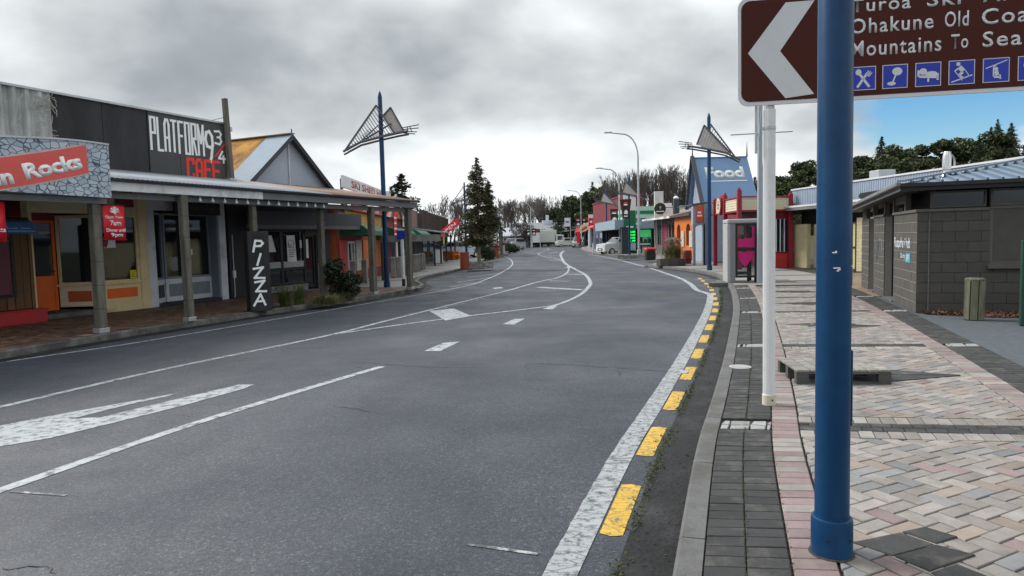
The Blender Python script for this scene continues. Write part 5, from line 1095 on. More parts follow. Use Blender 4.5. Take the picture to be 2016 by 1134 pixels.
# --- A-frame with FOOD roof
fd = thing('food_building', 'steep blue A-frame building with the word Food painted on its roof', 'building', (0, 0, 0))
M_froof = pmat('sky blue roof', (.13,.225,.38), .55, .08, 1.0, .04, 30, dirt=(.11,.19,.31), dsc=.5, damt=.4); M_fwall = pmat('pale blue boards', (.25,.31,.38), .6, .12, 2, .05)
RX0, RX1, EY, RY, EZ, RZ = 10.7, 13.85, 37.95, 40.0, 3.25, 6.1; RB = 41.2
MB().prism([(RX0, EY, EZ), (RX1, EY, EZ), (RX1, RY, RZ), (RX0, RY, RZ)], (0, .06, .05)).build('roof_slope', M_froof, fd); MB().prism([(RX0, RB, EZ), (RX1, RB, EZ), (RX1, RY, RZ), (RX0, RY, RZ)], (0, -.06, .05)).build('roof_slope', M_froof, fd)
MB().prism([(RX0+.25, EY+.3, Z0), (RX0+.25, RB-.2, Z0), (RX0+.25, RB-.2, EZ+.1), (RX0+.25, RY, RZ-.4), (RX0+.25, EY+.3, EZ+.1)], (2.6, 0, 0)).build('wall', M_fwall, fd)
for k in range(14):
    y = EY+.35+k*.2; t = max(0, min(1, 1-(RY-y)/(RY-EY) if y < RY else 1-(y-RY)/(RB-RY))); z1 = EZ+t*(RZ-EZ)-.5
    if z1 > 2.6: MB().box(RX0+.2, RX0+.25, y, y+.04, 2.4, z1).build('cover_strip', M_offw, fd)
for s_ in (-1, 1): MB().bar((RX0-.03, RY, RZ+.12), (RX0-.03, (EY-.12 if s_ < 0 else RB+.1), EZ-.05), .08, .22, up=(1,0,0)).build('barge_board', M_slate, fd)
for x in (RX0-.02, RX1): MB().cyl((x, RY, RZ), (x, RY, RZ+.85), .05, .008, n=6).build('finial', M_slate, fd)
tf = text('painted_word', 'Food', pmat('pale roof lettering', (.60,.63,.60), .7), fd, .55, 2.75, 1.95, 2.8, 0, bold=.05); sl2 = math.atan2(RZ-EZ, RY-EY)
MF = Matrix.Translation((RX0, EY-.012, EZ)) @ Matrix.Rotation(-(math.pi/2-sl2), 4, 'X'); tf.matrix_local = MF; ul = MB().box(.75, 2.8, -.004, .004, 1.72, 1.79).build('painted_line', MATS['pale roof lettering'], fd); ul.matrix_local = MF
# --- small blue verandah front with orange sign
bv = thing('blue_shopfront', 'small blue grey weatherboard verandah end carrying an orange red sign', 'shop', (0, 0, 0))
wboards(bv, Vector((9.22, 34.5)), Vector((9.98, 34.5)), 2.2, 3.15, M_fwall, name='weatherboard'); MB().box(9.36, 9.72, 34.44, 34.47, 2.3, 3.12).build('sign_panel', pmat('orange red sign', (.52,.085,.05), .6, .1), bv)
MB().box(9.44, 9.62, 34.43, 34.438, 2.74, 2.82).build('printed_band', M_ltxt, bv); MB().box(9.42, 9.66, 34.43, 34.438, 2.58, 2.66).build('printed_band', M_ltxt, bv)
mb = MB(); arc = [(9.3+.33*(1-math.cos(t)), 34.46, 1.95+.2*math.sin(t)) for t in np.linspace(0, math.pi, 12)]; mb.prism(arc+[(9.96, 34.46, 2.2), (9.3, 34.46, 2.2)], (0, .05, 0)); mb.build('arch_board', M_fwall, bv)
for x in (9.26, 9.74): MB().box(x-.06, x+.06, 34.42, 34.54, Z0, 2.2).build('post', M_bgrey, bv)
MB().box(9.74, 9.95, 34.42, 34.52, Z0, 3.3).build('corner_post', M_bgrey, bv); MB().prism([(9.15, 34.4, 3.15), (10.1, 34.4, 3.25), (10.1, 34.4, 3.32), (9.15, 34.4, 3.22)], (0, 3, 0)).build('verandah_roof', M_slate, bv); MB().box(10.0, 10.1, 34.6, 37.8, 2.2, 3.2).build('side_boards', M_fwall, bv)
# --- orange and brown shops further on
og = thing('orange_shop', 'orange plaster shop with an arched opening and menu boards behind blue posts', 'shop', (12.0, 50.0, 0), rad(-88))
def arch_wall(parent, x0, x1, z0, z1, ax, aw, az, mat, y=0, th=.25, name='wall'):
    pts = [(x0, y, z0), (ax-aw, y, z0)] + [(ax-aw*math.cos(t), y, az+aw*math.sin(t)) for t in np.linspace(0, math.pi, 14)] + [(ax+aw, y, z0), (x1, y, z0), (x1, y, z1), (x0, y, z1)]
    return MB().prism(pts, (0, th, 0)).build(name, mat, parent)
M_or2 = pmat('burnt orange plaster', (.50,.135,.025), .75, .12, 2, .2)
arch_wall(og, 0, 2.2, Z0, 2.95, 1.1, .45, 2.0, M_or2); arch_wall(og, 2.2, 4.6, Z0, 2.95, 3.4, .5, 1.95, M_or2); MB().box(0, 6, 1.8, 1.9, Z0, 3).build('rear_wall', M_dark, og)
MB().box(-.1, 4.8, -.35, 3, 2.95, 3.1).build('roof', M_slate, og); MB().box(4.58, 4.7, -.02, 3, Z0, 2.95).build('end_wall', M_or2, og); MB().box(2.95, 3.85, -.0, .24, Z0, .95).build('low_wall', M_or2, og)
for x in (2.2, 4.1): MB().box(x-.3, x+.35, -.06, -.02, .85, 1.95).build('menu_board', pmat('printed board', (.42,.40,.36), .6, .5, 9, 0), og)
MB().box(4.705, 4.74, .2, .8, .8, 1.9).build('menu_board', MATS['printed board'], og); MB().box(4.706, 4.735, .25, .75, .6, .8).build('red_panel', M_red, og)
br = thing('brown_shop', 'grey brown shop with tall narrow windows and low eaves, beside the orange shop', 'shop', (12.4, 59.0, 0), rad(-88))
MB().box(0, 8.9, 0, .3, Z0, 3.0).build('wall', pmat('grey brown plaster', (.125,.11,.095), .85, .15, 2, .2), br); MB().prism([(-.4, -.9, 3.05), (9.4, -.9, 3.05), (9.4, 3, 3.9), (-.4, 3, 3.9)], (0, 0, .08)).build('roof', M_vrust, br)
MB().box(-.4, 9.4, -.95, -.9, 2.95, 3.1).build('fascia', M_fasc, br); MB().box(8.9, 9.0, 0, 3, Z0, 3.0).build('end_wall', MATS['grey brown plaster'], br)
for k, x in enumerate((.5, 1.3, 2.1, 4.9, 5.8, 6.7, 7.6)):
    w_ = frame_box(MB(), x, x+.55, .9, 2.55, -.03, .07, .05).build('window', M_wall_d, br); MB().box(x+.05, x+.5, -.005, -.001, .95, 2.5).build('pane', M_glass_d, w_)
d_ = MB().box(3.0, 4.5, -.04, -.004, .7, 2.6).build('door', pmat('magenta door', (.28,.02,.09), .5), br)
for x in (3.35, 3.75, 4.15): MB().box(x, x+.05, -.05, -.04, .7, 2.6).build('door_bar', M_wall_d, d_)
# ================================================================== FURTHER ALONG THE LEFT (local frame: x = away along the street, -y to the street)
FA = rad(90); FX = -6.3
M_green = pmat('green awning canvas', (.02,.10,.055), .6, .12, 2, .08); M_orw = pmat('orange weatherboard paint', (.48,.12,.03), .6, .12, 2, .05); M_ochre = pmat('ochre mural paint', (.50,.26,.06), .7, .5, 2.5, .05)
sk = thing('hire_shop', 'red and orange hire shop with green awnings and rooftop sign SKI SHED HIRE', 'shop', (FX, 24.6, 0), FA)
o0 = 24.6
def u_(Y): return Y-o0
MB().box(0, 17.2, 0, .2, Z0, 2.9).build('wall', pmat('dull red brown wall', (.20,.045,.03), .7, .15, 2, .1), sk); MB().box(-.02, .2, 0, 6, Z0, 3.0).build('end_wall', M_orw, sk)
MB().box(1.4, 8.6, -.03, .0, 2.42, 2.95).build('mural_panel', M_ochre, sk); MB().box(.3, 1.4, -.03, 0, 2.42, 2.8).build('mural_panel', pmat('blue mural paint', (.12,.28,.45), .7, .4, 4, 0), sk)
MB().box(2.4, 9.4, -.1, -.03, 2.92, 3.28).build('sign_panel', M_red, sk); MB().box(2.6, 11.0, .1, .2, 3.45, 3.75).build('sign_panel', M_red, sk)
text('lettering', 'SKI & BOARD HIRE', M_ltxt, sk, 4.2, 7.8, 3.0, 3.14, -.105)
MB().box(1.7, 12.0, .05, .15, 3.82, 4.28).build('roof_sign', M_white, sk); text('lettering', 'SKI SHED HIRE', M_red, sk, 3.0, 10.6, 3.9, 4.2, .044, bold=.02)
for x in (2.2, 6.5, 11.5): MB().box(x-.04, x+.04, .2, .3, 2.8, 4.2).build('sign_strut', M_slate, sk)
MB().prism([(10.8, 0, 2.9), (15.2, 0, 2.9), (13.1, 0, 4.2)], (0, .15, 0)).build('gable', M_orw, sk)
for s_ in (10.75, 15.25): MB().bar((13.1, -.05, 4.25), (s_, -.05, 2.9), .14, .1, up=(0,1,0)).build('barge_board', M_bgrey, sk)
MB().box(12.2, 14.2, -.05, -.0, 2.3, 2.9).build('window', M_wall_d, sk); MB().box(14.8, 17.1, -.12, -.06, 2.55, 3.2).build('sign_panel', M_white, sk); text('lettering', 'SKI', M_slate, sk, 15.4, 16.5, 2.9, 3.12, -.124, bold=.02); text('lettering', 'SHED', M_slate, sk, 15.2, 16.7, 2.63, 2.85, -.124, bold=.02)
MB().box(19.3, 21.5, .0, .6, 2.6, 3.75).build('brown_panel', pmat('faded brown board', (.19,.12,.10), .8), sk)
def awning(parent, x0, x1, z0, z1, out, mat):
    prof = [(0, z1), (-out*.45, z1-.03), (-out*.8, z1-.12), (-out*.98, z1-.3), (-out, z0)]; mb = MB(); vs = []
    for x in (x0, x1): vs += [(x, y, z) for y, z in prof] + [(x, 0, z0)]
    n = len(prof)+1; mb.add(vs, [(k, k+1, n+k+1, n+k) for k in range(n-2)] + [tuple(range(n)), tuple(range(2*n-1, n-1, -1))]); return mb.build('awning', mat, parent, smooth=True)
awning(sk, .6, 4.4, 1.95, 2.42, 1.1, M_green); awning(sk, 7.2, 12.3, 1.98, 2.42, 1.2, M_green); awning(sk, 12.9, 30.5, 2.0, 2.42, 1.4, M_green)
MB().box(7.2, 12.5, -1.25, -1.2, 1.9, 1.98).build('awning_edge', M_offw, sk)
d_ = frame_box(MB(), 1.6, 2.7, Z0, 1.75, -.05, .09, .05).build('door', M_white, sk); MB().box(1.68, 2.62, -.03, -.02, .2, 1.7).build('pane', M_glass_d, d_); MB().box(2.12, 2.2, -.06, -.0, .2, 1.68).build('stile', M_white, d_); MB().box(1.7, 2.6, -.06, -.0, .8, .88).build('mid_rail', M_white, d_)
for a, b, m_ in ((.3, 1.4, M_red), (3.0, 4.0, MATS['printed board']), (4.3, 5.2, M_orw), (5.2, 5.9, M_ochre), (6.2, 9.6, M_or2)): MB().box(a, b, -.04, -.005, .55, 1.8).build('display_panel', m_, sk)
for x in (1.0, 3.4, 6.0, 9.8, 12.6): MB().box(x-.05, x+.05, -1.05, -.95, Z0, 1.98).build('awning_post', M_wall_d, sk)
MB().cyl((7.6, -.9, Z0), (7.6, -.9, 1.95), .05, n=8).build('white_post', M_white, sk)
MB().box(12.5, 17.2, -.02, -.001, .3, 1.9).build('shop_window', M_glass_d, sk)
MB().sheet([(-.1, -.2, 2.95), (17.2, -.2, 2.95), (17.2, 6, 3.4), (-.1, 6, 3.4)]).build('roof', M_vrust, sk)
vb = thing('vertical_banner', 'upright red shop banner hanging in front of the orange shop by the blue pole', 'banner', (-5.3, 31.0, 0), FA)
MB().box(0, .9, -.01, .01, 1.75, 3.05).build('cloth', M_vinyl, vb); MB().cyl((0, 0, Z0), (0, 0, 3.1), .02, n=6).build('pole', M_black, vb)
for k in range(4): MB().box(.15, .75, -.016, -.012, 2.0+k*.25, 2.08+k*.25).build('printed_line', M_ltxt, vb)
# dark shop with tall brown parapet
ds = thing('dark_shop', 'dark fronted shop with tall brown shingled parapet behind the spruce tree', 'shop', (FX, 42.2, 0), FA)
M_shing = pmat('brown shingle', (.095,.070,.062), .9, .2, 3, .3, 20, rnd=.15)
MB().box(0, 26, 0, .2, Z0, 2.3).build('wall', M_wall_d, ds); MB().box(11, 34, .6, .8, 2.3, 4.15).build('parapet', M_shing, ds)
for k in range(46): MB().box(11+k*.5, 11.03+k*.5, .56, .61, 2.3, 4.12).build('batten', M_shing, ds)
MB().box(3, 11, .8, 1, 2.3, 3.9).build('upper_wall', M_wall_d, ds); MB().prism([(0, -1.6, 2.25), (26, -1.6, 2.25), (26, .6, 2.6), (0, .6, 2.6)], (0, 0, .07)).build('verandah_roof', M_bgrey, ds)
for x in (1, 5, 9, 13, 17, 21, 25): MB().box(x-.06, x+.06, -1.5, -1.38, Z0, 2.25).build('post', M_wall_d, ds)
for x in (6.5, 10.5, 14.5, 18.5): MB().box(x, x+2.2, -.03, -.005, .5, 2.0).build('window', M_glass_d, ds)
MB().box(3.6, 6.4, -1.66, -1.6, 1.95, 2.2).build('hanging_sign', pmat('pink red sign', (.45,.06,.07), .6), ds); MB().box(5.2, 5.7, -1.64, -1.6, 1.45, 1.95).build('yellow_pennant', MATS['yellow sticker'], ds)
MB().bar((-.2, .3, 3.6), (3.5, .3, 2.7), .12, .12).build('brace', M_bgrey, ds)
of = thing('open_flag', 'slanting red flag lettered OPEN over the footpath beside the spruce', 'flag', (-5.55, 52, 0), rad(35))
fp = MB(); P0, P1 = Vector((0, 0, 1.95)), Vector((2.05, 0, 3.35)); dd = (P1-P0).normalized(); nn = Vector((-dd.z, 0, dd.x))
fp.prism([tuple(P0-nn*.22), tuple(P0+dd*2.1-nn*.26), tuple(P1+nn*.05), tuple(P0+dd*2.0+nn*.3), tuple(P0+nn*.26)], (0, .015, 0)); fp.build('cloth', M_vinyl, of)
t_ = text('lettering', 'NEPO'[::-1], M_ltxt, of, .3, 1.9, -.13, .13, 0, bold=.02); t_.matrix_local = Matrix.Translation(P0+Vector((0, -.006, 0))) @ Matrix.Rotation(-math.atan2(dd.z, dd.x), 4, 'Y')
MB().cyl((0, .02, 0.12), tuple(P0+Vector((-.05, .02, -.2))), .02, n=6).build('pole', M_black, of)
ab_ = thing('sandwich_board', 'white folding sandwich board outside the dark shop', 'sandwich board', (-5.3, 49.2, .12), rad(12))
for s_ in (-1, 1): MB().prism([(-.34, s_*.28, 0), (.34, s_*.28, 0), (.34, s_*.03, .95), (-.34, s_*.03, .95)], (0, .03*s_, 0)).build('board', MATS['printed board'] if False else M_white, ab_)
for k in range(4): MB().box(-.24, .2, -.2+k*.045, -.19+k*.045, .25+k*.16, .3+k*.16).build('printed_line', M_slate, ab_)
ot = thing('picnic_table', 'orange timber table with benches outside the dark shop', 'table', (-5.2, 56.5, .12), rad(80))
MB().box(-.9, .9, -.35, .35, .68, .73).build('table_top', M_or2, ot)
for s_ in (-1, 1): MB().box(-.9, .9, s_*.65-.12, s_*.65+.12, .4, .45).build('bench_seat', M_or2, ot); MB().box(s_*.7-.04, s_*.7+.04, -.7, .7, 0, .68).build('leg_frame', M_or2, ot)
# bollards along the footpath
M_boll = pmat('silver grey timber', (.22,.215,.205), .85, .25, 4, .4, 30, dirt=(.1,.1,.09), dsc=3, damt=.5)
bl = thing('wooden_post', 'short grey wooden footpath post nearest the verandah shrub', 'bollard', gp(696, 561, .12), .1, 'wooden footpath posts by the hire shop')
MB().box(-.1, .1, -.1, .1, 0, .88).build('post', M_boll, bl, bevel=.012); MB().prism([(-.1,-.1,.885),(.1,-.1,.885),(.1,.1,.885),(-.1,.1,.885)], (0, 0, .03)).build('cap', M_galv, bl)
for k, (px, py) in enumerate([(719,557),(775,547),(786,546),(799,542),(818,535.5),(824,534),(830,531),(834,530)]):
    copy_thing(bl, gp(px, py, .12), random.uniform(-.2, .2), ['short grey wooden post to the left of the blue pole', 'short grey wooden post first to the right of the blue pole', 'short grey wooden post second to the right of the blue pole', 'short grey wooden post just right of the white signpost', 'short grey wooden post right of the last verandah post', 'second short grey post beyond the last verandah post', 'third short grey post beyond the last verandah post', 'farthest short grey wooden post before the dark shop'][k])
sp_ = thing('parking_signpost', 'slim white signpost with dark foot and small blue sign near the last verandah post', 'signpost', gp(795, 563, .12))
MB().cyl((0,0,.25), (0,0,1.95), .055, n=10).build('post', M_white, sp_); MB().cyl((0,0,0), (0,0,.25), .06, n=10).build('foot', M_black, sp_); MB().box(-.17, .17, -.075, -.06, 1.65, 1.95).build('blue_plate', M_sblue, sp_); MB().box(.25, 1.35, -.05, .0, 1.55, 1.78).box(-.05, .3, -.03, 0, 1.63, 1.7).build('name_board', M_boll, sp_, kind='stuff'); MB().box(-.75, -.1, -.05, 0, 1.55, 1.78).build('name_board', M_boll, sp_)
rb = thing('litter_bin', 'rust red cylindrical litter bin beside the stone tree planter', 'bin', gp(915, 530.5, .12))
M_rbin = pmat('rust red bin', (.22,.045,.025), .7, .2, 3, .2); MB().lathe([(.23, 0), (.24, .05), (.25, .88), (.2, .92), (.0, .92)], 18).build('body', M_rbin, rb, smooth=True); MB().lathe([(.262, .86), (.262, .93), (.2, .93)], 18).build('rim', M_rbin, rb)
tp = thing('tree_planter', 'low stone walled planter round the spruce trunk at the kerb', 'planter', (-1.75, 37.6, 0), rad(6))
MB().box(-.62, .62, -.42, .42, Z0, .46).build('soil', M_soil, tp)
for y in (-.52, .42): stones_wall(tp, -.72, .72, Z0, .5, y+.05, 3, M_stone, .12, .25); MB().box(-.72, .72, y+.05, y+.1, Z0, .49).build('wall', M_wall_d, tp)
for x in (-.72, .62): MB().box(x, x+.1, -.46, .46, Z0, .49).build('wall', M_stone, tp)
bt = thing('blue_marker_post', 'thin blue post on the left footpath just behind the red bin', 'post', gp(919, 509, .12)); MB().cyl((0,0,0), (0,0,1.05), .1, n=8).build('post', M_blue, bt); MB().cyl((0,0,1.05), (0,0,1.15), .06, n=8).build('cap', M_white, bt)
# brown verandah further on and blue sign
bv2 = thing('far_verandah', 'dark brown pitched verandah on timber posts beyond the spruce on the left', 'verandah', (-1.4, 66, 0), FA)
MB().prism([(0, -.9, 2.5), (12, -.9, 2.5), (12, 1.6, 3.7), (0, 1.6, 3.7)], (0, 0, .12)).build('roof', M_wall_d, bv2)
for x in (.3, 4, 8, 11.7): MB().box(x-.12, x+.12, -.5, -.26, Z0, 2.6).build('post', M_post, bv2)
MB().box(0, 12, 2.5, 2.6, Z0, 3.6).build('wall', pmat('dull brown boards', (.15,.11,.08), .8, .2, 2, .2), bv2); MB().box(-.05, .05, -.2, 2.5, 2.4, 3.2).build('gable_board', M_wall_d, bv2)
bs2 = thing('blue_hanging_sign', 'small light blue sign board above the brown verandah', 'sign', (-1.5, 64, 0), rad(10)); MB().box(-.2, .2, -.04, .04, 3.2, 4.05).build('board', pmat('light blue sign', (.10,.28,.48), .5), bs2); MB().cyl((.24, 0, Z0), (.24, 0, 4.1), .04, n=8).build('pole', M_slate, bs2)
for k, (px, py, h, lab) in enumerate([(957, 500, .95, 'white picket post group end by the shrub'), (973, 499, .9, 'pale post left of the brown verandah'), (992, 500, .9, 'pale post under the brown verandah')]):
    b_ = thing('pale_post', lab, 'post', gp(px, py, .12)); MB().box(-.12, .12, -.12, .12, 0, h).build('post', M_white, b_, bevel=.02); MB().box(-.14, .14, -.14, .14, h, h+.05).build('cap', M_white, b_)
rbn = thing('brown_bin', 'square brown litter bin beside a pale post left of the brown verandah', 'bin', gp(977, 506, .12)); MB().box(-.25, .25, -.25, .25, 0, .95).build('body', M_rbin, rbn, bevel=.02); MB().box(-.27, .27, -.27, .27, .95, 1.02).build('lid', M_wall_d, rbn)
# far houses at the end of the street
def house(name, label, x, y, w, d, h, rh, wall, roof, rz=0, wins=2):
    t = thing(name, label, 'house', (x, y, 0), rz); MB().box(-w/2, w/2, 0, d, 0, h).build('wall', wall, t)
    r = MB().prism([(-w/2-.4, -.5, h-.1), (w/2+.4, -.5, h-.1), (w/2+.4, d/2, h+rh), (-w/2-.4, d/2, h+rh)], (0, 0, .15)).build('roof', roof, t); MB().prism([(-w/2-.4, d+.5, h-.1), (w/2+.4, d+.5, h-.1), (w/2+.4, d/2+.01, h+rh), (-w/2-.4, d/2+.01, h+rh)], (0, 0, .15)).build('roof', roof, t)
    for s_ in (-1, 1): MB().prism([(s_*w/2, 0, h), (s_*w/2, d, h), (s_*w/2, d/2, h+rh)], (-s_*.15, 0, 0)).build('gable', wall, t)
    for k in range(wins):
        cx_ = -w/2+w*(k+.5)/wins; w_ = MB().box(cx_-.7, cx_+.7, -.06, -.005, .9, 2.1).build('window', M_white, t); MB().box(cx_-.6, cx_+.6, -.08, -.062, 1.0, 2.0).build('pane', M_glass_d, w_)
    return t
M_pgreen = pmat('pale green grey wall', (.36,.40,.36), .7); M_groof = pmat('pale grey roof', (.28,.30,.31), .6)
h_ = house('far_house', 'pale grey roofed house with chimney behind the white truck', 6.5, 150, 16, 8, 3.0, 2.2, M_pgreen, M_groof, rad(6), 4); MB().box(1.2, 3.4, 3.2, 5, 3.5, 5.8).build('chimney', M_offw, h_); MB().box(2.0, 2.6, 3.8, 4.4, 5.8, 7).build('flue', M_offw, h_)
house('far_house', 'small white walled house half hidden by bare trees at the street end on the left', 0.2, 138, 5, 5, 2.4, 1.6, M_bgrey, M_vroof, rad(-30), 2)
# ================================================================== FURTHER ALONG THE RIGHT
def panel_text(parent, s_, mat, x0, x1, z0, z1, y): return text('lettering', s_, mat, parent, x0, x1, z0, z1, y, bold=.01)
M_bpg = pmat('fuel green', (.008,.14,.05), .45, .06, 2, 0); M_bpl = emat('lit green digits', (.02, 1.0, .12), .5); M_canopy = pmat('pale green canopy', (.36,.55,.46), .5, .06, 2, 0)
fs = thing('fuel_station', 'fuel station with green and white canopy, dark shop and fuel pumps', 'petrol station', (12.0, 60, 0), 0)
MB().box(-.4, 9, 4, 14, 3.35, 4.45).build('canopy', M_canopy, fs); MB().box(-.45, 9, 3.95, 4, 3.75, 4.05).build('canopy_stripe', M_bpg, fs); MB().box(-.46, -.4, 4, 14, 3.75, 4.05).build('canopy_stripe', M_bpg, fs)
MB().box(2.1, 3.3, 3.92, 3.98, 3.45, 4.35).build('emblem_board', M_white, fs); MB().prism([(2.7-.35, 3.9, 3.9), (2.7, 3.9, 3.5), (3.05, 3.9, 3.9), (2.7, 3.9, 4.3)], (0, .02, 0)).build('emblem', M_bpg, fs)
for x in (.5, 5): MB().box(x, x+.3, 6, 6.3, Z0, 3.35).build('canopy_post', M_bpg, fs)
MB().box(-1.8, 9, 16, 16.2, Z0, 3.2).build('shop_wall', M_dark, fs); MB().prism([(-2.6, 1.5, 2.35), (1.2, 1.5, 2.35), (1.2, 15.8, 2.35), (-2.6, 15.8, 2.35)], (0, 0, .85)).build('shop_canopy', pmat('blue grey awning', (.22,.30,.36), .5, .06, 2, 0), fs); MB().box(-1.2, -.3, 1.485, 1.497, 2.72, 2.9).build('printed_band', M_ltxt, fs)
MB().box(1.0, 1.2, 1.6, 14, Z0, 2.35).build('side_wall', M_dark, fs); MB().box(-2.2, 1.0, 8, 8.2, Z0, 2.35).build('shop_front', M_dark, fs)
for x, y in ((.1, 2.4), (.55, 2.6)):
    p_ = MB().box(x, x+.4, y, y+.5, Z0, 1.6).build('fuel_pump', M_white, fs); MB().box(x+.05, x+.35, y-.02, y-.003, .9, 1.4).build('pump_face', M_bpg, p_)
MB().box(-.2, .8, 2.2, 2.28, 1.6, 2.25).build('pump_sign', emat('pale green lit sign', (.10,.75,.25), .10), fs); MB().box(-.7, .9, 2.0, 2.06, .75, 1.15).build('green_board', pmat('dark green board', (.01,.09,.06), .5), fs); MB().box(-.5, .7, 1.985, 1.997, .9, 1.0).build('printed_band', M_ltxt, fs)
py = thing('price_pylon', 'tall white and green fuel price sign with lit green digits', 'sign', (10.75, 61.5, 0), rad(-6))
MB().box(-.55, .55, -.15, .15, 3.4, 5.4).build('emblem_box', M_white, py); MB().box(-.52, .52, -.16, .16, 2.2, 4.0).build('green_box', M_bpg, py); MB().box(-.5, .5, -.14, .14, .35, 2.2).build('price_box', pmat('dark price box', (.01,.10,.05), .5), py)
MB().box(-.48, .48, -.165, -.15, .42, 1.1).build('picture_panel', pmat('pale blue picture', (.40,.52,.62), .5, .3, 3, 0), py)
for k, s_ in enumerate(('2.85', '2.65', '3.02', '1.99')): text('price_digits', s_, M_bpl, py, .0, .46, 2.0-k*.27, 2.17-k*.27, -.147, bold=.03)
MB().box(-.4, -.1, -.148, -.142, 2.0, 2.12).build('printed_band', M_ltxt, py); MB().box(-.35, .3, -.172, -.162, 2.45, 2.6).build('printed_band', M_ltxt, py)
for x in (-.5, .4): MB().box(x, x+.1, -.05, .05, 0, .4).build('leg', M_slate, py)
bk = thing('dark_pillar', 'dark square timber pillar standing left of the fuel price sign', 'pillar', gp(1230, 500, .12)); MB().box(-.3, .3, -.3, .3, 0, 2.3).build('pillar', M_wall_d, bk); MB().box(-.34, .34, -.34, .34, 2.3, 2.4).build('cap', M_wall_d, bk)
wt = thing('tall_white_sign', 'tall plain weathered white sign tower behind the brown shop', 'sign', (12.2, 56, 0)); MB().box(-.36, .36, 0, .25, 3.0, 5.3).build('panel', pmat('streaked white panel', (.56,.57,.55), .6, .2, 2, 0, stretch=(3,1,.3)), wt); MB().box(.15, .95, -.4, -.34, 3.5, 4.3).build('side_panel', M_white, wt)
for x in (-.25, .2): MB().box(x, x+.08, .05, .15, Z0, 3.0).build('leg', M_galv, wt)
rg = thing('round_pub_sign', 'round black pub sign with a gold harp shape projecting over the brown shop', 'sign', (11.4, 52, 0))
o_ = MB().lathe([(.44, -.06), (.44, .06)], 26).build('disc', M_black, rg); o_.matrix_local = Matrix.Translation((0, 0, 3.72)) @ Matrix.Rotation(rad(90), 4, 'X'); MB().prism([(-.08, -.07, 3.9), (.10, -.07, 3.92), (.04, -.07, 3.68), (-.02, -.07, 3.68)], (0, .01, 0)).build('harp', pmat('gold paint', (.5,.33,.06), .5), rg); MB().box(-.3, .3, -.07, -.062, 3.48, 3.54).build('printed_line', M_ltxt, rg); MB().bar((.4, 0, 3.8), (1.2, 0, 3.8), .05).build('bracket', M_black, rg)
for k, (x, y, h, m_, lab) in enumerate([(12.5, 51.5, 4.1, M_slate, 'square grey parapet pillar left above the brown shop'), (13.55, 50.3, 4.0, M_slate, 'square grey parapet pillar right above the brown shop')]):
    p_ = thing('roof_pillar', lab, 'pillar', (x, y, 0)); MB().box(-.2, .2, -.2, .2, 3.0, h+.3).build('pillar', m_, p_); MB().lathe([(.2, 0), (.22, .08), (.1, .2), (0, .24)], 10, (0, 0, h+.3)).build('cap', M_offw, p_)
wd = thing('white_disc_sign', 'white square sign with a round clock-like emblem above the orange shop', 'sign', (13.55, 49.2, 0)); MB().box(-.42, .42, -.03, .03, 3.3, 4.2).build('panel', M_white, wd); o_ = MB().lathe([(.38, 0), (.38, .02)], 22).build('disc', M_offw, wd); o_.matrix_local = Matrix.Translation((0, -.032, 3.75)) @ Matrix.Rotation(rad(90), 4, 'X'); MB().prism([(-.05, -.06, 3.4), (.05, -.06, 3.4), (.02, -.06, 4.0), (-.0, -.06, 4.08)], (0, .008, 0)).build('emblem', M_slate, wd)
# bin, planters, seat
b_ = thing('litter_bin', 'black litter bin with a red top at the petrol station kerb', 'bin', gp(1280, 512, .12)); MB().box(-.3, .3, -.3, .3, 0, .55).build('body', M_black, b_, bevel=.03); MB().box(-.34, .34, -.34, .34, .55, .8).build('hood', pmat('bright red plastic', (.55,.03,.02), .4), b_, bevel=.06); MB().box(-.2, .2, -.35, -.34, .6, .7).build('slot', M_black, b_)
q = gp(1322, 524, .12); gp_ = thing('round_planter', 'dark low planter overflowing with tall ornamental grass on the far right footpath', 'planter', (q.x+.1, q.y+.5, .12)); M_plb = pmat('dark planter timber', (.07,.06,.055), .8, .2, 3, .3)
for k in range(10):
    a0, a1 = k*math.pi/5, (k+1)*math.pi/5-.02; MB().prism([(.75*math.cos(a0), .55*math.sin(a0), 0), (.75*math.cos(a1), .55*math.sin(a1), 0), (.67*math.cos(a1), .47*math.sin(a1), 0), (.67*math.cos(a0), .47*math.sin(a0), 0)], (0, 0, .36)).build('side_board', M_plb, gp_)
MB().lathe([(.6, 0), (.6, .3)], 14).build('soil', M_soil, gp_).scale = (1.1, .75, 1)
barrel = thing('brown_barrel', 'brown wooden half barrel behind the ornamental grass planter', 'barrel', gp(1352, 519, .12)); MB().lathe([(.24, 0), (.28, .3), (.27, .65), (.24, .72), (.2, .72), (.2, .66)], 16).build('staves', M_rbin, barrel); MB().lathe([(.285, .2), (.285, .25)], 16).build('hoop', M_black, barrel)
bn = thing('park_bench', 'wooden bench with white frame beside the far blue pole on the right', 'bench', gp(1187, 497, .12), rad(-80))
for k in range(3): MB().box(-1, 1, -.3+k*.17, -.16+k*.17, .42, .46).build('seat_slat', M_rbin, bn); MB().box(-1, 1, .22, .25, .55+k*.15, .66+k*.15).build('back_slat', M_rbin, bn)
for x in (-.9, .85): MB().box(x, x+.06, -.3, -.24, 0, .42).build('leg', M_white, bn); MB().box(x, x+.06, .2, .26, 0, 1.0).build('leg', M_white, bn)
rl = thing('guard_rail', 'short white pipe rail at the road edge beside the bench', 'railing', gp(1168, 498, .12), rad(80))
for x in (-.6, .6): MB().cyl((x, 0, 0), (x, 0, .95), .05, n=8).build('post', M_white, rl)
MB().cyl((-.6, 0, .92), (.6, 0, .92), .045, n=8).build('rail', M_white, rl); MB().cyl((-.6, 0, .5), (.6, 0, .5), .03, n=8).build('rail', M_white, rl)
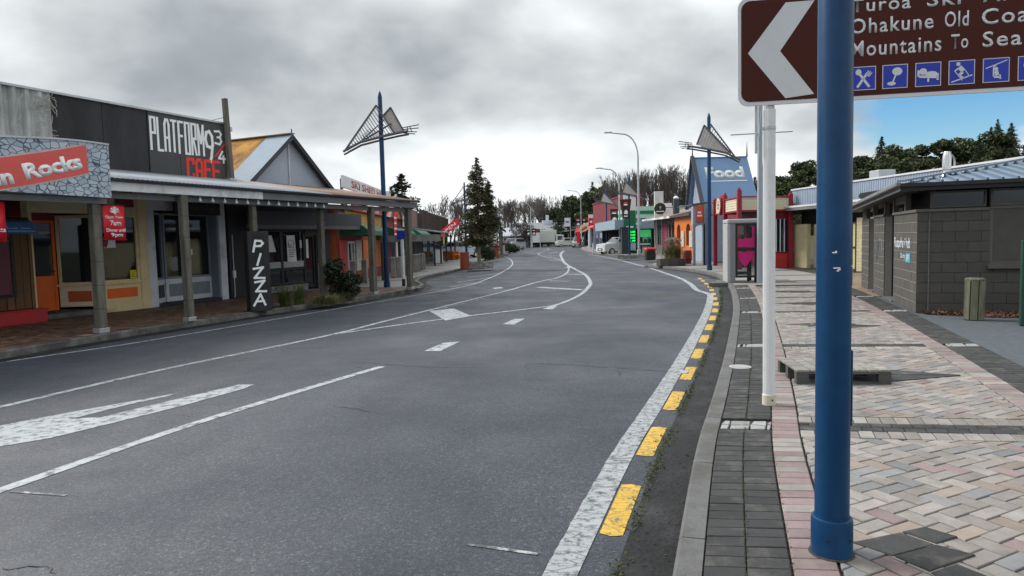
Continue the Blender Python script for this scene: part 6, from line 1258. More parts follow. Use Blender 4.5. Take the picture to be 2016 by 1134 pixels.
kp = thing('stone_kerb_wall', 'low dark stone edging round the lamp post bed', 'edging', gp(1256, 509, .12), rad(5)); stones_wall(kp, -1.3, 1.3, 0, .3, 0, 2, M_stone, .18, .3); MB().box(-1.3, 1.3, .01, .5, 0, .28).build('bed', M_soil, kp)
# red hall with pale sail, shops beyond
rh = thing('red_hall', 'tall red walled building with blue lower front on the right', 'building', (11.9, 84, 0), rad(-86)); M_rhall = pmat('faded red wall', (.15,.014,.020), .7, .12, 1, .05)
MB().box(-9, 10.6, 0, 1.5, 2.6, 6.1).build('upper_wall', M_rhall, rh); MB().box(-9, 10.6, -.05, 1.5, Z0, 2.6).build('lower_wall', pmat('dark blue front', (.03,.05,.10), .6), rh); MB().box(-9.1, 10.7, -.1, 1.6, 6.1, 6.22).build('coping', M_dred, rh)
for x in (-7, -4, 2, 5, 8): w_ = MB().box(x, x+1.6, -.1, -.055, .8, 2.3).build('window', M_slate, rh); MB().box(x+.1, x+1.5, -.12, -.102, .9, 2.2).build('pane', M_glass_d, w_)
MB().box(7.5, 8.3, -.12, -.055, 2.7, 3.2).build('sign_board', M_offw, rh)
rf = thing('red_fascia', 'plain dark red parapet block behind the fuel station canopy', 'building', (17.9, 78, 0)); MB().box(-.8, .9, 0, 3, 0, 5.2).build('wall', M_rhall, rf); MB().box(-.9, 1.0, -.1, 3.1, 5.2, 5.3).build('coping', M_dred, rf)
fsd = thing('far_shop', 'far shop with red awning, big red sign and a slanted white board', 'shop', (12.9, 108, 0), rad(-86))
MB().box(-2, 9, 0, 6, Z0, 3.6).build('wall', M_wall_d, fsd); MB().prism([(-1, -2.6, 2.6), (9, -2.6, 2.6), (9, 0, 3.3), (-1, 0, 3.3)], (0, 0, .3)).build('awning', M_red, fsd); MB().box(-.9, 8.8, -2.4, -2.2, 3.0, 3.3).build('awning_edge', M_red, fsd)
MB().box(8.6, 9.0, -2.2, -.4, 3.5, 5.0).build('big_sign', pmat('red poster', (.5,.03,.04), .5, .2, 2, 0), fsd); MB().box(9.001, 9.03, -2.2, -.4, 4.5, 5.0).build('sign_band', M_white, fsd)
for y in (-2, -1.5, -1.1): MB().box(9.002, 9.04, y, y+.3, 3.8, 4.1).build('printed_mark', M_ltxt, fsd)
MB().prism([(9.1, -3.5, 2.3), (9.1, -2.3, 2.9), (9.1, -2.3, 3.9), (9.1, -3.5, 3.4)], (.06, 0, 0)).build('slanted_board', M_cream2, fsd); MB().prism([(9.17, -3.3, 2.6), (9.17, -2.5, 3.0), (9.17, -2.5, 3.4), (9.17, -3.3, 3.0)], (.01, 0, 0)).build('print', M_rust_or, fsd); MB().box(8.9, 9.15, -2.3, -2.05, Z0, 3.0).build('post', M_offw, fsd)
for x in (0, 4): MB().box(x, x+2, -.04, -.005, .6, 2.3).build('window', M_glass_d, fsd)
ab_ = thing('sandwich_board', 'white folding sandwich board under the red awning far along the street', 'sandwich board', gp(1163, 486, .12), rad(-10))
for s_ in (-1, 1): MB().prism([(-.35, s_*.3, 0), (.35, s_*.3, 0), (.35, s_*.03, 1.1), (-.35, s_*.03, 1.1)], (0, .04*s_, 0)).build('board', M_white, ab_)
sg2 = thing('white_street_sign', 'white square sign on a tall post by the far shops', 'sign', (9.9, 119, 0)); MB().box(-.45, .45, -.05, .05, 3.7, 5.2).build('panel', M_white, sg2); MB().box(.48, .6, -.05, .05, 0, 5.3).build('post', M_galv, sg2); MB().box(-.3, .3, -.06, -.051, 4.3, 4.7).build('print', M_bgrey, sg2)
rv = thing('red_feather_flag', 'upright red flag between the far shops', 'flag', (11.6, 117, 0)); MB().prism([(-.3, 0, .8), (.3, 0, .8), (.34, 0, 3.3), (.1, 0, 3.6), (-.3, 0, 3.0)], (0, .03, 0)).build('cloth', M_vinyl, rv); MB().cyl((.34, 0, 0), (.34, 0, 3.6), .03, n=6).build('pole', M_black, rv)
pc = thing('far_porch', 'low building with pale open porch posts behind the parked cars', 'building', (11.6, 150, 0)); MB().prism([(-3, -1, 2.7), (3, -1, 3.4), (3, 5, 3.9), (-3, 5, 3.2)], (0, 0, .25)).build('roof', M_pgreen, pc); MB().box(-3, 3, 3, 3.2, 0, 2.8).build('wall', M_wall_d, pc)
for x in (-2.6, -.8, .9, 2.4): MB().box(x, x+.25, -.8, -.55, 0, 2.9).build('post', M_offw, pc)
# ---- sculpture poles: blue pole carrying a mountain of slats
M_sc = pmat('sculpture steel', (.095,.095,.11), .5, .12, 3, .05, metal=.3); M_scp = pmat('sculpture mesh panel', (.46,.42,.40), .6, .1, 6, .1)
def sculpture(name, label, loc, sgn, solid, rz=0, slats=True):
    t = thing(name, label, 'pole', loc, rz, 'blue poles with mountain shapes')
    MB().lathe([(.085, 0), (.08, 4.6), (.075, 6.5), (.05, 6.62), (.0, 6.72)], 14).build('pole', M_blue, t, smooth=True); MB().lathe([(.11, 0), (.11, .2), (.085, .21)], 14).build('collar', M_blue, t)
    S = lambda x, z, y=-.12: (sgn*x, y, z)
    tip, ap, rb_ = ((-.90, 4.95), (.24, 6.17), (.56, 5.36)) if solid else ((-1.24, 4.70), (-.11, 6.20), (.45, 5.27))
    M_sl = M_fasc if solid else M_sc
    MB().bar(S(*tip), S(*ap), .055).build('frame_bar', M_sc, t); MB().bar(S(*ap), S(*rb_), .055).build('frame_bar', M_sc, t)
    base = [(-1.3, 4.68), (-.7, 4.98), (0, 5.14), (.6, 5.26), (.95, 5.31)]; MB().tube([S(*b) for b in base], .045, 6).build('curved_bar', M_sc, t); MB().tube([S(x, z-.09, -.0) for x, z in base], .035, 6).build('curved_bar', M_sc, t)
    def zb(x): return float(np.interp(x, [b[0] for b in base], [b[1] for b in base]))
    def lattice(tip, ap, rb_, y, n_, w, mt):
        for k in range(n_):
            f = (k+.6)/(n_+.2); a = Vector((tip[0]+(ap[0]-tip[0])*f, tip[1]+(ap[1]-tip[1])*f)); dx, dz = rb_[0]-ap[0], rb_[1]-ap[1]; L_ = 0.0
            while L_ < 1.3 and a.y+dz*L_ > zb(a.x+dx*L_): L_ += .01
            if L_ > .05: MB().bar(S(a.x, a.y, y), S(a.x+dx*L_, a.y+dz*L_, y), w, .02).build('slat', mt, t)
    if solid:
        MB().prism([S(tip[0], tip[1]+.02, -.10), S(ap[0], ap[1]-.03, -.10), S(rb_[0]-.03, rb_[1], -.10), S(0, 5.16, -.10), S(-.6, 5.03, -.10)], (0, .012, 0)).build('panel', M_scp, t); lattice(tip, ap, rb_, -.125, 12, .016, M_sl)
        t2, a2 = (-1.2, 4.76), (-.10, 6.24); MB().bar(S(*t2, .1), S(*a2, .1), .05).build('frame_bar', M_sc, t); MB().bar(S(*a2, .1), S(.2, 5.7, .1), .05).build('frame_bar', M_sc, t); lattice(t2, a2, (.35, 5.24), .1, 13, .034, M_sc)
    else:
        lattice(tip, ap, rb_, -.12, 18, .056, M_sc); lattice((-1.2, 4.74), (-.3, 5.55), (.1, 5.05), .03, 14, .04, M_sc); MB().bar(S(-1.2, 4.74, .03), S(.35, 5.6, .03), .045).build('frame_bar', M_sc, t)
        p2 = [(.09, 5.9), (.34, 6.16), (.78, 5.32), (.45, 5.28)]
        MB().prism([S(x, z, .1) for x, z in p2], (0, .015, 0)).build('panel', M_scp, t)
        for a, b in zip(p2, p2[1:]): MB().bar(S(*a, .09), S(*b, .09), .05).build('frame_bar', M_sc, t)
    for k, (x1, z1) in enumerate(((1.32, 5.52), (1.30, 5.42), (1.22, 5.30), (1.15, 5.24))): MB().cyl(S(.75, 5.28+.05*(3-k), -.1+.06*k), S(x1, z1, -.1+.06*k), .018, n=6).build('rail', M_sc, t)
    MB().tube([S(.9, 5.28, -.1), S(.93, 5.45, -.1), S(1.0, 5.47, -.1), S(1.06, 5.3, -.1)], .018, 5).build('hoop', M_sc, t)
    MB().bar(S(-.8, 5.0, .14), S(.1, 5.75, .14), .03).build('rear_bar', M_sc, t); MB().bar(S(-.4, 5.1, .14), S(.3, 5.3, .14), .03).build('rear_bar', M_sc, t)
    return t
sculpture('sculpture_pole', 'blue pole topped with a slatted steel mountain, nearest on the left footpath', gp(762, 565, .12), 1, False)
sculpture('sculpture_pole', 'blue pole with pale slatted mountain shape in front of the Food roof', gp(1397, 532, .12), -1, True)
sculpture('sculpture_pole', 'blue pole with slatted mountain shape half hidden by the spruce', (-3.95, 60, .12), 1, False)
sculpture('sculpture_pole', 'blue pole with pale mountain shape beside the tall street lamp', (10.2, 58.6, .12), -1, True)
sculpture('sculpture_pole', 'blue pole with pale mountain shape before the red hall', (10.1, 71.8, .12), -1, True)
# ---- street lamps
M_lampp = pmat('lamp post grey', (.40,.43,.45), .5, .08, 2, .05, metal=.2)
def lamp(label, x, y, h, reach, bend=1.2):
    t = thing('street_lamp', label, 'street lamp', (x, y, .1), 0, 'curved street lamps'); pts = [(0, 0, 0), (0, 0, h*.45), (0, 0, h-bend*1.6)] + [(-bend*(1-math.cos(a)), 0, h-bend*1.6+bend*1.5*math.sin(a)) for a in np.linspace(.2, 1.45, 7)] + [(-reach, 0, h)]
    MB().tube(pts, [.10, .085, .07]+[.055]*7+[.045], 10).build('post', M_lampp, t, smooth=True); MB().box(-.14, .14, -.14, .14, 0, .5).build('base', M_lampp, t, bevel=.03)
    MB().prism([(-reach-.55, -.1, h-.02), (-reach-.5, -.1, h+.08), (-reach+.1, -.1, h+.09), (-reach+.1, -.1, h-.02)], (0, .2, 0)).build('lantern', M_galv, t, bevel=.02); return t
lamp('tallest grey curved street lamp near the fuel price sign', 10.33, 55, 9.85, 2.15); lamp('second grey curved street lamp along the right, with dark banners', 10.55, 66, 8.15, 1.7, 1.0); lamp('grey curved street lamp by the parked cars far along the right', 12.95, 125, 10.2, 1.9, 1.1); lamp('grey curved street lamp at the far left end of the road', 3.75, 125, 8.35, 1.4, 1.0)
lamp('small grey street lamp seen above the blue grey parapet on the right', 30.5, 47, 6.7, .4, .45)
# banners on the posts
M_bban = pmat('black red banner', (.03,.008,.012), .5, .15, 3, 0)
def pole_banner(label, x, y, z0, z1, w0, w1, cx0=0, n=1):
    t = thing('pole_banner', label, 'banner', (x, y, 0), 0, 'dark banners on the street poles')
    MB().prism([(cx0-w0/2+.08, 0, z0), (cx0+w0/2, 0, z0), (cx0+w1/2, 0, z1), (cx0-w1/2, 0, z1)], (0, .03, 0)).build('cloth', M_bban, t); hh = z1-z0
    MB().box(cx0-w0*.28, cx0+w0*.28, -.02, -.003, z1-hh*.32, z1-hh*.24).build('printed_band', M_ltxt, t); MB().box(cx0-w0*.28, cx0+w0*.28, -.02, -.003, z1-hh*.2, z1-hh*.15).build('printed_band', M_rtxt, t)
    MB().prism([(cx0-w0*.3, -.02, z0+hh*.25), (cx0+w0*.3, -.02, z0+hh*.22), (cx0+w0*.32, -.02, z0+hh*.36), (cx0+w0*.12, -.02, z0+hh*.46), (cx0-w0*.14, -.02, z0+hh*.42)], (0, .016, 0)).build('printed_mountain', M_ltxt, t); MB().box(cx0-w0*.28, cx0+w0*.28, -.02, -.003, z0+hh*.1, z0+hh*.15).build('printed_band', M_ltxt, t)
    return t
pole_banner('dark tapering banner on the blue pole beside the tallest street lamp', 9.95, 58.3, 3.2, 4.85, .55, 1.0, -.1); pole_banner('dark square banner left on the second street lamp', 10.55, 65.8, 2.9, 4.35, .75, .75, -.55); pole_banner('dark banner right on the second street lamp', 10.55, 65.8, 3.0, 4.3, .6, .6, .5)
pole_banner('dark banner left on the far right street lamp', 12.95, 124.8, 3.6, 5.4, .9, .9, -.6); pole_banner('dark banner right on the far right street lamp', 12.95, 124.8, 3.6, 5.4, .7, .7, .5); pole_banner('red dark banner left on the far left street lamp', 3.75, 124.8, 2.3, 3.6, .75, .75, -.5); pole_banner('red dark banner right on the far left street lamp', 3.75, 124.8, 2.3, 3.6, .75, .75, .5)
# ---- vehicles
M_tyre = pmat('tyre', (.02,.02,.02), .85); M_cglass = pmat('car glass', (.02,.025,.03), .08, .05, 2, 0, spec=.8); M_lens = pmat('lamp lens', (.6,.62,.64), .15, 0.02, 2, 0); M_tail = pmat('tail lens', (.35,.01,.01), .2, 0.02, 2, 0)
def paint(n, c): return pmat('car paint '+n, c, .25, .03, 1, 0, spec=.6, coat=.6)
def car(label, loc, rz, col, L_=4.3, wd_=1.75, h=1.5, style='hatch'):
    t = thing('parked_car', label, 'car', loc, rz, 'cars parked along the street'); m_ = paint(str(col), col); hw = wd_/2
    prof = {'hatch': [(-.5,.42),(-.49,.6),(-.42,.64),(-.23,.68),(-.09,1.0),(.28,1.0),(.44,.72),(.5,.62),(.5,.35)], 'suv': [(-.5,.42),(-.49,.64),(-.42,.68),(-.24,.70),(-.13,1.0),(.40,1.0),(.47,.72),(.5,.64),(.5,.35)], 'ute': [(-.5,.46),(-.49,.62),(-.30,.66),(-.2,.95),(.0,1.0),(.08,.66),(.5,.66),(.5,.4)]}[style]
    secs = [(hw*.90, .0), (hw, .05)]; vs = []; n = len(prof)+2
    ring = [(-.5, .2)] + prof + [(.5, .2)]; n = len(ring)
    mb = MB()
    for y, inset in ((-1, 1), (-.8, 0), (.8, 0), (1, 1)):
        for x, z in ring: vs.append((x*L_*(.985 if inset else 1), y*hw*(1 if z < .72 else .84), z*h*(1 if not inset else .995)))
    mb.add(vs, [(a*n+k, a*n+k+1, (a+1)*n+k+1, (a+1)*n+k) for a in range(3) for k in range(n-1)] + [tuple(range(n)), tuple(range(4*n-1, 3*n-1, -1)), (n-1, 0, n, 2*n-1), (2*n-1, n, 2*n, 3*n-1), (3*n-1, 2*n, 3*n, 4*n-1)]); mb.build('body', m_, t, smooth=True)
    i0 = next(i for i, p in enumerate(prof) if p[1] >= .94); f0, f1 = prof[i0-1], prof[i0]; r1 = max(i for i, p in enumerate(prof) if p[1] >= .94); b0, b1 = prof[r1], prof[r1+1]
    for (p, q), nm in (((f0, f1), 'windscreen'), ((b0, b1), 'rear_window')):
        dx = -.012 if nm == 'windscreen' else .012
        a, b = [((p[0]+(q[0]-p[0])*s)*L_+dx*L_*.5, (p[1]+(q[1]-p[1])*s)*h+.012) for s in (.1, .9)]; w0, w1 = hw*(.86 if p[1] < .8 else .78), hw*(.78 if q[1] > .8 else .86)
        MB().prism([(a[0], -w0, a[1]), (a[0], w0, a[1]), (b[0], w1, b[1]), (b[0], -w1, b[1])], (dx*.6, 0, .006)).build(nm, M_cglass, t)
    for s in (-1, 1):
        w_ = [(f0[0]*L_+.25, f0[1]*h+.04), (f1[0]*L_+.08, .94*h), (b0[0]*L_-.08, .94*h), (b1[0]*L_-.2, .72*h)]
        MB().prism([(x, s*hw*(1.005 if z < .75*h else .87), z) for x, z in w_], (0, s*.012, 0)).build('side_window', M_cglass, t)
        for x in (-.31, .30):
            o_ = MB().lathe([(.20, -.1), (.31, -.1), (.32, 0), (.31, .1), (.20, .1)], 16).build('wheel', M_tyre, t); o_.matrix_local = Matrix.Translation((x*L_, s*(hw-.09), .32)) @ Matrix.Rotation(rad(90), 4, 'X'); MB().lathe([(.2, -.105), (.2, .105)], 12).build('rim', M_chrome, o_)
        MB().box(-L_*.5-.012, -L_*.47, s*hw*.62-.17, s*hw*.62+.17, .50*h, .58*h).build('headlight', M_lens, t); MB().box(L_*.48, L_*.5+.012, s*hw*.72-.12, s*hw*.72+.12, .5*h, .62*h).build('tail_light', M_tail, t); MB().box(f0[0]*L_+.3, f0[0]*L_+.42, s*(hw+.0)-.0 if s > 0 else -hw-.16, hw+.16 if s > 0 else -hw, .66*h, .74*h).build('mirror', m_, t)
    MB().box(-L_*.5-.015, -L_*.49, -hw*.55, hw*.55, .25*h, .38*h).build('grille', M_black, t); MB().box(-L_*.5-.02, -L_*.5-.008, -.25, .25, .28*h, .34*h).build('number_plate', M_white, t)
    return t
WH = (.62, .63, .64); SV = (.42, .45, .47)
car('white hatchback parked nose out at the fuel station', (10.3, 64.5, .02), rad(20), WH, 4.2, 1.75, 1.62)
car('silver small car facing the camera beside the dark clad people', gp(1141, 487.3, 0)+Vector((0, 2, 0)), rad(78), SV, 4.0, 1.8, 1.5)
car('white van-like wagon behind the silver small car', (12.6, 126.5, 0), rad(85), WH, 4.6, 1.95, 1.9, 'suv')
car('pale cream off road wagon seen from the side before the white truck', gp(1115, 486.2, 0)+Vector((0, .9, 0)), rad(14), (.55, .56, .52), 4.0, 1.75, 1.75, 'suv')
car('white sedan at the far left bend of the road', gp(1042, 484.5, .0)+Vector((-.5, -20, 0)), rad(60), WH, 4.5, 1.8, 1.5)
car('silver utility vehicle with dark glass parked by the brown verandah', gp(1019, 492.5, 0)+Vector((-.6, 1.2, 0)), rad(62), SV, 4.9, 1.9, 1.85, 'suv')
car('pale blue hatchback parked side on behind the spruce', (-4.6, 62.5, .1), rad(192), (.42, .48, .55), 4.3, 1.75, 1.5)
car('dark hatchback in the gap left of the brown verandah', (-3.0, 84, .1), rad(80), (.03, .03, .035), 4.2, 1.8, 1.6)
car('white sedan parked left of the white truck at the street end', gp(1060, 484.6, 0)+Vector((0, 6, 0)), rad(95), WH, 4.4, 1.8, 1.5)
car('grey wagon parked on the right under the far red awning', (13.4, 103, 0), rad(86), (.2, .21, .22), 4.5, 1.85, 1.6, 'suv')
car('red hatchback parked beyond the far brown verandah on the left', (-1.2, 99, .02), rad(75), (.3, .03, .03), 4.1, 1.75, 1.5)
tk = thing('box_truck', 'white box truck parked across the far end of the street', 'truck', (8.4, 139, 0), rad(-12))
MB().box(-4.4, .8, -1.15, 1.15, .95, 3.4).build('cargo_box', pmat('truck box white', (.60,.63,.57), .5, .04, 1, 0), tk, bevel=.04); cb_ = MB().prism([(.95, -1.05, .5), (2.75, -1.05, .5), (2.75, -1.05, 1.35), (2.35, -1.05, 2.35), (.95, -1.05, 2.5)], (0, 2.1, 0)).build('cab', M_white, tk, bevel=.05)
MB().prism([(2.74, -.95, 1.42), (2.74, .95, 1.42), (2.40, .9, 2.25), (2.40, -.9, 2.25)], (.03, 0, .01)).build('windscreen', M_cglass, cb_); MB().prism([(1.3, -1.07, 1.4), (2.45, -1.07, 1.4), (2.25, -1.07, 2.2), (1.3, -1.07, 2.2)], (0, .015, 0)).build('side_window', M_cglass, cb_); MB().box(-4.3, 2.6, -.8, .8, .5, .95).build('chassis', M_black, tk); MB().box(2.76, 2.85, -1.05, 1.05, .45, .9).build('bumper', M_black, tk)
for x in (-3.0, 1.9):
    for s in (-1, 1): o_ = MB().lathe([(.25, -.14), (.44, -.14), (.45, 0), (.44, .14), (.25, .14)], 16).build('wheel', M_tyre, tk); o_.matrix_local = Matrix.Translation((x, s*.95, .45)) @ Matrix.Rotation(rad(90), 4, 'X')
wsn = thing('white_notice_board', 'white notice board with dark red top at the end of the road', 'sign', (4.9, 132, 0)); MB().box(-.75, .75, -.05, .05, 1.0, 2.9).build('panel', M_white, wsn); MB().box(-.8, .8, -.07, .07, 2.9, 3.6).build('top_board', M_dred, wsn)
for x in (-.8, .72): MB().box(x, x+.1, -.05, .05, 0, 3.9).build('post', M_offw, wsn)
mo = thing('motorcycle', 'dark motorcycle parked in front of the white truck', 'motorcycle', gp(1073, 485.5, 0)+Vector((0, 0, 0)), rad(10))
for x in (-.75, .75): o_ = MB().lathe([(.22, -.06), (.32, -.06), (.33, 0), (.32, .06), (.22, .06)], 16).build('wheel', M_tyre, mo); o_.matrix_local = Matrix.Translation((x, 0, .33)) @ Matrix.Rotation(rad(90), 4, 'X')
MB().prism([(-.6, -.15, .4), (.5, -.15, .45), (.6, -.15, .8), (.1, -.15, 1.0), (-.2, -.15, .85), (-.8, -.15, .9)], (0, .3, 0)).build('frame', M_black, mo, bevel=.04); MB().bar((.75, 0, .33), (.45, 0, 1.1), .08).build('fork', M_chrome, mo); MB().bar((.45, -.35, 1.1), (.45, .35, 1.1), .05).build('handlebar', M_black, mo)
# ---- people
M_skin = pmat('skin', (.45,.28,.2), .6, .05, 5, 0); M_cloth = pmat('dark clothing', (.018,.02,.026), .9, .2, 6, .1); M_hair = pmat('dark hair', (.03,.02,.015), .7)
def person(label, loc, rz, stride=.1, arm=.1):
    t = thing('person', label, 'person', loc, rz, None)
    J = [((0,0,.95),.15), ((0,0,1.18),.145), ((0,0,1.42),.16), ((0,.0,1.53),.06), ((0,-.01,1.66),.10), ((0,-.01,1.76),.085),
         ((.2,0,1.42),.06), ((.27,arm*.3,1.15),.05), ((.26,-arm,.92),.038), ((.26,-arm-.04,.82),.035), ((-.2,0,1.42),.06), ((-.27,-arm*.3,1.15),.05), ((-.26,arm*.6-.1,.92),.038), ((-.26,arm*.6-.14,.82),.035),
         ((.1,0,.9),.10), ((.11,-stride*.5,.5),.07), ((.11,stride*.2,.09),.05), ((.12,-.12+stride*.2,.04),.04), ((-.1,0,.9),.10), ((-.11,stride*.3,.5),.07), ((-.11,stride,.09),.05), ((-.12,stride-.12,.04),.04)]
    E_ = [(0,1),(1,2),(2,3),(3,4),(4,5),(2,6),(6,7),(7,8),(8,9),(2,10),(10,11),(11,12),(12,13),(0,14),(14,15),(15,16),(16,17),(0,18),(18,19),(19,20),(20,21)]
    me = bpy.data.meshes.new('body'); me.from_pydata([j[0] for j in J], E_, []); o = link('body', me, t); me.materials.append(M_cloth)
    o.modifiers.new('skin', 'SKIN')
    for i, j in enumerate(J): me.skin_vertices[0].data[i].radius = (j[1], j[1]*.85)
    me.skin_vertices[0].data[0].use_root = True
    o.modifiers.new('sub', 'SUBSURF').levels = 1; o.modifiers['sub'].render_levels = 2
    MB().lathe([(.0, -.105), (.05, -.09), (.075, -.03), (.082, .03), (.06, .09), (.0, .11)], 14, (0, -.045, 1.68)).build('face', M_skin, t, smooth=True)
    MB().lathe([(.1, -.06), (.112, .0), (.1, .07), (.05, .12), (.0, .125)], 14, (0, .0, 1.71)).build('hair', M_hair, t, smooth=True)
    for s in (-1, 1):
        for k in range(4): MB().cyl((s*.26-.02+k*.014, -.06-arm*.3, .80), (s*.262-.02+k*.014, -.075-arm*.3, .72+.01*abs(k-1)), .008, .006, n=5).build('finger', M_skin, t)
        MB().cyl((s*.24, -.07-arm*.3, .82), (s*.225, -.1-arm*.3, .76), .009, .006, n=5).build('thumb', M_skin, t)
    return t
q = gp(1152, 487.5, 0); person('person in black clothes standing at the right of the silver car', (q.x, q.y, 0), rad(150), .12)
person('person in dark clothes half hidden behind the silver car', (q.x-.55, q.y+2.2, 0), rad(30), .05)
# ================================================================== VEGETATION, HILL
def leaf_mat(name, c1, c2, rough=.8):
    if name in MATS: return MATS[name]
    mt = bpy.data.materials.new(name); mt.use_nodes = True; t = mt.node_tree; MATS[name] = mt; b = t.nodes['Principled BSDF']
    g = N(t, 'ShaderNodeNewGeometry'); oi = N(t, 'ShaderNodeObjectInfo')
    c = mixc(t, g.outputs['Random Per Island'], c1, c2); c = mixc(t, 1.0, c, ramp_(t, oi.outputs['Random'], [(0, .72), (1, 1.25)]), 'MULTIPLY')
    t.links.new(c, b.inputs['Base Color']); b.inputs['Roughness'].default_value = rough; b.inputs['Specular IOR Level'].default_value = .2
    return mt
M_bark = pmat('tree bark', (.085,.072,.06), .9, .3, 6, .4); M_barkg = pmat('grey twig bark', (.115,.10,.092), .9, .25, 4, .2)
L_dark = leaf_mat('dark evergreen leaf', (.026,.038,.018), (.10,.12,.05)); L_pine = leaf_mat('pine needle', (.020,.032,.019), (.055,.072,.036)); L_spruce = leaf_mat('olive spruce needle', (.036,.038,.018), (.085,.078,.040)); L_shrub = leaf_mat('glossy shrub leaf', (.014,.026,.014), (.045,.062,.034), .45)
L_grass = leaf_mat('tussock blade', (.10,.105,.04), (.22,.20,.095)); L_grassg = leaf_mat('green blade', (.045,.075,.02), (.12,.145,.05)); L_autumn = leaf_mat('autumn leaf', (.10,.09,.02), (.24,.10,.02)); L_purple = leaf_mat('purple grey twigs', (.040,.033,.036), (.075,.062,.06))
def leaves(blobs, n, size, rng, elong=1.6, droop=0.0):
    """leaf-sized faces spread through the outer part of a set of crown masses"""
    w = np.array([b[1][0]*b[1][1]*b[1][2] for b in blobs])**.67; pick = rng.choice(len(blobs), n, p=w/w.sum())
    d = rng.normal(size=(n, 3)); d /= np.linalg.norm(d, axis=1)[:, None]; r = rng.uniform(.35, 1.08, n)**.6
    c = np.array([b[0] for b in blobs])[pick] + d*np.array([b[1] for b in blobs])[pick]*r[:, None]
    a = rng.normal(size=(n, 3)); a[:, 2] -= droop; a /= np.linalg.norm(a, axis=1)[:, None]; b_ = np.cross(a, rng.normal(size=(n, 3))); b_ /= np.linalg.norm(b_, axis=1)[:, None]
    s = size*rng.uniform(.5, 1.4, n)[:, None]; a *= s*elong/2; b_ *= s/2
    v = np.stack([c-a, c+b_*.8, c+a, c-b_*.8], 1).reshape(-1, 3); return v, np.arange(4*n).reshape(-1, 4)
def segs_mesh(name, segs, mat, n=4):
    """tapered limbs: rows of (p, q, r0, r1)"""
    P = np.array([s[0] for s in segs]); Q = np.array([s[1] for s in segs]); r0 = np.array([s[2] for s in segs]); r1 = np.array([s[3] for s in segs])
    d = Q-P; d /= np.maximum(np.linalg.norm(d, axis=1), 1e-6)[:, None]; u = np.where(np.abs(d[:, 2:3]) < .9, [[0, 0, 1.]], [[1., 0, 0]]); a = np.cross(d, u); a /= np.linalg.norm(a, axis=1)[:, None]; b = np.cross(a, d)
    ring = [(math.cos(2*math.pi*k/n), math.sin(2*math.pi*k/n)) for k in range(n)]
    v = np.concatenate([np.stack([P+(a*c+b*s)*r0[:, None] for c, s in ring], 1), np.stack([Q+(a*c+b*s)*r1[:, None] for c, s in ring], 1)], 1)
    base = (np.arange(len(segs))*2*n)[:, None]; f = np.concatenate([base+np.array([[k, (k+1) % n, n+(k+1) % n, n+k]]) for k in range(n)], 0)
    return mesh_from(name, v.reshape(-1, 3), f, mat)
def bare_tree(seed, h, spread=.45, up=.55, levels=5, r=.13, multi=1):
    rng = random.Random(seed); segs = []; tips = []
    def grow(p, d, L_, rad_, lv):
        k = 3 if lv > 1 else 2; q = p
        for i in range(k):
            d = (d + Vector((rng.gauss(0, .10), rng.gauss(0, .10), rng.gauss(.04, .06)))).normalized(); q2 = q + d*(L_/k); r0 = rad_*(1-.35*i/k); r1 = rad_*(1-.35*(i+1)/k)
            (segs if lv >= 2 else tips).append((tuple(q), tuple(q2), r0, r1)); 
            if lv > 0 and i > 0 and rng.random() < .75: branch(q2, d, L_*rng.uniform(.45, .7), r1*.6, lv-1)
            q = q2
        if lv > 0:
            for _ in range(2 if lv < levels else 3): branch(q, d, L_*rng.uniform(.6, .82), rad_*.62, lv-1)
    def branch(p, d, L_, rad_, lv):
        a = Vector((rng.gauss(0, 1), rng.gauss(0, 1), rng.gauss(0, .4))).normalized(); nd = (d + a*spread*rng.uniform(.6, 1.3) + Vector((0, 0, up*.35))).normalized(); grow(p, nd, L_, max(rad_, .006), lv)
    for m_ in range(multi):
        a = rng.uniform(0, 6.28); grow(Vector((.25*math.cos(a)*(multi > 1), .25*math.sin(a)*(multi > 1), 0)), Vector((.25*math.cos(a)*(multi > 1), .25*math.sin(a)*(multi > 1), 1)).normalized(), h*.30, r, levels)
    return segs, tips
TREES = {}
def put_tree(name, label, cat, trunk_me, crown_me, loc, rz, s, group=None, crown='crown'):
    t = thing(name, label, cat, loc, rz, group); t.scale = (s if isinstance(s, tuple) else (s, s, s)); link('trunk', trunk_me, t); link(crown, crown_me, t); return t
BARE = []
for k, (h, sp, up, lv, ml) in enumerate([(10, .55, .5, 5, 1), (10, .35, .9, 5, 3), (10, .5, .6, 5, 2), (10, .42, .75, 5, 1)]):
    a, b = bare_tree(40+k, h*1.0, sp, up, lv, .15, ml)
    zt = max(s[1][2] for s in a+b); f = 10/zt; sc_ = lambda L_: [(tuple(c*f for c in p), tuple(c*f for c in q), max(r0*f, .022), max(r1*f, .016)) for p, q, r0, r1 in L_]
    BARE.append((segs_mesh('limbs', sc_(a), M_barkg, 5), segs_mesh('twigs', sc_(b), M_barkg, 3)))
side = lambda px: 'left' if px < 1008 else 'right'
def at_px(px, Y): d = FW*FPX + RT*(px-IW/2) - UPV*(480-IH/2); return d.x*Y/d.y
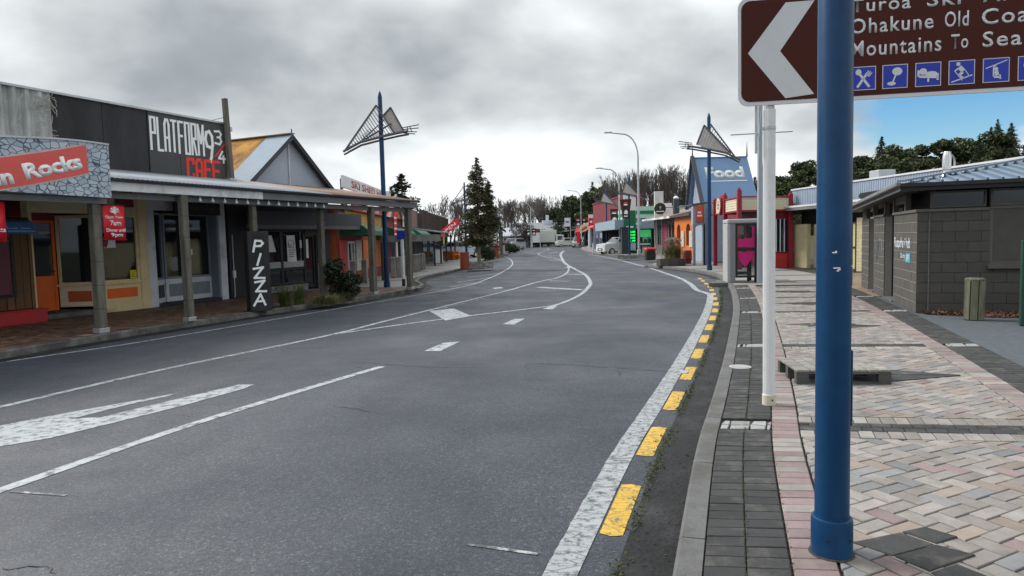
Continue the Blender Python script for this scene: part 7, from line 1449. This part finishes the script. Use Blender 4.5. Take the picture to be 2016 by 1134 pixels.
# bare trees: (px, Y, height, mesh)
BT = [(855,98,8.6,0),(880,104,8.4,2),(905,96,7.8,3),(700,70,5.6,2),(722,72,5.2,0),(995,150,11,1),(1012,158,10.5,3),(1030,150,11,0),(1062,168,12.5,2),(1080,160,12,1),(1040,172,12.0,3),(1100,175,13.5,0),(1125,178,13,2),(1021,165,9.5,2),(1052,158,10.4,0),(1071,175,13.4,3),(1004,168,11.8,0)]
for k, (px, Y, h, m_) in enumerate(BT):
    grp = 'bare trees at the end of the street' if px > 950 else 'bare trees behind the left shops'
    lab = {0:'leafless tree left behind the brown parapet', 1:'leafless tree in the middle behind the brown parapet', 2:'leafless tree right behind the brown parapet, beside the spruce', 3:'small leafless tree left behind the rooftop SKI SHED HIRE sign', 4:'small leafless tree right behind the rooftop SKI SHED HIRE sign'}.get(k, 'tall leafless winter tree in the row closing the far end of the street')
    put_tree('bare_tree', lab, 'tree', BARE[m_][0], BARE[m_][1], (at_px(px, Y), Y, 0), k*1.3, (h/10*1.1, h/10*1.1, h/10), grp, 'twigs')
k = 0
for px in range(1205, 1385, 9):
    Y = 118+((k*37) % 17); h = 11.6+((k*29) % 10)*.22 - (1.6 if px < 1240 else 0) - max(0, px-1340)*.01; put_tree('bare_tree', 'tall slender leafless tree in the dense grove behind the fuel station', 'tree', BARE[(k % 2)*2+1][0], BARE[(k % 2)*2+1][1], (at_px(px, Y), Y, 1.2), k*2.1, (h/10*.8, h/10*.8, h/10), 'leafless grove behind the fuel station', 'twigs'); k += 1
# evergreens
def broad(seed, n=3200):
    rng = np.random.default_rng(seed); bl = []
    for _ in range(15):
        a = rng.uniform(0, 6.28); rr = rng.uniform(.2, 2.6); z = rng.uniform(2.6, 7.2); bl.append(((rr*math.cos(a)*(1-.05*z), rr*math.sin(a)*(1-.05*z), z), (rng.uniform(.7, 1.5), rng.uniform(.7, 1.5), rng.uniform(.5, 1.0))))
    v, f = leaves(bl, n, .34, rng); return mesh_from('crown', v, f, L_dark)
def cone_tree(seed, h, r, n, size, mat, sparse=1.0, z0=.5, drop=.25, tip2=None):
    """whorls of drooping branches carrying needle sprays"""
    rng = np.random.default_rng(seed); V = []; segs = [((0, 0, 0), (0, 0, h*.5), .02*h, .012*h), ((0, 0, h*.5), (0, 0, h*.99), .012*h, .002*h)]
    lead = [((0, 0), h, r)] + (tip2 or [])
    for (ox, oy), hh, rr in lead:
        z = z0 if (ox, oy) == (0, 0) else hh*.45
        if (ox, oy) != (0, 0): segs.append(((ox*.4, oy*.4, hh*.3), (ox, oy, hh*.6), .03, .02)); segs.append(((ox, oy, hh*.6), (ox, oy, hh), .02, .005))
        while z < hh*.99:
            t = (z-z0)/(hh-z0); L_ = rr*(1-t)**.85*rng.uniform(.75, 1.15)+.04
            if t < .12: L_ *= .6+3*t
            for _ in range(int(3+3*rng.random())):
                a = rng.uniform(0, 6.28); ll = L_*rng.uniform(.6, 1.15); e = np.array([ox+ll*math.cos(a), oy+ll*math.sin(a), z-drop*ll+.18*ll*rng.normal()*.4]); s = np.array([ox, oy, z]); segs.append((tuple(s), tuple(e), .012+.006*ll, .004))
                m_ = max(3, int(n*ll*sparse)); u = rng.uniform(.12, 1.05, m_)**.8; c = s+(e-s)*u[:, None]+rng.normal(size=(m_, 3))*np.array([.09, .09, .06])*ll**.5*(.4+u[:, None]); dv = (e-s)/max(ll, 1e-3)
                a_ = dv+rng.normal(size=(m_, 3))*.65; a_ /= np.linalg.norm(a_, axis=1)[:, None]; b_ = np.cross(a_, rng.normal(size=(m_, 3))); b_ /= np.linalg.norm(b_, axis=1)[:, None]; sz = size*rng.uniform(.5, 1.4, m_)[:, None]
                V.append(np.stack([c-a_*sz, c+b_*sz*.28, c+a_*sz, c-b_*sz*.28], 1).reshape(-1, 3))
            z += rng.uniform(.05, .10)*max(.5, hh/6)
    V = np.concatenate(V); return segs_mesh('trunk', segs, M_bark, 5), mesh_from('crown', V, np.arange(len(V)).reshape(-1, 4), mat)
tr, cr_ = cone_tree(3, 6.15, 1.4, 85, .08, L_spruce, 1.0, 1.35, .16, [((.62, -.1), 4.85, .8)])
t = put_tree('spruce_tree', 'tall ragged olive spruce with two tips growing in the stone planter', 'tree', tr, cr_, (-1.78, 37.7, .1), .6, 1.0); t.rotation_euler = (0, 0, 0); MB().lathe([(.12, 0), (.095, 1.6), (.05, 3.2)], 10).build('lower_trunk', pmat('pale spruce bark', (.21,.18,.14), .9, .3, 5, .4), t)
tr, cr_ = cone_tree(8, 8, 2.6, 16, .19, L_pine, 1.0, .6, .22); CON = [(tr, cr_), cone_tree(9, 8, 2.0, 18, .18, L_pine, 1.0, .8, .3)]
put_tree('conifer_tree', 'bushy dark green conifer rising behind the SKI SHED sign board', 'tree', CON[0][0], CON[0][1], (at_px(795, 62), 62, 0), 1, (1.45, 1.45, .98)); put_tree('conifer_tree', 'lower dark conifer left beside the bushy one behind the hire shop', 'tree', CON[1][0], CON[1][1], (at_px(774, 66), 66, 0), 2, (1.2, 1.2, .88))
BR = [broad(s) for s in (1, 2, 3, 4)]; BTR = segs_mesh('trunk', [((0, 0, 0), (.1, 0, 2.4), .28, .2), ((.1, 0, 2.4), (-.6, .2, 5), .16, .07), ((.1, 0, 2.4), (.9, -.3, 5.2), .15, .07), ((.1, 0, 2.6), (.1, .5, 6.2), .13, .05)], M_bark, 6)
# hill on the right, dark wood on it
def hill_z(x, y): return max(0.0, 1/(1+math.exp(-(x-58)/17))*13.2*min(1, max(0, (y-62)/55)) + 2.2*math.sin(x*.06+y*.03)*min(1, max(0, (y-80)/40))*(x > 25))
vs, fs_ = [], []; nx, ny = 50, 30
for j in range(ny+1):
    for i in range(nx+1): x, y = 16+i*9, 58+j*9; vs.append((x, y, hill_z(x, y)-.08))
for j in range(ny):
    for i in range(nx): a = j*(nx+1)+i; fs_.append((a, a+1, a+nx+2, a+nx+1))
MB().add(vs, fs_).build('hill', pmat('hill undergrowth', (.03,.036,.018), .95, .4, .3, .5, 4), kind='structure', smooth=True)
rr = random.Random(21); cnt = 0
for row, (Y0, n_, x0, x1) in enumerate([(92, 22, 34, 92), (100, 24, 32, 108), (112, 26, 32, 124), (126, 28, 30, 138), (142, 28, 30, 150)]):
    for k in range(n_):
        x = x0+(x1-x0)*(k+rr.uniform(.1, .9))/n_; y = Y0+rr.uniform(-5, 5); s = rr.uniform(.72, 1.06)*(.8 if row == 0 else .95 if row < 3 else 1.1)
        if rr.random() < (.16 if row < 3 else .4): m_ = CON[cnt % 2]; put_tree('conifer_tree', 'dark pointed conifer among the wood on the right hill', 'tree', m_[0], m_[1], (x, y, hill_z(x, y)-.2), rr.uniform(0, 6), s*1.05, 'conifers in the wood on the right hill')
        else: put_tree('evergreen_tree', 'dark round crowned evergreen in the wood on the right hill', 'tree', BTR, BR[cnt % 4], (x, y, hill_z(x, y)-1.7), rr.uniform(0, 6), (s*1.25, s*1.25, s), 'evergreens in the wood on the right hill')
        cnt += 1
# dark conifer mass at the street end
rr = random.Random(5)
for k, (px, Y, h) in enumerate([(1098,158,10.5),(1112,165,12.0),(1128,160,10),(1140,168,13.5),(1155,160,12.5),(1168,170,15.5),(1180,162,14.2),(1192,170,15.8),(1206,160,13.0),(1222,166,12),(1100,150,8.5),(1125,150,8),(1150,150,9),(1180,148,10),(1205,146,9.5)]):
    m_ = CON[k % 2] if k % 3 else None
    if m_: put_tree('conifer_tree', 'dark tall conifer in the evergreen stand closing the street', 'tree', m_[0], m_[1], (at_px(px, Y), Y, 0), k, (h/8*1.05, h/8*1.05, h/8), 'evergreen stand closing the street')
    else: put_tree('evergreen_tree', 'dark broad evergreen in the stand closing the street', 'tree', BTR, BR[k % 4], (at_px(px, Y), Y, -1), k, (h/8*1.15, h/8*1.15, h/8), 'evergreen stand closing the street')
for k, (px, Y, h, lab) in enumerate([(1030,135,7.2,'rounded purplish dense twig tree left of the far lamp'),(1048,140,5.2,'dark olive shrub tree behind the far left lamp')]):
    rng = np.random.default_rng(60+k); bl = [((rng.normal()*1.2, rng.normal()*1.2, 3+rng.uniform(0, 3.6)), (1.5, 1.5, 1.3)) for _ in range(10)]; v, f = leaves(bl, 2600, .22, rng); put_tree('round_tree', lab, 'tree', BTR, mesh_from('crown', v, f, L_purple if k == 0 else L_spruce), (at_px(px, Y), Y, -.6), 0, h/8)
def shrub(name, label, blobs, n, size, mat, loc, cat='shrub', seed=1, droop=0):
    rng = np.random.default_rng(seed); t = thing(name, label, cat, loc); v, f = leaves(blobs, n, size, rng, 1.7, droop); link('foliage', mesh_from('foliage', v, f, mat), t)
    link('stems', segs_mesh('stems', [((0, 0, 0), tuple(np.array(b[0])*[.9, .9, .95]), .02, .008) for b in blobs], M_bark, 5), t); return t
q = gp(668, 592, .12); rng0 = random.Random(2)
shrub('camellia_shrub', 'dark glossy leafed shrub beside the fourth verandah post', [((rng0.gauss(0, .16), rng0.gauss(0, .16), .3+.14*k), (.19+.015*min(k, 4), .19+.015*min(k, 4), .18)) for k in range(6)] + [((rng0.gauss(0, .2), rng0.gauss(0, .17), rng0.uniform(.25, .85)), (.16, .16, .15)) for k in range(9)], 3600, .055, L_shrub, (q.x, q.y+.15, .1))
q = gp(955, 512, .12); shrub('dark_shrub', 'low dark conifer shrub behind the spruce trunk', [((.35*math.cos(k), .35*math.sin(k), .35+.15*(k % 5)), (.5, .45, .35)) for k in range(9)], 3000, .09, L_pine, (q.x, q.y, .1), seed=4)
q = gp(1010, 497, .12); shrub('dark_shrub', 'low dark shrub beside the silver vehicle on the left', [((.5*math.cos(k*1.3), .5*math.sin(k*1.3), .4+.12*(k % 4)), (.7, .6, .45)) for k in range(9)], 2400, .12, L_pine, (q.x-.3, q.y, .1), seed=5)
q = gp(1177, 486, .12); shrub('green_creeper', 'green creeper bush under the far red awning', [((rng0.uniform(-.9, .9), rng0.uniform(-.4, .4), rng0.uniform(.4, 2.3)), (.6, .5, .5)) for k in range(14)], 2400, .17, L_dark, (q.x+1.2, q.y-1, .1), seed=6)
q = gp(1250, 492, .12); shrub('clipped_hedge', 'low clipped hedge at the foot of the fuel price sign', [((-1.0+.3*k, 0, .45), (.28, .28, .4)) for k in range(8)], 2200, .08, L_dark, (q.x, 63.2, .1), cat='hedge', seed=7)
shrub('autumn_bush', 'yellow green and orange bush behind the fuel station canopy', [((rng0.uniform(-1.4, 1.4), rng0.uniform(-.5, .5), 3.6+rng0.uniform(0, 2)), (.8, .7, .7)) for k in range(10)], 2600, .2, L_autumn, (at_px(1275, 86), 86, 0), seed=8)
def tussock(name, label, loc, n, L_, spread, mat, seed, heads=None):
    rng = np.random.default_rng(seed); t = thing(name, label, 'plant', loc); V = []
    for _ in range(n):
        a = rng.uniform(0, 6.28); o = rng.normal(size=2)*spread*.35; l = L_*rng.uniform(.6, 1.15); lean = rng.uniform(.15, 1.0)*spread*2.2; w = .006*rng.uniform(.7, 1.4)*(1+L_); pts = []
        for s in np.linspace(0, 1, 5):
            r = lean*s**1.4; z = l*(s-.45*s*s*min(1.6, lean/max(l, .01)*1.3)); pts.append(np.array([o[0]+math.cos(a)*r, o[1]+math.sin(a)*r, max(z, .01)]))
        sd_ = np.array([-math.sin(a), math.cos(a), 0])
        for i in range(4): w0, w1 = w*(1-i/4), w*(1-(i+1)/4); V.append([pts[i]-sd_*w0, pts[i]+sd_*w0, pts[i+1]+sd_*w1, pts[i+1]-sd_*w1])
    V = np.array(V).reshape(-1, 3); link('blades', mesh_from('blades', V, np.arange(len(V)).reshape(-1, 4), mat), t)
    if heads:
        v, f = leaves([((0, 0, L_*.95), (spread*1.1, spread*1.0, .16))], 260, .07, rng, 2.5); link('flower_heads', mesh_from('flower_heads', v, f, heads), t)
    return t
q = gp(556, 604, .12); tussock('flax_plant', 'green upright strap leafed plant beside the PIZZA board', (q.x+.05, q.y+.05, .1), 240, .62, .16, L_grassg, 3)
q = gp(585, 600, .12); tussock('flax_plant', 'second taller green strap leafed plant right of the PIZZA board', (q.x, q.y+.2, .1), 170, .66, .14, L_grassg, 4)
for k, (px, py, lab) in enumerate([(632, 599, 'pale arching tussock under the fourth verandah post'), (655, 597, 'pale arching tussock left of the dark rock'), (683, 592, 'small pale tussock in front of the dark rock')]):
    q = gp(px, py, .12); tussock('tussock_grass', lab, (q.x, q.y+.05, .1), 420, .40-.05*k, .20, L_grass, 10+k)
q = gp(1328, 522, .12); tussock('ornamental_grass', 'large arching ornamental grass with pinkish flower heads in the dark planter', (q.x+.05, q.y+.6, .4), 1500, 1.05, .42, L_grass, 21, leaf_mat('pinkish seed heads', (.30,.20,.17), (.42,.33,.27)))
def rock(label, loc, s, seed):
    rng = np.random.default_rng(seed); b = bmesh.new(); bmesh.ops.create_icosphere(b, subdivisions=3, radius=1)
    cuts = [(v/np.linalg.norm(v), rng.uniform(.55, .85)) for v in rng.normal(size=(14, 3))]
    for v in b.verts:
        p = np.array(v.co)
        for n_, d_ in cuts:
            e = p.dot(n_)-d_
            if e > 0: p = p-n_*e*.9
        v.co = Vector(p*s)
    me = bpy.data.meshes.new('rock'); b.to_mesh(me); b.free(); me.materials.append(pmat('dark rock', (.05,.048,.045), .8, .35, 6, .6, 40)); return tag(link('rock', me), label, 'rock')
q = gp(684, 585, .12); o_ = rock('dark angular rock in the planting bed beside the shrub', None, (.27, .22, .2), 3); o_.location = (q.x, q.y+.1, .22)
q = gp(535, 606, .12); o_ = rock('dark low rock at the foot of the PIZZA board', None, (.2, .18, .13), 6); o_.location = (q.x, q.y+.05, .18)
